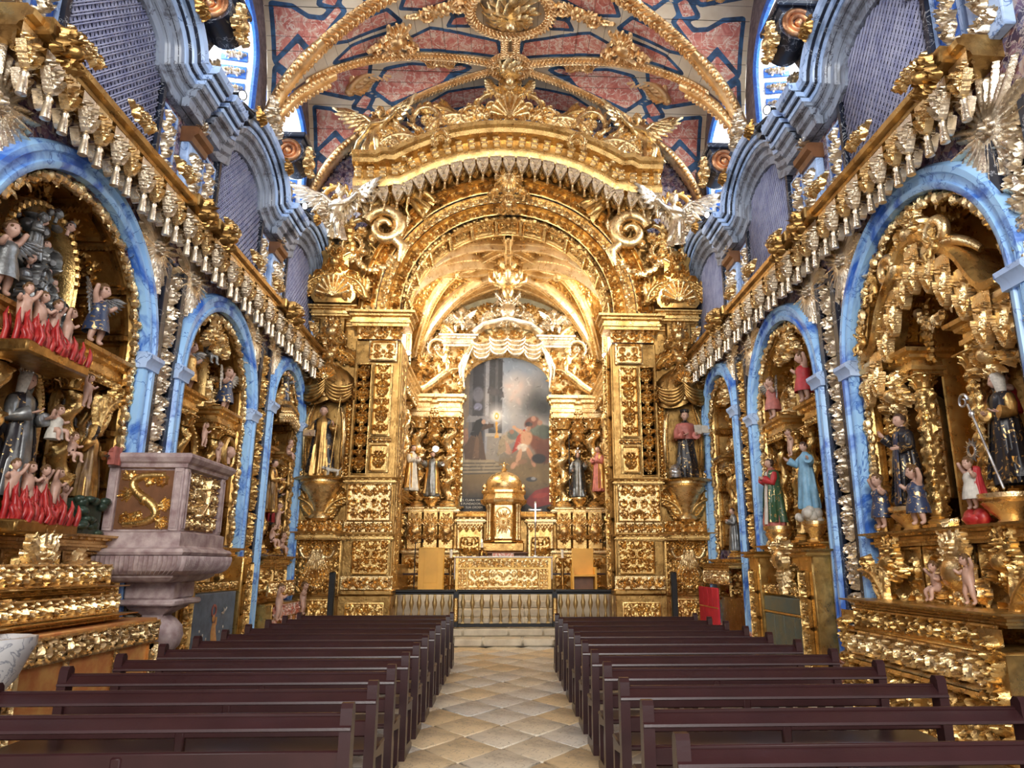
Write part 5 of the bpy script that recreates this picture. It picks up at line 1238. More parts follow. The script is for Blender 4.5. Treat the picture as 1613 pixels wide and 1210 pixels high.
saint('saint_statue', 'small bearded saint with red wing behind the near edge of the pulpit rail', wl(-1, 1, -.80, .02, 2.1), wr(-1), .9, GRNCLOTH, REDCLOTH, HAIR, FLESH, 'book', seed=7, beard=HAIR)
saint('saint_statue', 'dark-haired bust behind the far edge of the pulpit rail', wl(-1, 1, .55, .1, 2.0), wr(-1), .85, BRNCLOTH, NAVY, HAIR, FLESH, 'pray', seed=8)
# --- pulpit wall, third bay
t = retable(-1, 2, 'narrow gilded altarpiece with scalloped canopy beside the friar with the staff', [(-.45, .1, .10), (.45, .1, .10)], 3.5, G, 1.75, seed=3, attic=False)
can = MB().mold([(-.62, 0), (-.35, .06), (0, .12), (.35, .06), (.62, 0)], [(0, -.05), (.36, -.05), (.42, 0), (.42, .06), (.36, .10), (0, .10)]).build('canopy', GL, t, (0, .3, 4.62))
for k in range(7): inst('lambrequin', lambrequin(GL, .17, .32), can, (-.5 + .167 * k, -.38, -.36 + .1 * (1 - abs(k - 3) / 3)))
inst('crest', orn_crest(GL, .9, .5), t, (0, .05, 4.75))
frontal(t, 1.7, .9, GF, REDM, -.35); inst('carved_frieze', frieze(1.7, .3, 1, .018, .05, GL, .02), t, (0, -.20, 1.0))
for k, (u, z, s_) in enumerate(((-.78, .62, .62), (.80, .62, .62))): putto_thing('bracket_putto', 'pale carved putto holding up the altar corner, %s side of the narrow altarpiece' % ('near', 'far')[k], wl(-1, 2, u, -.44, z), wr(-1), s_, 'stand', FLESH, flip=(-1) ** k)
saint('saint_statue', 'tall gilded monk statue at the near column of the narrow altarpiece', wl(-1, 2, -.55, -.05, 2.55), wr(-1), 1.0, GOLDCLOTH, BRNCLOTH, HAIR, FLESH, 'book', seed=3)
saint('saint_statue', 'dark saint with a red cloth in the shadowed niche of the narrow altarpiece', wl(-1, 2, .12, .12, 2.35), wr(-1), .85, BLKCLOTH, REDCLOTH, HAIR, FLESH, 'reach', seed=4)
for k, (u, z, p) in enumerate(((-.18, 2.25, 'stand'), (.22, 1.78, 'sit'), (-.42, 1.9, 'sit'), (.15, 3.62, 'sit'))): putto_thing('small_putto', 'pale putto of the narrow altarpiece, %s' % ('climbing at mid height', 'seated at the foot of the niche', 'crouching by the near column', 'seated on top of the niche')[k], wl(-1, 2, u, -.10, z), wr(-1), .5, p, FLESH, flip=(-1) ** k)
saint('saint_statue', 'silvery reclining figure crowning the scalloped canopy of the narrow altarpiece', wl(-1, 2, -.1, .0, 4.72), wr(-1), .72, SILVCLOTH, NAVY, HAIR, FLESH, 'reach', seed=6)

# --- wall facing the pulpit, first bay: canopy altar of the black-robed saints
t = retable(1, 0, 'great gilded altarpiece with draped canopy and dark golden niche, facing the pulpit wall', [(-1.26, .25, .10), (-.46, .2, .10), (.46, .2, .10), (1.26, .25, .10)], 3.66, G, 1.95, niche=False, twist=False, attic=False, seed=4)
MB().box(-.42, .42, .9, .94, 1.95, 4.9).build('niche_back', GF, t); inst('niche_frame', archframe(.84, 2.9, GF, .1, .3), t, (0, .75, 1.95))
for s in (-1, 1):
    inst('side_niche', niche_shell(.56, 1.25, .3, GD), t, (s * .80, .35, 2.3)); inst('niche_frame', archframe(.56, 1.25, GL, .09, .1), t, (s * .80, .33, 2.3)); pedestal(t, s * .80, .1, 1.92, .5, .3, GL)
    inst('crest', orn_crest(GL, .7, .5), t, (s * .86, .12, 3.3))
_x = np.linspace(-1.24, 1.24, 61); _z = np.interp(np.abs(_x), [0, .25, .42, .62, .80, .92, 1.0, 1.24], [5.04, 4.98, 4.72, 4.64, 4.40, 4.12, 4.06, 4.04]); _z = np.convolve(np.pad(_z, 3, 'edge'), np.ones(7) / 7, 'valid'); cp = list(zip(_x, _z))
can = MB().mold(cp, [(0, -.05), (.28, -.05), (.30, 0), (.36, .02), (.38, .08), (.31, .12), (0, .12)]).build('canopy_cornice', G, t, (0, .3, 0))
for k in range(11):
    q = k / 10 * 60; i_ = min(int(q), 59); f_ = q - i_; x = cp[i_][0] + f_ * (cp[i_ + 1][0] - cp[i_][0]); z = cp[i_][1] + f_ * (cp[i_ + 1][1] - cp[i_][1]); inst('drape_lobe', lambrequin(GL, .27, .58), can, (x, -.27 - .02 * (k % 2), z - .60))
inst('crest', orn_crest(GL, .9, .55), t, (0, .05, 4.92)); MB().prism([(-1.44, 1.9), (1.44, 1.9), (1.44, 4.03)] + arc(0, 4.03, 1.44, 4, 176, 21) + [(-1.44, 4.03)], .80, .84).build('plain_ground', GF, t)
bd = MB()
for k in range(0, 61, 1): bd.ell((cp[k][0], -.03, cp[k][1] + .05), .022, 6, 4)
bd.build('bead_row', GL, t)
for s in (-1, 1):
    t_ = np.linspace(0, 2 * PI * 1.3, 34); rr = .17 * (1 - t_ / 11); MB().tube(np.c_[s * (.50 - rr * np.cos(t_)), -.02 + 0 * t_, 4.92 + rr * np.sin(t_)], [.065, .06, .03], 8).tube(bez((s * .34, -.02, 4.92), (s * .35, -.02, 4.75), (s * .7, .0, 4.9), (s * .95, .1, 4.55)), [.06, .07, .06, .04], 8).build('broken_scroll', GL, t, smooth=60)
garland([(-.42 + .0, .35, 4.5), (-.4, .3, 4.1), (-.36, .3, 3.8)], .07, G, 'garland', t, 3); garland([(-.4, .2, 4.35), (-.15, .15, 4.15), (.15, .15, 4.15), (.4, .2, 4.35)], .07, GL, 'garland', t, 5)
inst('cartouche', orn_crest(GL, .9, .9), t, (.22, -.10, 1.14)); 
for s in (-1, 1): inst('crest', orn_crest(G, .6, .55), t, (s * .95, -.10, 1.4)); inst('side_scroll', orn_plume(G, .7), t, (s * 1.3, -.15, 1.1), (0, 0, 0), (s, 1, 1))
inst('cornice', cornice_mesh(2.55, .42, GF, .12), t, (0, .0, 1.10)); inst('carved_frieze', frieze(2.5, .2, 5, .018, .06, G, .02), t, (0, -.44, .92)); inst('carved_frieze', frieze(2.5, .3, 6, .018, .06, GL, .03), t, (0, -.55, .60)); inst('altar_table', cached('at1', lambda: MB().box(-1.3, 1.3, -.53, .1, 0, .92, .02).mesh('altar_table', GF)), t)
inst('carved_panel', carved(2.5, .56, .26, 4, .018, .06, G), t, (0, -.55, .03))
for s in (-1, 1): inst('corner_candelabrum', candel(.3, 1.0, 1, .018, .08, G, .0), t, (s * 1.25, -.56, .1))
saint('saint_statue', 'black-robed monk statue with gold ray halo and raised hand in a gilded niche', wl(1, 0, -.74, .05, 2.22), wr(1), 1.06, BLKCLOTH, BLKCLOTH, HAIR, FLESH, 'bless', None, GL, None, 11, scap=NAVY)
saint('abbess_statue', 'white-veiled black abbess statue at the frame edge, beside the silver crosier', wl(1, 0, .86, .12, 2.30), wr(1), 1.04, BLKCLOTH, BLKCLOTH, None, FLESH, 'book', WHTCLOTH, None, None, 12, sleeve=GOLDCLOTH, turn=-.4)
cr = thing('crosier', 'silver crosier with curled head leaning across the dark golden niche', 'crosier', wl(1, 0, .83, -.12, 2.24), wr(1)); t_ = np.linspace(0, 2 * PI * 1.3, 30); rr = .075 * (1 - t_ / 12)
MB().tube([(.22, 0, 0), (-.02, 0, .62), (-.10, 0, .82)], .012, 7).tube(np.c_[-.16 + rr * np.cos(t_), 0 * t_, .86 + rr * np.sin(t_)], [.016, .012, .006], 6).ell((-.06, 0, .72), (.03, .03, .035), 8, 6).build('staff', SILV, cr)
putto_thing('child_figure', 'small figure in red and silver seated behind the abbess statue', wl(1, 0, .72, .30, 2.95), wr(1), .5, 'sit', FLESH, drape=REDCLOTH)
for k, (u, z, p) in enumerate(((-1.14, 2.0, 'stand'), (-.38, 2.0, 'stand'))): putto_thing('draped_putto', 'small curly putto in dark drapery on the %s of the black-robed monk' % ('near-arch side', 'niche side')[k], wl(1, 0, u, -.08, z), wr(1), .62, p, FLESH, None, HAIR, NAVY, flip=(-1) ** k)
ch = putto_thing('child_statue', 'child statue in white tunic and red cape standing on a red heart', wl(1, 0, .50, -.04, 2.10), wr(1), .48, 'stand', FLESH, None, HAIR, WHTCLOTH)
inst('halo', halo_mesh(SILV, .12), ch, (0, .05, .56)); inst('cape', robe_mesh(REDCLOTH, .5, 3, 1.1, .3, .95, .9, 1.3, 0, 'cape'), ch, (0, .03, 0))
ht = thing('red_heart', 'red carved heart on a gilded ledge under the child statue', 'carving', wl(1, 0, .50, -.04, 1.95), wr(1)); MB().ell((-.07, 0, .07), (.09, .07, .09), 12, 9).ell((.07, 0, .07), (.09, .07, .09), 12, 9).lathe([(.001, -.06), (.08, 0), (.13, .06), (.1, .1)], 12).build('heart_body', FLAME, ht, smooth=80)
for k, u in enumerate((-.02, .50)): putto_thing('cartouche_putto', 'pink nude putto leaning on the gilded cartouche, %s' % ('with bent knee on its far side', 'standing on its near side')[k], wl(1, 0, u, -.20, 1.24), wr(1), .44, 'stand' if k else 'sit', FLESH, flip=(-1) ** k)
for k, (u, z) in enumerate(((-1.02, 4.05), (-.62, 4.55), (.62, 4.55))): putto_thing('gilded_putto', 'gilded putto on the draped canopy, %s' % ('lowest, at the near end', 'on the far shoulder', 'on the near shoulder')[k], wl(1, 0, u, -.15, z), wr(1), .42, 'sit', G, None, G, flip=(-1) ** k)
# --- wall facing the pulpit, middle bay
t = retable(1, 1, 'gilded altarpiece of the red-cloaked Virgin, over dark green boards', [(-.22, .2, .115), (.30, .22, .10), (-1.12, .3, .08), (1.12, .3, .08)], 3.66, G, 1.9, niche=False, seed=5)
pedestal(t, -.70, -.02, 1.78, .46, .42, GL); pedestal(t, .68, .0, 1.9, .34, .30, GL)
inst('hanging_cluster', orn_crest(GL, .8, .9), t, (.1, -.28, 1.2), (0, PI, 0), (1, 1, 1)).location = (.1, -.28, 2.05)
for s in (-1, 1): MB().box(s * 1.05 - .24, s * 1.05 + .24, -.35, .05, 0, 1.78, .02).build('side_pilaster', GF, t); inst('candelabrum_relief', candel(.26, 1.4, 1, .018, .06, G, .02), t, (s * 1.05, -.355, .12)); inst('cornice', cornice_mesh(.5, .4, GF, .10), t, (s * 1.05, 0, 1.70))
inst('carved_frieze', frieze(1.6, .15, 2, .018, .045, G, .015), t, (0, -.25, 1.16)); mb = MB()
root = MB().box(-.8, .8, -.28, .0, .05, 1.12, .01).build('altar_front', GRNP, t)
for q in range(4): MB().box(-.8 + .4 * q + .006, -.8 + .4 * q + .394, -.305, -.28, .06, .86, .006).build('board', GRNP, root)
MB().box(-.8, .8, -.31, -.28, .87, .90, .004).build('gilt_line', GF, root); MB().box(-.8, .8, -.305, -.28, .905, 1.11, .004).build('board', GRNP, root)
saint('virgin_statue', 'crowned Virgin statue in red cloak and green mantle on a gilded goblet pedestal', wl(1, 1, -.72, -.06, 2.20), wr(1), 1.12, PINKCLOTH, GRNCLOTH, HAIR, FLESH, 'pray', None, None, GL, 14, hairkind='long', sleeve=REDCLOTH, scap=WHTCLOTH, wide=1.1)
saint('child_statue', 'curly boy statue in a pale blue tunic reaching out, on a white cloud', wl(1, 1, .66, -.05, 2.38), wr(1, .3), .98, BLUCLOTH, None, HAIR, FLESH, 'reach', seed=15, hairkind='curly', turn=.3, wide=1.05)
cl = thing('cloud_base', 'white and pink carved cloud under the boy in the pale blue tunic', 'carving', wl(1, 1, .66, -.05, 2.18), wr(1)); mb = MB(); g_ = random.Random(2)
for k in range(18): mb.ell((g_.uniform(-.15, .15), g_.uniform(-.12, .1), g_.uniform(.02, .17)), g_.uniform(.05, .09), 8, 6)
mb.build('cloud_lumps', WHTCLOTH, cl, smooth=80)
putto_thing('winged_angel', 'angel in a red tunic and dark boots on the entablature above the red-cloaked Virgin', wl(1, 1, -.62, .02, 3.97), wr(1), .70, 'stand', FLESH, SILVCLOTH, HAIR, PINKCLOTH)
putto_thing('winged_angel', 'angel in a dark red skirt on the entablature above the boy in blue', wl(1, 1, .70, .02, 3.97), wr(1), .76, 'stand', FLESH, None, HAIR, REDCLOTH, flip=-1)
putto_thing('small_putto', 'tiny pink putto floating between the Virgin and the boy in blue', wl(1, 1, .28, -.10, 3.2), wr(1), .42, 'stand', FLESH)
# --- wall facing the pulpit, third bay
t = retable(1, 2, 'narrow gilded altarpiece with a deep carved niche beside the saint in the red cape', [(-.62, .3, .07), (.05, .1, .10), (.55, .05, .11)], 3.5, G, 1.7, niche=False, seed=6)
inst('carved_frieze', frieze(1.8, .3, 1, .018, .05, GL, .02), t, (0, -.28, 1.22)); inst('cornice', cornice_mesh(1.8, .3, G, .10), t, (0, .0, 1.52))
root = thing('red_cloth_panel', 'bright red cloth panel before the narrow altarpiece in the corner', 'panel', wl(1, 2, -.05, -.42, .0), wr(1)); 
for q in range(4): MB().box(-.85 + .34 * q + .003, -.85 + .34 * q + .337, -.02, .02, .05, 1.16, .01).build('panel_strip', REDP, root)
MB().box(-.85, .51, -.024, -.018, .78, .80).build('gold_braid', GF, root)
saint('saint_statue', 'small silvery saint on the near column of the narrow altarpiece, corner by the red panel', wl(1, 2, .72, -.12, 1.85), wr(1), .8, SILVCLOTH, None, HAIR, FLESH, 'pray', seed=17)
# ------------------------------------------------------------------ chancel arch
AY = 15.62
ar = thing('chancel_arch', 'towering gilded chancel arch with carved piers and scalloped canopy', 'archway', (0, AY, 0))
for s in (-1, 1):
    def bx(name, m, x0, x1, y0, y1, z0, z1, b=.015):
        a, c_ = sorted((s * x0, s * x1)); return MB().box(a, c_, y0, y1, z0, z1, b).build(name, m, ar)
    # inner pier
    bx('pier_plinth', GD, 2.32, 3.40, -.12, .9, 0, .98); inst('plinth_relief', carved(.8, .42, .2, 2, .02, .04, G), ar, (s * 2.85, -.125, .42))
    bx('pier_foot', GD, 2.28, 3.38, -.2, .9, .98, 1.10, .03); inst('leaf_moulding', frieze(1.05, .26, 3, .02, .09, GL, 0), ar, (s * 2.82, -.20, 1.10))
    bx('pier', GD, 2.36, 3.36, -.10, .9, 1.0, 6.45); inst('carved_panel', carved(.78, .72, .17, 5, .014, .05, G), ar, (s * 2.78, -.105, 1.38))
    inst('ledge', cornice_mesh(1.0, .16, G, .14), ar, (s * 2.86, .02, 2.08)); inst('leaf_moulding', frieze(1.0, .20, 1, .02, .08, GL, 0), ar, (s * 2.86, -.14, 2.26))
    inst('cherub_panel', carved(.9, .78, .24, 7, .015, .09, GL, .03), ar, (s * 2.86, -.11, 2.48)); inst('ledge', cornice_mesh(1.02, .18, G, .12), ar, (s * 2.86, .02, 3.26))
    inst('pilaster_panel', candel(.42, 1.62, 0, .018, .07, G, .05), ar, (s * 2.72, -.11, 4.28)); inst('pilaster_panel', candel(.42, .62, 1, .018, .07, G, .05), ar, (s * 2.72, -.11, 3.50)); inst('side_strip', candel(.34, 2.45, 1, .018, .07, G, .03), ar, (s * 3.13, -.10, 3.45))
    inst('leaf_moulding', frieze(.5, .10, 1, .018, .05, GL, 0), ar, (s * 2.72, -.12, 4.15))
    inst('flower_panel', carved(.62, .48, .2, 3, .015, .08, GL), ar, (s * 2.74, -.11, 5.95)); 
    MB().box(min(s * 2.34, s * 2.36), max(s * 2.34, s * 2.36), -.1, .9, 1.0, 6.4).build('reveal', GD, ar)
    o = inst('reveal_relief', candel(.7, 5.2, 2, .024, .07, G, .04), ar, (s * 2.33, .4, 1.1), (0, 0, -s * PI / 2 * -1 if s < 0 else -PI / 2))
    inst('capital_frieze', frieze(1.0, .34, 4, .02, .09, GL, .02), ar, (s * 2.82, -.14, 6.06 + .38)); inst('cornice', cornice_mesh(1.22, .55, G, .34), ar, (s * 2.80, .25, 6.72))
    # outer pier with a niche
    bx('outer_plinth', GD, 3.40, 4.42, .02, .5, 0, .95); inst('plinth_relief', carved(.8, .42, .2, 2, .02, .04, G), ar, (s * 3.92, .015, .48))
    bx('outer_pier', GD, 3.36, 4.46, .12, .5, .9, 7.4)
    inst('drapery_relief', ornament('drapery_swag', .86, 1.1, lambda R: ([R.stroke(bez((-.36, .95), (-.3, .6), (-.1, .75), (0, .9)), .04, .06, .07) for _ in (0,)], [R.stroke(bez((0, .9), (.1, .75), (.3, .6), (.36, .95)), .06, .04, .07)], [R.lobe(.02 * k, .88, -PI / 2 + .07 * k, .62 - .03 * abs(k), .05, .09, .1 * k) for k in range(-4, 5)], R.flower(0, .92, .1, .12), R.scroll(-.28, .2, .12, 0, 1, 1.2, .06), R.scroll(.28, .2, .12, PI, -1, 1.2, .06), R.palm(0, .1, .2, PI / 2, 5, 2, .06), R.flower(-.33, .95, .07, .1), R.flower(.33, .95, .07, .1)), GL, .018), ar, (s * 3.92, .11, 1.0))
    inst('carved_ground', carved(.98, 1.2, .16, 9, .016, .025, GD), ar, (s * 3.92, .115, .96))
    inst('ledge', cornice_mesh(1.05, .24, G, .16), ar, (s * 3.92, .2, 2.1)); inst('leaf_moulding', frieze(1.0, .22, 5, .02, .08, GL, .01), ar, (s * 3.92, .06, 2.28))
    for q in (-1, 1): inst('side_scroll', orn_plume(G, .85), ar, (s * 3.92 + q * .36, .06, 2.45), sc=(q, 1, 1))
    inst('niche_pedestal', cached('nped', lambda: MB().lathe([(.001, 0), (.12, 0), (.22, .06), (.2, .12), (.12, .2), (.16, .3), (.30, .55), (.44, .72), (.40, .76), (.46, .80), (.46, .88), (.001, .88)], 28, flute=28, fa=.09).mesh('niche_pedestal', GL)), ar, (s * 3.92, .02, 2.48))
    sh_ = MB().lathe([(.001, 0), (.56, 0), (.6, .03), (.56, .06), (.001, .06)], 24).build('candle_shelf', GF, ar, (s * 3.92, .05, 3.33))
    for q in range(4):
        x = -.45 + .3 * q; MB().lathe([(.001, 0), (.035, .0), (.012, .03), (.012, .06), (.045, .08), (.045, .1), (.012, .1), (.008, .14), (.001, .14)], 10).build('candle_holder', G, sh_, (x, -.32 + abs(x) * .5, .06))
    bx('niche_back', GD, 3.48, 4.38, .10, .13, 3.35, 5.3)
    for q in (-1, 1):
        inst('niche_jamb', candel(.16, 1.9, 1, .018, .05, G, .02), ar, (s * 3.92 + q * .49, .05, 3.4))
        mb = MB()
        for k in range(3): mb.tube([(q * .26, -.04, 1.72), (q * (.36 + .02 * k), -.10, 1.3), (q * (.38 + .03 * k), -.10 - .02 * k, .9), (q * (.36 + .035 * k), -.08, .45 - .12 * k), (q * (.34 + .05 * k), -.06, .2 - .1 * k * 0)], [.05, .075, .07, .06, .01], 7, flat=.55)
        mb.build('curtain', GL, ar, (s * 3.92, .1, 3.38), smooth=70); inst('tassel', tassel(GL, .16), ar, (s * 3.92 + q * .42, -.02, 3.5))
    # tent canopy over the niche
    mb = MB(); nu = 24
    prof = [(.56, -.18), (.60, -.05), (.52, .22), (.36, .40), (.18, .50), (.02, .56)]; V = []
    for r, z in prof:
        for k in range(nu + 1): a = PI * k / nu; f_ = 1 + .05 * abs(math.sin(a * 7)) ; zz = z + (.26 * abs(math.sin(a * 1.5 + .0)) * -1 if z < -.1 else 0); V.append((-r * f_ * math.cos(a), -r * .62 * f_ * math.sin(a), zz))
    mb.add(V, [(i_ * (nu + 1) + j_, i_ * (nu + 1) + j_ + 1, (i_ + 1) * (nu + 1) + j_ + 1, (i_ + 1) * (nu + 1) + j_) for i_ in range(5) for j_ in range(nu)])
    for k in range(9): a = PI * (k + .5) / 9; mb.tube([(-.6 * math.cos(a), -.36 * math.sin(a), -.06), (-.50 * math.cos(a), -.33 * math.sin(a), .22), (-.2 * math.cos(a), -.14 * math.sin(a), .5)], [.03, .035, .02], 6)
    for k in range(14): a = PI * k / 13; mb.ell((-.62 * math.cos(a), -.39 * math.sin(a), -.02), .035, 6, 4)
    for hx in (-1, 1):
        for q in range(5):
            p0 = (-.02 * hx, -.44, .12 - .05 * q); p3 = (hx * .58, -.16, .10 - .04 * q); mb.tube(bez(p0, (hx * .14, -.50, -.12 - .085 * q), (hx * .46, -.40, -.14 - .085 * q), p3, 10), [.03, .05, .03], 6)
    mb.build('niche_canopy', GD if s > 0 else GD, ar, (s * 3.92, .1, 5.38), smooth=60)
    inst('canopy_crest', orn_crest(GL, .8, .62), ar, (s * 3.92, .0, 5.85)); inst('canopy_shell', orn_shell(GL, .5), ar, (s * 3.92, -.30, 5.42)); inst('tassel', tassel(GL, .22), ar, (s * 3.92, -.32, 5.30))
    for q in (-1, 1): inst('tied_corner', orn_cscroll(GD, .42), ar, (s * 3.92 + q * .46, -.10, 5.05), sc=(q, 1, 1)); inst('leaf_cluster', orn_plume(G, .6), ar, (s * 3.92 + q * .36, .05, 5.85), sc=(-q, 1, 1))
    inst('bracket', orn_crest(GL, .72, .75), ar, (s * 3.92, -.1, 6.32)); bx('bracket_block', GD, 3.62, 4.22, -.08, .5, 6.35, 7.0, .04)
    inst('cornice', cornice_mesh(.85, .35, G, .22), ar, (s * 3.92, .15, 6.98)); inst('cornice', cornice_mesh(1.25, .14, G, .16), ar, (s * 3.95, .2, 6.82))
    # shell console above the niche pier
    V = [(.40, 0), (.48, .10), (.50, .3), (.40, .55), (.30, .8), (.28, 1.05), (.36, 1.25), (.46, 1.38)]
    mb = MB().prism([(-x, z) for x, z in V] + [(x, z) for x, z in reversed(V)], -.42, .2).build('shell_console', GD, ar, (s * 3.86, 0, 7.22), smooth=35)
    inst('console_shell', orn_shell(GL, .82), ar, (s * 3.86, -.43, 7.26)); inst('console_relief', orn_crest(G, .6, .6), ar, (s * 3.86, -.43, 7.9))
    for q in (-1, 1): inst('console_volute', orn_cscroll(GL, .62), ar, (s * 3.86 + q * .34, -.44, 8.25), sc=(q, 1, 1)); inst('console_edge', orn_plume(G, .8), ar, (s * 3.86 + q * .42, -.40, 7.3), (0, q * .1, 0), (-q, 1, 1))
    garland([(s * 3.45, -.45, 8.28), (s * 3.25, -.5, 8.02), (s * 2.95, -.5, 7.95), (s * 2.7, -.45, 8.10), (s * 2.55, -.4, 8.35)], .075, GL, 'garland', ar, 6)
    # big volutes in the spandrel
    t_ = np.linspace(0, 2 * PI * 1.4, 44); rr = .46 * (1 - t_ / 11.5)
    mb = MB().tube(np.c_[s * (2.80 + rr * np.cos(t_ + .3)), -.42 + 0 * t_, 9.05 + rr * np.sin(t_ + .3)], [.15, .13, .05], 8)
    mb.tube([(s * 2.55, -.42, 8.75), (s * 2.36, -.42, 8.55), (s * 2.45, -.42, 8.2)], [.12, .14, .05], 8)
    mb.tube(bez((s * 3.2, -.42, 9.25), (s * 3.3, -.42, 9.9), (s * 3.75, -.42, 9.9), (s * 3.65, -.42, 9.45)), [.13, .12, .10, .06], 8)
    mb.build('spandrel_volute', GL, ar, smooth=60)
    for q, (x, z, L, r_) in enumerate(((3.2, 9.5, .9, .3), (2.75, 9.35, .8, -.4), (3.65, 8.95, .9, .6), (3.3, 8.55, .8, 1.2), (4.1, 9.3, .8, 0), (3.3, 9.95, .7, -.6))): inst('acanthus', orn_plume(GL if q % 2 else G, L), ar, (s * x, -.36, z - .4), (0, s * r_, 0), (s, 1, 1))
    inst('scroll_carving', orn_cscroll(GL, .95), ar, (s * 3.35, -.30, 8.5), sc=(s, 1, 1)); inst('scroll_carving', orn_cscroll(G, .9), ar, (s * 4.0, -.2, 9.4), sc=(-s, 1, 1)); garland([(s * 3.55, -.45, 9.1), (s * 3.55, -.5, 8.7), (s * 3.5, -.45, 8.4)], .10, G, 'fruit_drop', ar, 8)
# arch bands
C0, R0 = 7.17, 2.42
def band(r0, r1, n, amp, y, mat, seed, dep, name):
    def f():
        L = PI * (r0 + r1) / 2; R = Rel(L, r1 - r0, .024); k = int(L / ((r1 - r0) * 1.0))
        for q in range(k):
            x = -L / 2 + (q + .5) * L / k; h = (r1 - r0)
            R.scroll(x, h * .5, h * .34, PI if q % 2 else 0, 1 if q % 2 else -1, 1.2, amp); R.dot(x + L / k / 2, h * .5, h * .14, amp * 1.2); R.leaf(x + h * .3, h * .15, h * .7, 1.1, amp * .8)
        zz = R.Z[:, None] / (r1 - r0); R.H = np.where((zz < .1) | (zz > .9), amp * 1.1, R.H)
        if n:  # lengthwise channels
            for c_ in n: R.H = np.where((np.abs(zz - c_) < .05), amp * 1.2, R.H)
        return R.mesh(name, mat, lambda X, Z, H: np.stack([(r0 + Z) * np.sin(X / L * PI), -H + 0 * X, (r0 + Z) * np.cos(X / L * PI)], -1))
    return inst(name, f(), ar, (0, y, C0))
band(R0, R0 + .30, (), .07, -.02, G, 0, .1, 'arch_band'); band(R0 + .30, R0 + .52, (.5,), .05, -.08, GL, 1, .1, 'arch_band'); band(R0 + .52, R0 + .92, (.3, .7), .07, -.14, G, 2, .1, 'arch_band'); band(R0 + .92, R0 + 1.5, (), .03, .02, GD, 3, .1, 'arch_ground')
inst('arch_soffit', soffit(R0, C0, .9, G, 6.99), ar, (0, 0, 0)); garland([(R0 * 1.0 * math.cos(t), .1, C0 + R0 * math.sin(t)) for t in np.linspace(.1, PI - .1, 60)], .085, G, 'leaf_fringe', ar, 12)
# canopy: mixtilinear cornice with dentils and pendants
cp = [(-3.55, 10.02), (-2.85, 10.02), (-2.72, 10.10)] + [(4.25 * math.sin(a), 6.95 + 4.25 * math.cos(a) - .32) for a in np.linspace(-.68, .68, 25)] + [(2.72, 10.10), (2.85, 10.02), (3.55, 10.02)]
cp = [p for p in cp if not (2.63 < abs(p[0]) < 2.72 and p[1] < 10.0)]
co_ = MB().mold(cp, [(0, -.10), (.62, -.10), (.68, .02), (.68, .10), (.58, .12), (.58, .37), (.84, .42), (.86, .52), (.94, .56), (.95, .66), (.80, .70), (0, .72)]).build('canopy_cornice', G, ar, (0, -.02, 0), smooth=30)
def along(P, n):
    P = np.asarray(P, float); d = np.r_[0, np.cumsum(np.linalg.norm(np.diff(P, axis=0), axis=1))]; out = []
    for k in range(n):
        s_ = (k + .5) / n * d[-1]; i_ = min(np.searchsorted(d, s_) - 1, len(P) - 2); i_ = max(i_, 0); f_ = (s_ - d[i_]) / (d[i_ + 1] - d[i_]); p = P[i_] + f_ * (P[i_ + 1] - P[i_]); tg = P[i_ + 1] - P[i_]; out.append((p[0], p[1], math.atan2(tg[1], tg[0])))
    return out
dn = cached('dentil', lambda: MB().box(-.065, .065, -.76, -.56, .11, .37, .02).box(-.08, .08, -.82, -.56, .17, .22, .015).box(-.08, .08, -.82, -.56, .28, .33, .015).mesh('dentil', GL))
for x, z, a in along(cp, 27): inst('dentil', dn, co_, (x, 0, z), (0, -a, 0))
for x, z, a in along(cp, 25): inst('pendant', lambrequin(GP, .27, .46), co_, (x, -.60, z - .52), (0, -a * .35, 0)); inst('tassel', tassel(GL, .15), co_, (x, -.62, z - .56))
for x, z, a in along(cp, 24)[1:-1]: inst('inner_pendant', lambrequin(G, .22, .34), co_, (x, -.42, z - .5), (0, -a * .35, 0))
inst('keystone_cartouche', orn_crest(GL, 1.0, 1.15), ar, (0, -.30, 9.75)); inst('keystone_sun', orn_sun(GL), ar, (0, -.42, 10.05), sc=(.62, 1, .62)); MB().box(-.45, .45, -.55, .1, 10.58, 10.75, .03).build('keystone_cap', G, ar); inst('keystone_mask', orn_crest(GL, .6, .5), ar, (0, -.35, 9.45))
# crest above the canopy
inst('crest_cartouche', orn_crest(GL, 2.7, 1.35), ar, (0, -.72, 11.42)); inst('crest_shell', orn_shell(GL, 1.0), ar, (0, -.84, 11.55)); inst('crest_flower', orn_crest(GL, .9, .9), ar, (0, -.7, 12.25))
for s in (-1, 1):
    inst('crest_scroll', orn_cscroll(GL, 1.0), ar, (s * 1.75, -.75, 11.15), (0, s * .35, 0), (s, 1, 1)); inst('crest_leaf', orn_plume(GL, 1.0), ar, (s * 1.15, -.72, 11.4), (0, s * 1.1, 0), (s, 1, 1)); inst('crest_leaf', orn_plume(GL, 1.0), ar, (s * 2.3, -.75, 10.8), (0, s * .9, 0), (s, 1, 1)); inst('crest_leaf', orn_plume(GL, .9), ar, (s * 2.75, -.75, 10.62), (0, s * -.2, 0), (s, 1, 1)); inst('crest_leaf', orn_plume(G, .8), ar, (s * 1.5, -.7, 11.6), (0, s * .6, 0), (s, 1, 1)); inst('cornice_leaf', orn_cscroll(GL, .5), ar, (s * 1.55, -.98, 10.75), sc=(s, 1, 1))
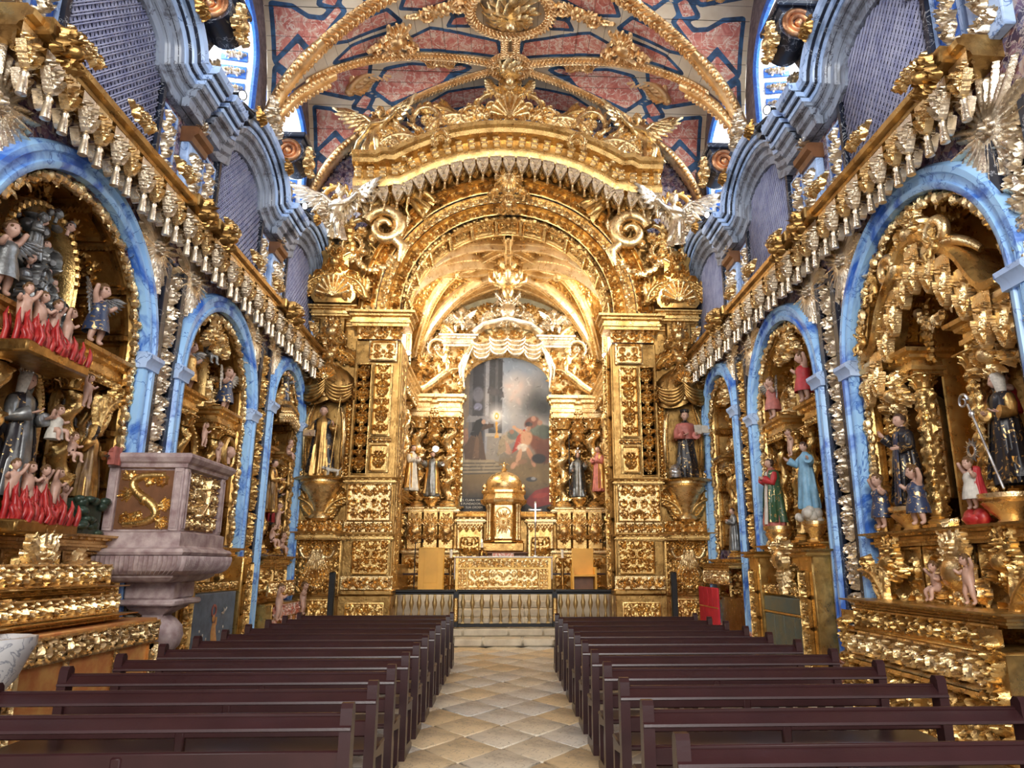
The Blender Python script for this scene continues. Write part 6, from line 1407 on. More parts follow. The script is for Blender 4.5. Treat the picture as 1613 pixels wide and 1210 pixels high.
for s in (-1, 1):
    sn = 'pulpit side' if s < 0 else 'side away from the pulpit'
    angel('gilded_angel', 'gilded winged angel standing on the arch canopy end, %s' % sn, (s * 3.12, AY - .6, 10.66), s * .3, 1.30, GL, GL, flip=-s); angel('gilded_angel', 'pale gilded angel kneeling on the shell console, %s' % sn, (s * 3.95, AY - .45, 8.62), s * .2, 1.35, GP, GP, flip=-s)
    an = angel('reclining_angel', 'gilded angel reclining on the arch band under the canopy, %s' % sn, (s * 1.75, AY - .32, 9.52), s * .2, 1.15, G, G, flip=-s); an.rotation_euler = (0, s * .9, 0)
saint('friar_statue', 'tonsured friar statue in gilded habit with a staff, chancel arch niche, pulpit side', (-3.92, AY - .22, 3.40), .0, 1.52, GOLDCLOTH, BLKCLOTH, HAIR, FLESH, 'staff', None, None, None, 21, scap=GOLDCLOTH, turn=.15, beard=None)
st = thing('staff', 'long thin gilded staff held by the tonsured friar', 'staff', (-3.62, AY - .42, 3.42)); MB().tube([(-.06, .05, 0), (.08, 0, 1.65)], .014, 7).ell((.08, 0, 1.66), .03, 7, 5).build('pole', G, st)
bk = thing('book', 'closed book under the arm of the tonsured friar', 'book', (-4.14, AY - .47, 4.28), .2); MB().box(-.12, .12, -.02, .03, -.07, .07, .008).build('cover', BRNCLOTH, bk); MB().box(-.115, .125, -.014, .024, -.064, .064).build('pages', WHTCLOTH, bk)
dg = thing('small_dog', 'small black and white dog at the feet of the tonsured friar', 'dog', (-3.62, AY - .35, 3.40), .6)
DV = [(.10, 0, .10), (0, 0, .115), (-.10, 0, .11), (-.15, 0, .15), (-.19, 0, .16), (-.25, 0, .145), (.10, .03, .09), (.11, .035, .05), (.10, .035, .0), (.10, -.03, .09), (.11, -.035, .05), (.10, -.035, 0), (-.10, .03, .09), (-.10, .035, .04), (-.11, .035, 0), (-.10, -.03, .09), (-.10, -.035, .04), (-.11, -.035, 0), (.15, 0, .13), (.19, 0, .18)]
inst('body', skin_mesh('body', DV, [(0, 1), (1, 2), (2, 3), (3, 4), (4, 5), (0, 6), (6, 7), (7, 8), (0, 9), (9, 10), (10, 11), (2, 12), (12, 13), (13, 14), (2, 15), (15, 16), (16, 17), (0, 18), (18, 19)], [.045, .045, .05, .035, .042, .022, .025, .018, .014, .025, .018, .014, .022, .017, .014, .022, .017, .014, .012, .007], WHTCLOTH, 1), dg)
MB().tube([(-.17, .03, .19), (-.18, .05, .17), (-.18, .055, .13)], [.02, .022, .008], 6, flat=.4).tube([(-.17, -.03, .19), (-.18, -.05, .17), (-.18, -.055, .13)], [.02, .022, .008], 6, flat=.4).ell((-.275, 0, .15), .012, 6, 5).build('ears', BLKCLOTH, dg)
saint('cardinal_statue', 'dark-haired saint statue in a red cape with an open book, chancel arch niche', (3.92, AY - .22, 3.40), 0, 1.48, BLKCLOTH, None, HAIR, FLESH, 'book', None, None, None, 22, turn=-.05, sleeve=PINKCLOTH)
cpn = thing('cape', 'short red cape on the shoulders of the black-robed saint', 'cape', (3.92, AY - .22, 3.40)); inst('cape_cloth', robe_mesh(PINKCLOTH, 1.48, 5, 1.12, .66, .95, 0, 1.12, 0, 'cape_cloth'), cpn)
inst('biretta', cached('bir', lambda: MB().lathe([(.10, 0), (.11, .05), (.08, .07), (.001, .075)], 12).mesh('biretta', BLKCLOTH)), cpn, (0, -.02, 1.44))
ob = thing('open_book', 'open white book in the hand of the red-caped saint', 'book', (4.20, AY - .52, 4.42), -.2)
for q in (-1, 1): MB().box(0, .15, -.012, .012, -.10, .10, .004).build('page_block', WHTCLOTH, ob, (0, 0, 0), (-.5, 0, .25 if q > 0 else PI - .25))
tr = thing('tiara', 'small grey tiered tiara at the feet of the red-caped saint', 'tiara', (3.62, AY - .38, 3.39)); MB().lathe([(.12, 0), (.13, .04), (.11, .06), (.135, .11), (.13, .14), (.11, .16), (.12, .2), (.08, .26), (.001, .29)], 16).build('tiers', SILV, tr)

# ------------------------------------------------------------------ chancel vault with carved ribs
vt = thing('chancel_vault', 'gilded ribbed vault of the chancel with a carved central boss', 'vault', (0, 0, 0)); setp(vt, kind='structure'); del vt['category']
VY0, VY1, VS, VH = 16.35, 20.75, 6.75, 2.95; VYM = (VY0 + VY1) / 2; VL = (VY1 - VY0) / 2
def zch(x, y): return np.maximum(VS + VH * np.sqrt(np.clip(1 - (x / WC) ** 2, 0, 1)), VS + (VH - .15) * np.sqrt(np.clip(1 - ((y - VYM) / VL) ** 2, 0, 1)))
nxx, nyy = 250, 130
R = Rel(2 * WC, 2 * VL, 2 * WC / nxx); R.arab(-WC, WC, 0, 2 * VL, .24, .028, 3)
def mpv(X, Z, H):
    Y = Z - VL + VYM; z = zch(X, Y); e = .01; nx = -(zch(X + e, Y) - zch(X - e, Y)) / (2 * e); ny = -(zch(X, Y + e) - zch(X, Y - e)) / (2 * e); n = np.stack([-nx, -ny, -np.ones_like(X)], -1); n[..., :2] = np.clip(n[..., :2], -2.5, 2.5); n /= np.linalg.norm(n, axis=-1)[..., None]
    return np.stack([X, Y, z], -1) + n * H[..., None]
VG = goldmat('vault_bright_gilding', (1.0, .82, .52), (.72, .50, .22), .34)
inst('ribbed_web', R.mesh('ribbed_web', GD, mpv, smooth=50), vt)
def vrib(pts, w_, d_, bead=True):
    P2 = np.array([np.array(a) + (np.array(b) - np.array(a)) * t for a, b in zip(pts[:-1], pts[1:]) for t in np.linspace(0, 1, 26)[:-1]] + [np.array(pts[-1])]); x, y = P2[:, 0], P2[:, 1]; z = zch(x, y); P = np.c_[x, y, z]
    tg = np.gradient(P, axis=0); tg /= np.linalg.norm(tg, axis=1)[:, None] + 1e-9; b = np.cross(tg, (0, 0, 1.0)); b /= np.linalg.norm(b, axis=1)[:, None] + 1e-9; n = np.cross(tg, b); n *= -np.sign(n[:, 2:3] + 1e-9)
    pr = [(-w_, -.06), (-w_, d_ * .4), (-w_ * .65, d_ * .45), (-w_ * .65, d_), (-w_ * .35, d_ * 1.06), (-w_ * .35, d_ * .9), (w_ * .35, d_ * .9), (w_ * .35, d_ * 1.06), (w_ * .65, d_), (w_ * .65, d_ * .45), (w_, d_ * .4), (w_, -.06)]; k = len(pr); m = len(P)
    V = np.stack([P + b * u + n * v for u, v in pr], 1).reshape(-1, 3); mb = MB(); mb.add(V, [(i * k + j, i * k + j + 1, (i + 1) * k + j + 1, (i + 1) * k + j) for i in range(m - 1) for j in range(k - 1)])
    L = np.r_[0, np.cumsum(np.linalg.norm(np.diff(P, axis=0), axis=1))]
    for q in range(int(L[-1] / .11)):
        t = (q + .5) * .11; c = np.array([np.interp(t, L, (P + n * d_ * .95)[:, e]) for e in range(3)]); mb.ell(c, (.035, .035, .028), 6, 4)
        for sg in (-1, 1): c = np.array([np.interp(t, L, (P + n * d_ * .42 + b * sg * w_ * .85)[:, e]) for e in range(3)]); mb.ell(c, .022, 5, 4)
    return mb.build('vault_rib', VG, vt, smooth=35)
ya, yb3, ym3 = VY0 + .08, VY1 - .08, VYM
for sx in (-1, 1):
    for ye in (ya, yb3):
        vrib([(sx * WC * .96, ye), (0, ym3)], .14, .34); vrib([(sx * WC * .96, ye), (sx * 1.35, ym3)], .10, .24); vrib([(sx * WC * .96, ye), (0, ym3 + (ye - ym3) * .58)], .10, .24)
        vrib([(sx * 1.35, ym3), (0, ym3 + (ye - ym3) * .58)], .10, .24)
    vrib([(sx * WC * .97, ym3), (0, ym3)], .12, .30)
vrib([(0, ya), (0, ym3)], .12, .30); vrib([(0, ym3), (0, yb3)], .12, .30)
for ye in (ya, yb3): vrib([(-WC * .97, ye), (0, ye), (WC * .97, ye)], .14, .16)
for sx in (-1, 1):
    for sy in (-1, 1):
        cx, cyy = sx * .62, ym3 + sy * .62 * .75
        for rr in (.20, .13): vrib([(cx + rr * 1.3 * math.cos(a), cyy + rr * math.sin(a)) for a in np.linspace(0, 2 * PI, 9)], .03, .07) if rr > .15 else None
mb = MB(); zc_ = VS + VH
mb.lathe([(.001, -.95), (.10, -.9), (.16, -.7), (.12, -.62), (.30, -.5), (.34, -.3), (.26, -.24), (.46, -.1), (.46, .1)], 16, flute=8, fa=.12)
for k in range(8): a = k * PI / 4; mb.tube([(.3 * math.cos(a), .3 * math.sin(a), -.1), (.5 * math.cos(a), .5 * math.sin(a), -.2), (.46 * math.cos(a), .46 * math.sin(a), -.42), (.3 * math.cos(a), .3 * math.sin(a), -.5)], [.06, .08, .07, .03], 6)
mb.build('boss', GL, vt, (0, VYM, zc_ - .12), smooth=60)
for (x, y) in ((0, VYM + 1.2), (0, VYM - 1.2), (-1.35, VYM), (1.35, VYM)): MB().lathe([(.001, -.25), (.09, -.22), (.14, -.1), (.10, -.05), (.2, .05)], 12, flute=6, fa=.15).build('small_boss', GL, vt, (x, y, float(zch(np.array(x), np.array(y))) - .12))
# side walls of the chancel: gilded facing with pilasters and statues
for s in (-1, 1):
    cs = thing('chancel_panelling', 'gilded carved panelling on the chancel side wall, %s' % ('pulpit side' if s < 0 else 'side away from the pulpit'), 'panelling', (s * WC, 18.4, 0), -s * PI / 2)
    MB().box(-2.2, 2.2, -.05, .0, .95, 6.3).build('ground', GD, cs)
    for k in range(4): inst('carved_panel', carved(.95, 2.1, .32, 3 + k % 2, .028, .09, GL), cs, (-1.65 + 1.1 * k, -.06, 3.6)); inst('carved_panel', carved(.95, 1.5, .32, 5 + k % 2, .028, .08, G), cs, (-1.65 + 1.1 * k, -.06, 1.9)); 
    for k in range(5): column(cs, -2.1 + 1.05 * k, -.18, 3.3, 2.6, .11, GL, 3)
    inst('cornice', cornice_mesh(4.4, .36, GL, .34), cs, (0, 0, 6.05)); inst('frieze', frieze(4.3, .22, 2, .028, .07, GL, .02), cs, (0, -.3, 5.86)); inst('ledge', cornice_mesh(4.4, .28, G, .16), cs, (0, 0, 3.2))
    MB().box(-2.2, 2.2, -.3, 0, .95, 1.6, .02).build('bench_base', GD, cs); inst('window_arch', archframe(1.7, 2.3, GL, .16, .12), cs, (0 + s * .65 * 0 - s * (19.05 - 18.4), -.02, 6.75))
    saint('saint_statue', 'small %s saint statue on the chancel side wall, %s' % (('white and gold', 'pulpit side') if s < 0 else ('pink-robed', 'side away from the pulpit')), (s * 2.45, 18.9, 3.45), -s * PI / 2 * .6, 1.2, WHTCLOTH if s < 0 else PINKCLOTH, GOLDCLOTH, HAIR, FLESH, 'pray', seed=30 + s)

# ------------------------------------------------------------------ main altarpiece
MY = 20.45
mr = thing('main_altarpiece', 'bright gilded main altarpiece with twisted columns framing the large painting', 'altarpiece', (0, MY, 0))
MB().box(-2.85, 2.85, .25, .5, .9, 9.0).build('ground', GD, mr)
R = Rel(5.8, 3.4, .028); R.arab(0, 2.9, 0, 3.4, .42, .11, 8); R.mirror(); inst('attic_relief', R.mesh('attic_relief', GL, mask=lambda X, Z: ((X / 2.85) ** 2 + ((Z) / 2.95) ** 2 < 1) & ((np.abs(X) > 1.3) | (Z > 1.45 - .35 * (X / 1.3) ** 2))), mr, (0, .1, 6.35))
for s in (-1, 1):
    inst('column_panel', carved(1.3, 2.5, .22, 2, .022, .05, GD), mr, (s * 1.98, .2, 3.2))
    for k, x in enumerate((1.62, 2.48)): column(mr, s * x, -.12, 3.12, 2.55, .19, GL, 1 + k)
    inst('edge_scroll', candel(.3, 2.5, 1, .024, .10, GL, 0), mr, (s * 1.38, .0, 3.3))
    inst('entablature', cornice_mesh(.56, .55, GL, .62), mr, (s * 1.62, .25, 5.68)); inst('entablature', cornice_mesh(.56, .55, GL, .62), mr, (s * 2.48, .25, 5.68)); inst('entablature', cornice_mesh(1.5, .38, GL, .62), mr, (s * 2.05, .25, 5.68)); inst('frieze', frieze(.34, .22, 1, .022, .06, GL, 0), mr, (s * 2.05, -.14, 5.74))
    for k, x in enumerate((1.62, 2.48, 2.05)): inst('pedestal_atlant', orn_crest(GL, .46, .85), mr, (s * x, -.30, 2.12)); MB().box(s * x - .2, s * x + .2, -.28, .25, 1.95, 3.1, .02).build('pedestal_block', G, mr)
    inst('ledge', cornice_mesh(1.5, .5, GL, .16), mr, (s * 2.05, .25, 2.98)); inst('ledge', cornice_mesh(1.5, .5, GL, .14), mr, (s * 2.05, .25, 1.88)); inst('base_panel', carved(1.4, .85, .32, 6, .026, .07, G), mr, (s * 2.05, -.2, .98)); MB().box(s * 2.05 - .75, s * 2.05 + .75, -.19, .25, .9, 1.9).build('base_block', GD, mr)
    inst('statue_corbel', pedestal(mr, s * 2.05, -.22, 3.10, .46, .30, GL).data, mr, (s * 2.05, -.22, 3.1)) if 0 else pedestal(mr, s * 2.05, -.22, 3.10, .46, .30, GL)
    inst('niche_canopy', orn_crest(GL, .7, .8), mr, (s * 2.05, -.05, 4.8)); inst('niche_canopy', orn_crest(GL, .6, .6), mr, (s * 2.05, -.1, 5.2))
    # side doors below the painting, attic volutes and urns
    inst('door_panel', carved(.55, 1.05, .26, 4, .022, .05, G, .05), mr, (s * .98, .02, 1.3)); MB().box(s * .98 - .38, s * .98 + .38, .03, .25, .95, 2.75, .02).build('door_block', GF, mr); inst('door_frame', cached('mdf', lambda: MB().mold([(-.3, 0), (-.3, 1.3), (.3, 1.3), (.3, 0)], [(0, 0), (.06, 0), (.06, .04), (.04, .07), (0, .08)]).mesh('door_frame', GL)), mr, (s * .98, .02, 1.25)); inst('cornice', cornice_mesh(.8, .15, GL, .16), mr, (s * .98, .1, 2.72))
    for k in range(4): inst('drape_lobe', lambrequin(GL, .16, .26), mr, (s * .98 + (k - 1.5) * .18, -.02, 2.46))
    mb = MB().tube(bez((s * 2.55, -.15, 6.42), (s * 2.2, -.2, 6.5), (s * 1.9, -.2, 6.95), (s * 1.55, -.2, 7.1)), [.16, .14, .13, .10], 8); t_ = np.linspace(0, 8, 30); mb.tube(np.c_[s * (1.45 + .18 * (1 - t_ / 11) * np.cos(t_)), -.2 + 0 * t_, 6.95 + .18 * (1 - t_ / 11) * np.sin(t_)], [.09, .07, .03], 7); mb.build('attic_volute', GL, mr, smooth=60)
    MB().lathe([(.001, 0), (.12, 0), (.06, .08), (.16, .22), (.19, .35), (.1, .45), (.12, .5), (.06, .6), (.001, .64)], 14, flute=14, fa=.08).build('urn', GL, mr, (s * 2.55, -.1, 6.35)); inst('urn_flowers', orn_crest(GL, .7, .7), mr, (s * 2.45, -.15, 6.9))
    inst('attic_cornice', cornice_mesh(.85, .5, GP, .34), mr, (s * 1.42, .2, 7.75)); inst('attic_scroll', orn_cscroll(GP, .8), mr, (s * 2.05, -.1, 7.35), sc=(s, 1, 1))
    inst('hanging_curtain', cached(('hcur', s), lambda: MB().tube([(s * .95, -.35, 7.85), (s * 1.15, -.38, 7.45), (s * 1.28, -.36, 7.0), (s * 1.22, -.34, 6.5)], [.06, .16, .13, .03], 9, flat=.5).tube([(s * 1.0, -.4, 7.8), (s * 1.22, -.42, 7.4), (s * 1.36, -.4, 7.1), (s * 1.33, -.4, 6.75)], [.04, .07, .06, .02], 7).mesh('hanging_curtain', GP, 70)), mr)
    inst('attic_plume', orn_plume(GP, 1.0), mr, (s * 1.25, -.15, 8.2), (0, s * .5, 0), (s, 1, 1)); inst('attic_plume', orn_plume(GL, .9), mr, (s * 1.85, -.1, 8.0), (0, s * .3, 0), (s, 1, 1))
    putto_thing('attic_putto', 'gilded putto seated on the attic cornice beside the painting top, %s' % ('pulpit side' if s < 0 else 'side away from the pulpit'), (s * 1.35, MY - .35, 8.12), s * .3, .85, 'sit', GP, GP, GP, flip=-s); putto_thing('attic_putto', 'gilded putto reclining on the broken volute, %s' % ('pulpit side' if s < 0 else 'side away from the pulpit'), (s * 1.75, MY - .45, 6.85), s * .3, .95, 'sit', GL, None, GL, flip=-s)
inst('attic_crest', orn_crest(GP, 1.7, 1.2), mr, (0, -.3, 8.35)); MB().mold([(-1.0, 8.15), (-.7, 8.42), (0, 8.58), (.7, 8.42), (1.0, 8.15)], [(0, -.06), (.4, -.06), (.45, 0), (.45, .06), (.36, .1), (0, .1)]).build('hood_cornice', GP, mr)
for k in range(4):
    x = (k - 1.5) * .5; mb = MB()
    for q in range(4): z0 = 8.12 - .13 * abs(k - 1.5) - .08 * q; mb.tube(bez((x - .27, -.36, z0), (x - .2, -.44, z0 - .22 - .07 * q), (x + .2, -.44, z0 - .22 - .07 * q), (x + .27, -.36, z0), 10), [.03, .075, .03], 7)
    mb.build('curtain_swag', GP, mr, smooth=70)
garland([(-1.3, -.2, 6.4), (-1.32, -.25, 6.9), (-1.0, -.28, 7.35), (-.5, -.3, 7.62), (0, -.3, 7.68), (.5, -.3, 7.62), (1.0, -.28, 7.35), (1.32, -.25, 6.9), (1.3, -.2, 6.4)], .10, GL, 'painting_garland', mr, 4)
MB().mold([(-1.3, 3.0), (-1.3, 6.75)] + arc(0, 6.6, 1.3, 175, 5, 17, .95) + [(1.3, 6.75), (1.3, 3.0)], [(0, -.03), (.14, -.03), (.18, .03), (.12, .08), (.16, .12), (0, .16)], True).build('painting_frame', GL, mr, (0, .12, 0))
saint('saint_statue', 'bearded silver-robed saint statue between the twisted columns, pulpit side of the painting', (-2.05, MY - .32, 3.42), .1, 1.25, SILVCLOTH, GOLDCLOTH, HAIR, FLESH, 'reach', None, None, None, 41, beard=HAIR)
hl = thing('halo_disc', 'small silver disc halo above the bearded silver-robed saint', 'halo', (-1.98, MY - .28, 4.74)); MB().lathe([(.001, -.01), (.09, -.01), (.1, 0), (.09, .01), (.001, .01)], 18, M=RX(PI / 2)).build('disc', SILV, hl)
saint('nun_statue', 'silvery veiled nun statue between the twisted columns, far from the pulpit', (2.02, MY - .32, 3.42), -.1, 1.25, SILVCLOTH, BLKCLOTH, None, FLESH, 'staff', BLKCLOTH, None, SILV, 42)
st = thing('staff', 'thin dark staff held by the silvery nun', 'staff', (1.76, MY - .5, 3.42)); MB().tube([(0, 0, 0), (0, 0, 1.75)], .013, 7).build('pole', BLKM, st)
# painting: oil scene with a nun holding up a monstrance before fleeing soldiers
def painting():
    nx, nz = 170, 300; Wp, Hp = 2.6, 4.55; X, Z = np.meshgrid(np.linspace(0, 1, nx), np.linspace(0, 1, nz)); C_ = np.zeros((nz, nx, 3)); g = np.random.RandomState(3)
    def nz_(s_, seed):
        r = np.random.RandomState(seed); o = 0
        for k in range(4):
            n_ = int(s_ * 2 ** k) + 2; A = r.rand(n_ + 1, n_ + 1); xi = X * (n_ - 1); zi = Z * (n_ - 1); i0 = xi.astype(int); j0 = zi.astype(int); fx = xi - i0; fz = zi - j0; fx = fx * fx * (3 - 2 * fx); fz = fz * fz * (3 - 2 * fz)
            o = o + (A[j0, i0] * (1 - fx) * (1 - fz) + A[j0, i0 + 1] * fx * (1 - fz) + A[j0 + 1, i0] * (1 - fx) * fz + A[j0 + 1, i0 + 1] * fx * fz) / 2 ** k
        return o / 1.875
    def put(m, c): C_[:] = C_ * (1 - m[..., None]) + np.array(c) * m[..., None]
    def E(cx, cz, rx, rz, c, a=1.0, rot=0.0, soft=.25):
        x = (X - cx); z = (Z - cz) * Hp / Wp; cr, sr = math.cos(rot), math.sin(rot); u = (x * cr + z * sr) / rx; v = (-x * sr + z * cr) / rz; put(a * np.clip((1 - np.hypot(u, v)) / soft, 0, 1), c)
    def Pg(P, c, a=1.0, soft=.006):
        put(a * np.clip(poly_sdf(X, Z * Hp / Wp, [(x, z * Hp / Wp) for x, z in P]) / soft + .5, 0, 1), c)
    n1, n2 = nz_(3, 1), nz_(6, 2)
    put(np.ones_like(X), (.42, .45, .50)); put(np.clip((Z - .4) * 2, 0, 1) * n1, (.30, .40, .52)); put(np.clip(n1 * 2.4 - .9, 0, 1) * (Z > .5), (.70, .66, .64)); E(.75, .72, .38, .32, (.13, .14, .15), .9, .3, .9); E(.9, .66, .25, .22, (.06, .065, .07), .9, 0, .8); E(.62, .78, .22, .25, (.75, .68, .66), .7, 0, .9)
    put(np.clip((.62 - Z) * 3, 0, 1) * np.clip((X - .35) * 4, 0, 1), (.36, .27, .20)); put(np.clip((.40 - Z) * 8, 0, 1), (.34, .26, .13)); put(np.clip((.22 - Z) * 7, 0, 1), (.15, .11, .06)); put(np.clip((.12 - Z) * 9, 0, 1), (.03, .028, .025))
    for x0, x1, c in ((0, .08, (.30, .26, .22)), (.08, .30, (.20, .20, .22)), (.12, .24, (.10, .10, .12)), (.30, .45, (.13, .13, .14)), (.26, .30, (.42, .42, .45)), (.37, .40, (.20, .20, .21))): Pg([(x0, .36), (x1, .36), (x1, .98), (x0, .98)], c)
    Pg([(.05, .56), (.32, .56), (.30, .60), (.07, .60)], (.33, .33, .36)); Pg([(.28, .75), (.47, .72), (.46, .76), (.3, .8)], (.16, .15, .16)); Pg([(0, .86), (.30, 1.0), (0, 1.0)], (.08, .08, .09)); E(.18, .74, .07, .10, (.27, .27, .32), .8); E(.18, .66, .055, .05, (.30, .31, .42), .9)
    Pg([(.28, .32), (.42, .31), (.43, .48), (.29, .48)], (.40, .37, .34)); Pg([(.27, .47), (.45, .47), (.45, .49), (.27, .49)], (.55, .52, .48))
    for k in range(4): Pg([(.02, .235 + .022 * k), (.52 - .045 * k, .245 + .02 * k), (.50 - .045 * k, .262 + .02 * k), (.02, .262 + .022 * k)], (.46, .40, .30)); Pg([(.02, .228 + .022 * k), (.52 - .045 * k, .236 + .02 * k), (.52 - .045 * k, .242 + .02 * k), (.02, .236 + .022 * k)], (.18, .16, .13))
    E(.385, .60, .17, .17, (.80, .78, .80), .85, 0, 1.0); E(.385, .60, .08, .08, (1, .97, .88), .95, 0, .9)
    Pg([(.05, .32), (.28, .32), (.25, .42), (.22, .50), (.16, .53), (.12, .48), (.03, .40)], (.20, .13, .08)); Pg([(.18, .50), (.36, .53), (.36, .55), (.2, .55)], (.17, .11, .07)); Pg([(.10, .48), (.16, .57), (.22, .585), (.26, .56), (.22, .52), (.18, .46)], (.025, .025, .03)); E(.245, .562, .025, .03, (.62, .45, .36)); Pg([(.13, .33), (.2, .33), (.2, .45), (.17, .48)], (.28, .19, .12)); E(.05, .47, .035, .1, (.50, .30, .22), .8)
    Pg([(.37, .46), (.42, .46), (.40, .50), (.405, .56), (.375, .56), (.385, .5)], (.75, .48, .12)); E(.39, .60, .028, .045, (.85, .58, .15)); E(.39, .60, .013, .02, (1, .98, .9))
    E(.88, .45, .15, .17, (.30, .13, .06), 1, .3); E(.93, .38, .12, .16, (.26, .11, .05)); E(.84, .52, .10, .09, (.20, .24, .20)); E(.78, .56, .10, .07, (.28, .12, .08), 1, .6); E(.80, .585, .03, .035, (.55, .34, .26)); E(.87, .56, .035, .035, (.45, .27, .20)); E(.92, .50, .1, .09, (.14, .17, .14))
    E(.52, .46, .10, .08, (.50, .42, .33), 1, .5); E(.57, .48, .07, .06, (.25, .27, .24)); E(.50, .40, .045, .10, (.62, .42, .32), 1, .5); E(.56, .50, .03, .03, (.45, .28, .2)); Pg([(.40, .34), (.50, .38), (.48, .48), (.42, .44)], (.45, .38, .28))
    Pg([(.56, .36), (.66, .40), (.72, .50), (.70, .52), (.62, .47)], (.55, .11, .06)); E(.72, .46, .075, .10, (.66, .44, .30), 1, -.2); E(.66, .50, .10, .025, (.66, .44, .30), 1, -.55); E(.585, .53, .025, .02, (.66, .44, .30)); E(.745, .525, .03, .035, (.52, .32, .22)); E(.75, .55, .045, .03, (.08, .06, .06)); E(.68, .40, .07, .05, (.72, .66, .58)); E(.64, .34, .03, .11, (.66, .44, .31), 1, -.25); E(.58, .285, .03, .05, (.62, .41, .29), 1, -.5); E(.76, .36, .03, .09, (.60, .38, .26), 1, .4); E(.80, .30, .025, .05, (.60, .38, .26), 1, .4)
    E(.68, .31, .06, .03, (.42, .28, .18), 1, .2); E(.86, .33, .09, .06, (.07, .05, .04)); E(.78, .20, .07, .03, (.10, .10, .10)); E(.80, .205, .03, .02, (.40, .40, .40)); Pg([(.70, .06), (.82, .13), (1, .16), (1, .05), (.8, .02)], (.36, .05, .035)); E(.88, .10, .10, .03, (.5, .08, .05), .8, .2)
    put(.25 * np.clip(n2 * 2 - 1, 0, 1), (.75, .68, .6)); put(.25 * np.clip(1 - n2 * 2, 0, 1), (.05, .05, .05))
    for k, (a, b) in enumerate(((.52, .80), (.60, .76), (.56, .72), (.66, .80), (.63, .70))): E(a, b, .07, .04, (.72, .56, .50), .45, .5 * k, .8)
    Pg([(.02, .012), (.30, .012), (.30, .085), (.02, .085)], (.02, .02, .022))
    mb = MB(); zt_ = 3.74 + .0 * X; V = np.stack([(X - .5) * Wp, 0 * X, Z * Hp], -1)
    i, j = np.meshgrid(np.arange(nz - 1), np.arange(nx - 1), indexing='ij'); Q = np.stack([i * nx + j, i * nx + j + 1, (i + 1) * nx + j + 1, (i + 1) * nx + j], -1)
    
    for k in range(700):
        px_, pz_ = g.rand() * .96 + .02, g.rand() * .94 + .05; cc = C_[int(pz_ * (nz - 1)), int(px_ * (nx - 1))].copy(); E(px_ + g.randn() * .012, pz_ + g.randn() * .008, .010 + .03 * g.rand(), .005 + .008 * g.rand(), tuple(np.clip(cc * (.62 + .8 * g.rand()), 0, 1)), .55, g.rand() * 3.1, .7)
    C_ **= 1.55; C_ *= .85; ok = (np.abs(V[..., 0]) < 1.35) & (V[..., 2] < 3.62 + .93 * np.sqrt(np.clip(1 - (V[..., 0] / 1.31) ** 2, 0, 1))); ok = ok[:-1, :-1] & ok[1:, 1:]
    mb.add(V, Q[ok], attr=C_.reshape(-1, 3))
    m, nt, b = newmat('oil_paint'); at = N(nt, 'ShaderNodeVertexColor', layer_name='oil'); nt.links.new(at.outputs[0], b.inputs['Base Color']); b.inputs['Roughness'].default_value = .45; bump(nt, b, noise(nt, coords(nt), 30, 3), .08)
    return mb.mesh('canvas', m, 0, 'oil')
pt = thing('altar_painting', 'large oil painting of a nun raising a monstrance before fleeing soldiers', 'painting', (0, MY + .05, 3.03)); inst('canvas', painting(), pt)
for k, tx in enumerate(('S. CLARA VIRGEM', 'E FUNDADORA DA', 'SUA ORDEM')):
    f = bpy.data.curves.new('inscription', 'FONT'); f.body = tx; f.size = .085; f.align_x = 'CENTER'; f.extrude = .001; f.materials.append(WHTCLOTH); o = bpy.data.objects.new('inscription', f); COL.objects.link(o); me_ = bpy.data.meshes.new_from_object(o.evaluated_get(bpy.context.evaluated_depsgraph_get())); bpy.data.objects.remove(o); setp(inst('inscription', me_, pt, (-.88, -.012, .29 - .10 * k), (PI / 2, 0, 0)), kind='stuff')

# ------------------------------------------------------------------ tabernacle, altar and furniture of the chancel
tb = thing('tabernacle', 'golden domed tabernacle with a sunburst door behind the altar', 'tabernacle', (-.05, 19.75, 0))
MB().box(-.62, .62, -.35, .5, .95, 1.86, .02).box(-.66, .66, -.40, .5, 1.86, 1.92, .02).build('plinth', BROWNW, tb); MB().box(-.55, .55, -.42, .4, 1.92, 2.16, .03).build('foot', GD, tb); MB().box(-.28, .28, -.44, -.36, 1.60, 1.88, .01).build('marble_inset', REDM, tb)
MB().lathe([(.58, 2.16), (.58, 2.2), (.5, 2.24), (.5, 3.16), (.56, 3.2)], 8, M=RZ(PI / 8)).build('body', GF, tb, smooth=20)
dr = MB().box(-.25, .25, -.56, -.46, 2.22, 3.14, .03).build('door', GL, tb); inst('sunburst', orn_sun(GL), dr, (0, -.565, 2.38), sc=(.42, .6, .55)); inst('door_arch', archframe(.36, .74, GL, .04, .03), dr, (0, -.56, 2.30))
for a in (-.42, .42, -.36, .36): 
    MB().lathe([(.055, 0), (.06, .05), (.04, .08), (.04, .80), (.06, .86), (.06, .92)], 12).build('colonnette', GL, tb, (a, -.46 if abs(a) < .4 else -.30, 2.22))
MB().lathe([(.56, 3.14), (.66, 3.2), (.68, 3.26), (.60, 3.3), (.58, 3.42), (.64, 3.46), (.64, 3.52), (.001, 3.52)], 8, M=RZ(PI / 8)).build('cornice', GL, tb, smooth=20)
MB().lathe([(.46, 3.52), (.48, 3.6), (.50, 3.68), (.47, 3.80), (.38, 3.93), (.22, 4.02), (.08, 4.06), (.06, 4.10), (.10, 4.13), (.001, 4.16)], 32, flute=32, fa=.05).build('dome', GL, tb, smooth=60)
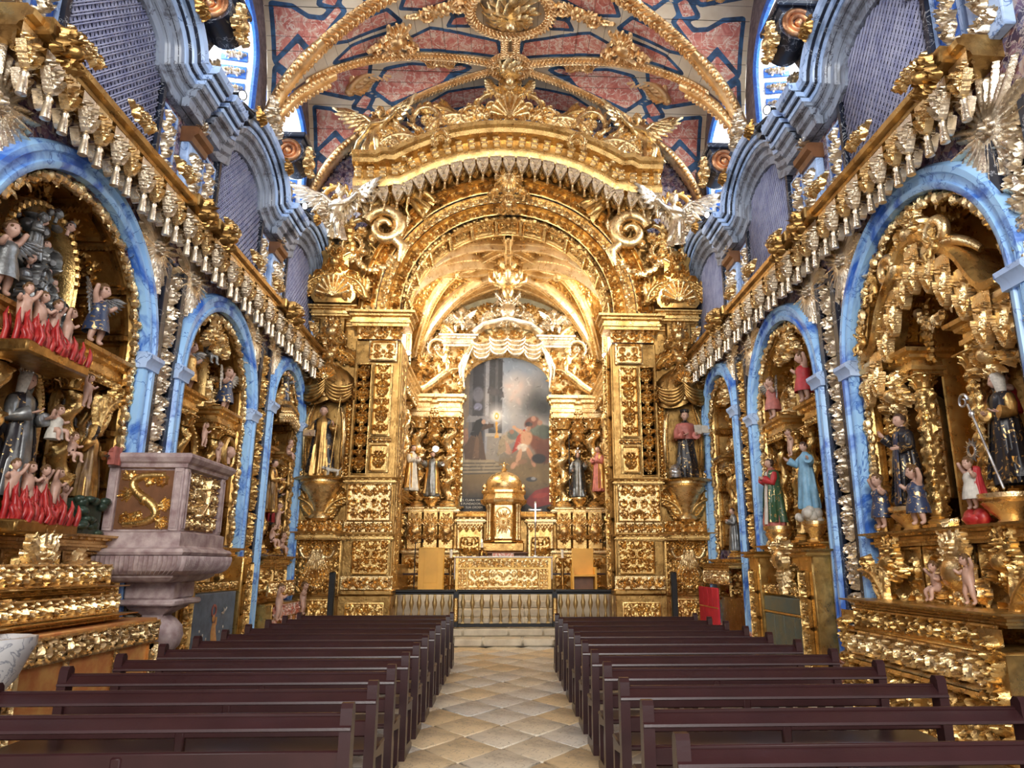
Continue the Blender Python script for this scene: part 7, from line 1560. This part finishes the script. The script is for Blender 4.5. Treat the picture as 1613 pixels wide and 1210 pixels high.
inst('eagle', cached('egl', lambda: MB().ell((0, 0, .06), (.05, .05, .07), 9, 7).ell((0, -.03, .15), (.03, .04, .03), 8, 6).tube([(0, 0, .08), (.08, 0, .13), (.15, 0, .10)], [.03, .035, .01], 6, flat=.5).tube([(0, 0, .08), (-.08, 0, .13), (-.15, 0, .10)], [.03, .035, .01], 6, flat=.5).mesh('eagle', GL, 60)), tb, (0, 0, 4.14))
for s in (-1, 1): MB().lathe([(.001, 0), (.05, .0), (.025, .04), (.06, .1), (.03, .16), (.001, .2)], 10).build('finial', GL, tb, (s * .52, -.30, 3.5))
al = thing('main_altar', 'golden altar table with carved front and white linen', 'altar', (-.03, 18.0, .95))
MB().box(-1.16, 1.16, .0, .8, 0, .80, .01).build('body', GF, al); inst('upper_frieze', frieze(2.16, .2, 2, .02, .03, GL, .02), al, (0, -.005, .58)); inst('front_panel', carved(1.72, .44, .17, 5, .015, .03, GL, .02), al, (0, -.005, .10))
for s in (-1, 1): inst('side_panel', carved(.2, .44, .15, 2, .015, .03, GL, .02), al, (s * .98, -.005, .10))
inst('lower_band', frieze(2.0, .08, 2, .015, .02, GL, 0), al, (0, -.005, .02))
MB().box(-1.2, 1.2, -.02, .84, .80, .835, .01).build('linen', CLOTHW, al)
for q in (-1, 1): MB().box(q * 1.175 - .015, q * 1.175 + .015, .05, .78, .30, .81, .008).build('linen_drop', CLOTHW, al)
def candlestick(label, x, y, z, h, flame=False, ch=.2):
    t = thing('candlestick', label, 'candlestick', (x, y, z)); mb = MB().lathe([(.06, .10), (.05, .14), (.03, .2), (.05, h * .4), (.025, h * .5), (.06, h * .62), (.025, h * .75), (.04, h * .92), (.10, h * .97), (.11, h), (.001, h)], 14)
    for k in range(3): a = k * 2 * PI / 3 - PI / 2; mb.tube([(.03 * math.cos(a), .03 * math.sin(a), .14), (.12 * math.cos(a), .12 * math.sin(a), .1), (.15 * math.cos(a), .15 * math.sin(a), .02)], [.04, .035, .03], 6)
    mb.build('stem', GD, t, smooth=60); MB().lathe([(.001, 0), (.036, 0), (.036, ch), (.001, ch)], 12).build('candle', CANDLE, t, (0, 0, h))
    if flame: MB().lathe([(.001, 0), (.016, .02), (.01, .05), (.001, .08)], 8).build('flame', FLAMEL, t, (0, 0, h + ch + .005))
    return t
candlestick('tall floor candlestick with a white candle beside the golden altar, nearer the plain lectern', -1.32, 18.25, .95, .80)
candlestick('tall floor candlestick with a white candle beside the golden altar, nearer the armchair', 1.42, 18.25, .95, .80)
candlestick('lit candle on a small gilded stand at the tabernacle foot', -.58, 18.6, 1.785, .22, True, .13)
cx = thing('processional_cross', 'slender silver processional cross standing on the altar', 'cross', (.76, 18.5, 1.785)); MB().lathe([(.06, 0), (.05, .02), (.014, .05), (.014, .75), (.035, .78), (.035, .84), (.014, .86), (.014, 1.3), (.001, 1.3)], 10).build('shaft', SILV, cx); MB().box(-.15, .15, -.01, .01, 1.14, 1.17, .004).box(-.02, .02, -.012, .012, .86, 1.34, .004).ell((.15, 0, 1.155), .03, 7, 5).ell((-.15, 0, 1.155), .03, 7, 5).ell((0, 0, 1.34), .03, 7, 5).build('cross_arms', SILV, cx)
lc = thing('lectern', 'plain pale oak lectern standing by the altar', 'lectern', (-1.73, 17.5, .95)); MB().box(-.29, .29, 0, .05, 0, 1.02, .006).build('front_board', OAK, lc)
for q, (z0, z1) in enumerate(((.01, .22), (.225, 1.01))): MB().box(-.155, .155, -.006, 0, z0, z1, .003).build('front_veneer', OAK, lc)
for s in (-1, 1): MB().box(s * .27 - .02, s * .27 + .02, .05, .36, 0, 1.0, .005).build('side_board', OAK, lc)
MB().box(-.29, .29, 0, .38, 1.0, 1.035, .006).build('top', OAK, lc)
ac = thing('armchair', 'plain pale oak box armchair with tall back near the altar rail', 'chair', (1.88, 17.45, .95)); MB().box(-.26, .26, .42, .47, 0, 1.02, .006).build('backrest', OAK, ac); MB().box(-.26, .26, 0, .46, .37, .41, .006).build('seat', OAK, ac); MB().box(-.23, .23, .28, .30, .0, .37).build('inner_board', BROWNW, ac)
for s in (-1, 1): MB().box(s * .27 - .022, s * .27 + .022, 0, .46, 0, .58, .006).build('armrest_side', OAK, ac)
for k, (x, lab) in enumerate(((-2.08, 'thin black microphone stand beside the plain lectern'), (2.42, 'thin black microphone stand beside the oak armchair'))):
    t = thing('microphone_stand', lab, 'microphone stand', (x, 17.3, .95)); MB().lathe([(.13, 0), (.13, .02), (.012, .03), (.012, 1.15), (.001, 1.15)], 12).build('pole', BLKM, t); MB().tube([(0, 0, 1.13), (.16 * (1 if k == 0 else -1), .05, 1.16)], .01, 6).lathe([(.001, 0), (.02, 0), (.025, .08), (.001, .1)], 8, M=T(.16 * (1 if k == 0 else -1), .05, 1.14)).build('microphone', BLKM, t)
for k, (x, w_) in enumerate(((-1.9, .9), (1.95, .9))):
    t = thing('low_bench', 'low dark wooden bench behind the %s' % ('lectern', 'armchair')[k], 'bench', (x, 19.2, .95)); MB().box(-w_, w_, 0, .3, .38, .43, .01).build('seat', WOODP, t)
    for q in (-1, 1): MB().box(q * w_ * .85 - .03, q * w_ * .85 + .03, .03, .27, 0, .38, .008).build('leg', WOODP, t)
# balustrade of the altar rail
def baluster_mesh(): return cached('balu', lambda: MB().box(-.035, .035, -.035, .035, 0, .05).lathe([(.03, .05), (.02, .08), (.04, .14), (.018, .24), (.016, .28), (.045, .38), (.052, .44), (.03, .52), (.03, .56), (.016, .6)], 12).box(-.03, .03, -.03, .03, .58, .63).mesh('baluster', plain('bronze_gilding', (.50, .34, .14), .4, .7, .15, 8, .2)))
for nm, lab, x0, x1, z0, n in (('altar_rail', 'black altar rail section with gilt balusters, pulpit side of the gate', -2.36, -1.06, .32, 8), ('altar_gate', 'central black altar gate with ten gilt balusters', -.97, 1.03, .32, 10), ('altar_rail', 'black altar rail section with gilt balusters, armchair side of the gate', 1.12, 2.40, .32, 8)):
    t = thing(nm, lab, 'railing', ((x0 + x1) / 2, 15.98, z0)); w_ = (x1 - x0) / 2
    MB().box(-w_ - .04, w_ + .04, -.07, .07, .70, .76, .015).box(-w_ - .03, w_ + .03, -.055, .055, .66, .70, .01).build('handrail', BLKM, t); MB().box(-w_ - .03, w_ + .03, -.06, .06, 0, .07, .01).build('bottom_rail', BLKM, t)
    for k in range(n): inst('baluster', baluster_mesh(), t, (-w_ + (k + .5) * 2 * w_ / n, 0, .055))
for k, x in enumerate((-2.38, -1.015, 1.075, 2.42)):
    t = thing('rail_post', 'black rail post with carved gilt oval, %s' % ('against the pulpit-side pier', 'pulpit side of the gate', 'armchair side of the gate', 'against the pier far from the pulpit')[k], 'post', (x, 15.96, .32)); MB().box(-.055, .055, -.075, .075, 0, .72, .01).build('shaft', BLKM, t); inst('gilt_oval', ornament('oval_relief', .09, .5, lambda R: (R.stroke([(0, .05), (0, .45)], .04, .04, .02), R.flower(0, .25, .03, .03)), G, .008), t, (0, -.076, .1))

for sd in (-1, 1):
    t = thing('spot_lamp', 'small spot lamp on the chancel cornice, %s' % ('pulpit side' if sd < 0 else 'side away from the pulpit'), 'lamp', (sd * 2.42, 17.05, 6.39), 0, 'spot lamps in the chancel')
    tg = Vector((-sd * .2, -1, .0)); q = tg.to_track_quat('Z', 'Y').to_euler()
    h = inst('housing', CACHE['lh'], t, (0, 0, .2), q); inst('lamp_face', CACHE['lf'], h); inst('bracket', CACHE['lb'], t)
# ------------------------------------------------------------------ pulpit
pu = thing('pulpit', 'pink stone pulpit with gilded panels on a fluted pedestal', 'pulpit', (-4.475, 0, 0))
PP = [(0, 8.38), (.84, 8.39), (.83, 9.59), (0, 9.63)]       # plan (x from the wall, y)
def off(P, d):
    P = np.array(P, float); out = []
    c = P.mean(0)
    for k, p in enumerate(P):
        if k in (0, len(P) - 1): out.append((p[0], p[1] + (-d if k == 0 else d))); continue
        a, b = P[k] - P[k - 1], P[k + 1] - P[k]; n0 = np.array([a[1], -a[0]]) / np.linalg.norm(a); n1 = np.array([b[1], -b[0]]) / np.linalg.norm(b); m = n0 + n1; m /= (m @ n0); out.append(tuple(p + m * d))
    return out
def ringwall(levels, mat, name, sub=1, flute=0, fa=0.0):
    rows = []
    for d, z in levels:
        Q = off(PP, d); pts = []
        for (a, b), (a0, b0) in zip(zip(Q[:-1], Q[1:]), zip(PP[:-1], PP[1:])):
            L = math.hypot(b[0] - a[0], b[1] - a[1]); n = max(1, int(L / sub)) if flute else 1
            if flute: n = int(round(math.hypot(b0[0] - a0[0], b0[1] - a0[1]) / .045)) * 4
            nv = np.array([b[1] - a[1], -(b[0] - a[0])]) / L
            for k in range(n):
                t = k / n; f = fa * abs(math.sin(PI * k / 4)) if flute else 0; pts.append((a[0] + t * (b[0] - a[0]) + nv[0] * f, a[1] + t * (b[1] - a[1]) + nv[1] * f))
        pts.append(Q[-1]); rows.append([(x, y, z) for x, y in pts])
    n = len(rows[0]); mb = MB(); mb.add(np.array(rows).reshape(-1, 3), [(i * n + j, i * n + j + 1, (i + 1) * n + j + 1, (i + 1) * n + j) for i in range(len(rows) - 1) for j in range(n - 1)])
    mb.g.append(tuple(range(n))[::-1]); mb.g.append(tuple(range((len(rows) - 1) * n, len(rows) * n))); return mb.build(name, mat, pu, smooth=25)
ringwall([(-.12, 1.40), (-.06, 1.42), (-.03, 1.44), (.0, 1.46), (.0, 1.50)], STONE, 'underslab'); ringwall([(-.03, 1.48), (.03, 1.49), (.085, 1.53), (.115, 1.59), (.125, 1.65), (.12, 1.69)], STONE, 'gadrooned_bowl', flute=1, fa=.04); ringwall([(.08, 1.69), (.12, 1.70), (.14, 1.73), (.12, 1.765), (.07, 1.78), (.05, 1.80), (.05, 1.94), (.0, 1.96)], STONE, 'base_moulding'); ringwall([(-.03, 1.95), (-.03, 2.68)], STONE, 'parapet'); ringwall([(-.01, 2.66), (.03, 2.67), (.04, 2.71), (.07, 2.73), (.10, 2.78), (.10, 2.81), (.07, 2.83), (-.06, 2.83)], STONE, 'coping')
for k, (a, b) in enumerate(zip(PP[:-1], PP[1:])):
    a, b = np.array(a), np.array(b); L = np.linalg.norm(b - a); d = (b - a) / L; ang = math.atan2(d[1], d[0]); c = (a + b) / 2
    w_ = L - (.32 if k == 1 else .24)
    def pan():
        R = Rel(w_, .66, .009); 
        if k != 1:
            R.stroke(bez((.17, .60), (-.30, .62), (-.14, .42), (0, .34), 24), .034, .05, .04, .055); R.stroke(bez((0, .34), (.22, .20), (.2, .06), (-.18, .06), 24), .05, .034, .055, .04); R.scroll(.16, .54, .08, PI / 2, -1, 1.3, .035); R.scroll(-.17, .12, .08, -PI / 2, -1, 1.3, .035); [R.palm(x_, z_, .15, a_, 6, 2.2, .035) for x_, z_, a_ in ((-.17, .56, 2.2), (-.16, .40, 3.4), (.18, .26, .2), (.17, .10, -.6), (.02, .5, 1.2), (-.04, .18, 4.2))]; R.dot(0, .33, .06, .06)
        else:
            R.arab(0, w_ / 2, 0, .66, .15, .03, 12); R.mirror(); R.palm(0, .33, .26, PI / 2, 13, 5.8, .05); R.stroke([(-.12, .18), (.03, .32), (.10, .44)], .035, .022, .075); R.stroke([(.02, .20), (.02, .60)], .016, .016, .07); R.stroke([(-.06, .50), (.10, .50)], .016, .016, .07)
        return R.mesh('gilt_panel', G if k != 1 else GL, eps=.002)
    MB().box(-w_ / 2, w_ / 2, -.004, .004, 0, .66).build('panel_ground', BROWNW, pu, (c[0] + d[1] * -.0, c[1], 1.98), (0, 0, ang)).location = (c[0] + d[1] * -.022, c[1] - d[0] * -.022, 1.98); o = inst('gilt_panel', pan(), pu, (c[0], c[1], 1.98), (0, 0, ang)); o.location = (c[0] + d[1] * -.016, c[1] - d[0] * -.016, 1.98)
    for s in (-1, 1):
        p = c + d * s * (L / 2 - .06); MB().box(-.055, .055, -.03, .03, 0, .71, .01).build('corner_post', STONE, pu, (p[0] - d[1] * .01, p[1] + d[0] * .01, 1.96), (0, 0, ang)); MB().mold([(-.03, .04), (-.03, .66), (.03, .66), (.03, .04)], [(0, 0), (.008, 0), (.008, .008), (0, .008)], True).build('post_fillet', STONE, pu, (p[0] + d[1] * .021, p[1] - d[0] * .021, 1.96), (0, 0, ang))
MB().box(-.28, .28, -.30, .30, 1.20, 1.42, .03).box(-.34, .34, -.38, .38, 1.14, 1.21, .02).build('neck_block', STONE, pu, (.42, 9.06, 0)); MB().lathe([(.36, 1.15), (.34, 1.11), (.22, 1.06), (.17, 1.03), (.15, .98)], 4, M=RZ(PI / 4)).build('neck_moulding', STONE, pu, (.42, 9.06, 0), smooth=20)
MB().lathe([(.14, 1.02), (.2, .98), (.27, .9), (.29, .8), (.26, .68), (.17, .58), (.11, .54), (.13, .50), (.10, .48)], 40, flute=16, fa=.07).build('fluted_vase', STONE, pu, (.42, 9.06, 0), smooth=60); MB().lathe([(.10, .49), (.12, .38), (.20, .28), (.22, .24), (.22, 0)], 20).box(-.26, .26, -.26, .26, 0, .2, .02).build('foot', STONE, pu, (.42, 9.06, 0))
wb = thing('holy_water_stoup', 'white veined marble stoup at the frame edge before the souls altar', 'stoup', (-3.78, 5.72, 0)); MB().lathe([(.001, .6), (.12, .62), (.24, .78), (.30, .95), (.33, 1.02), (.33, 1.08), (.27, 1.08), (.2, .98), (.001, .95)], 28, flute=14, fa=.06).build('basin', WHITEM, wb, smooth=60); MB().lathe([(.18, 0), (.18, .08), (.09, .14), (.08, .4), (.12, .6), (.001, .62)], 18).build('stem', WHITEM, wb); inst('face_relief', orn_crest(WHITEM, .34, .34), wb, (.0, -.27, .72))
# ------------------------------------------------------------------ pews
def pew_parts(L):
    x = L / 2
    def endp():
        O = [(-.05, 0), (.05, 0), (.055, .30), (.03, .36), (.045, .52), (.05, .78), (.045, .835), (.02, .86), (-.02, .86), (-.04, .835), (-.05, .70), (-.055, .46), (-.06, .30)]
        M_ = np.array([[0, 1, 0, 0], [1, 0, 0, 0], [0, 0, 1, 0], [0, 0, 0, 1.]]); mb = MB().prism(O, -.032, .032, M=M_); mb.prism([(-.06, .0), (.42, .0), (.42, .05), (.30, .09), (.06, .10), (-.06, .09)], -.03, .03, M=M_); mb.prism([(.33, .07), (.40, .07), (.40, .40), (.05, .43), (.05, .38), (.33, .34)], -.025, .025, M=M_); return mb.mesh('end_panel', WOODP, 30)
    return cached('pewend', endp), cached(('pewtop', L), lambda: MB().prism([(-.062, .728), (-.058, .742), (.0, .785), (.03, .797), (.037, .775), (-.01, .748), (-.05, .722)], -x, x, M=np.array([[0, 1, 0, 0], [1, 0, 0, 0], [0, 0, 1, 0], [0, 0, 0, 1.]])).mesh('back_rail', WOODP, 25)), cached(('pewback', L), lambda: MB().box(-x, x, -.02, .012, .52, .62, .01).mesh('back_board', WOODP)), cached(('pewseat', L), lambda: MB().box(-x, x, .02, .40, .40, .435, .01).mesh('seat', WOODP)), cached(('pewkn', L), lambda: MB().box(-x, x, -.30, -.16, .17, .20, .008).mesh('kneeler', WOODP)), cached(('pewcap', L), lambda: MB().box(-x, x, .008, .04, .785, .805, .006).mesh('top_cap', WOODP))
def pew(label, x0, x1, y, grp):
    L = round(x1 - x0, 2); t = thing('pew', label, 'pew', ((x0 + x1) / 2, y, 0), 0, grp); e, a, b, s_, k, cp = pew_parts(L)
    for s in (-1, 1): inst('end_panel', e, t, (s * (L / 2 - .03), 0, 0))
    inst('back_rail', a, t); inst('back_board', b, t); inst('seat', s_, t); inst('top_cap', cp, t)
    inst('middle_leg', cached('pml', lambda: MB().box(-.03, .03, -.02, .36, 0, .40, .01).box(-.03, .03, -.03, .02, .4, .6, .01).mesh('middle_leg', WOODP)), t, (0, 0, 0))
ORD = ['first', 'second', 'third', 'fourth', 'fifth', 'sixth', 'seventh', 'eighth', 'ninth', 'tenth', 'eleventh', 'twelfth']
for k in range(11): pew('dark maroon wooden pew, pulpit side, %s row from the viewer' % ORD[k], -3.27, -.80, 4.33 + .785 * k, 'pews on the pulpit side')
for k in range(11): pew('dark maroon wooden pew, side away from the pulpit, %s row from the viewer' % ORD[k], .80, 3.03, 3.52 + .82 * k, 'pews across the aisle from the pulpit')
for k, (x, lab) in enumerate(((-3.42, 'tall slim black column loudspeaker before the pulpit-side pier'), (3.44, 'tall slim black column loudspeaker before the pier far from the pulpit'))):
    t = thing('column_loudspeaker', lab, 'loudspeaker', (x, 15.05, 0)); MB().box(-.06, .06, -.06, .06, .05, 1.45, .02).build('cabinet', BLKM, t); MB().box(-.05, .05, -.068, -.06, .3, 1.4, .004).build('grille', plain('grille_cloth%d' % k, (.02, .02, .022), .8, 0, .1, 40, .3, 80), t); MB().box(-.16, .16, -.16, .16, 0, .05, .01).build('foot', BLKM, t)
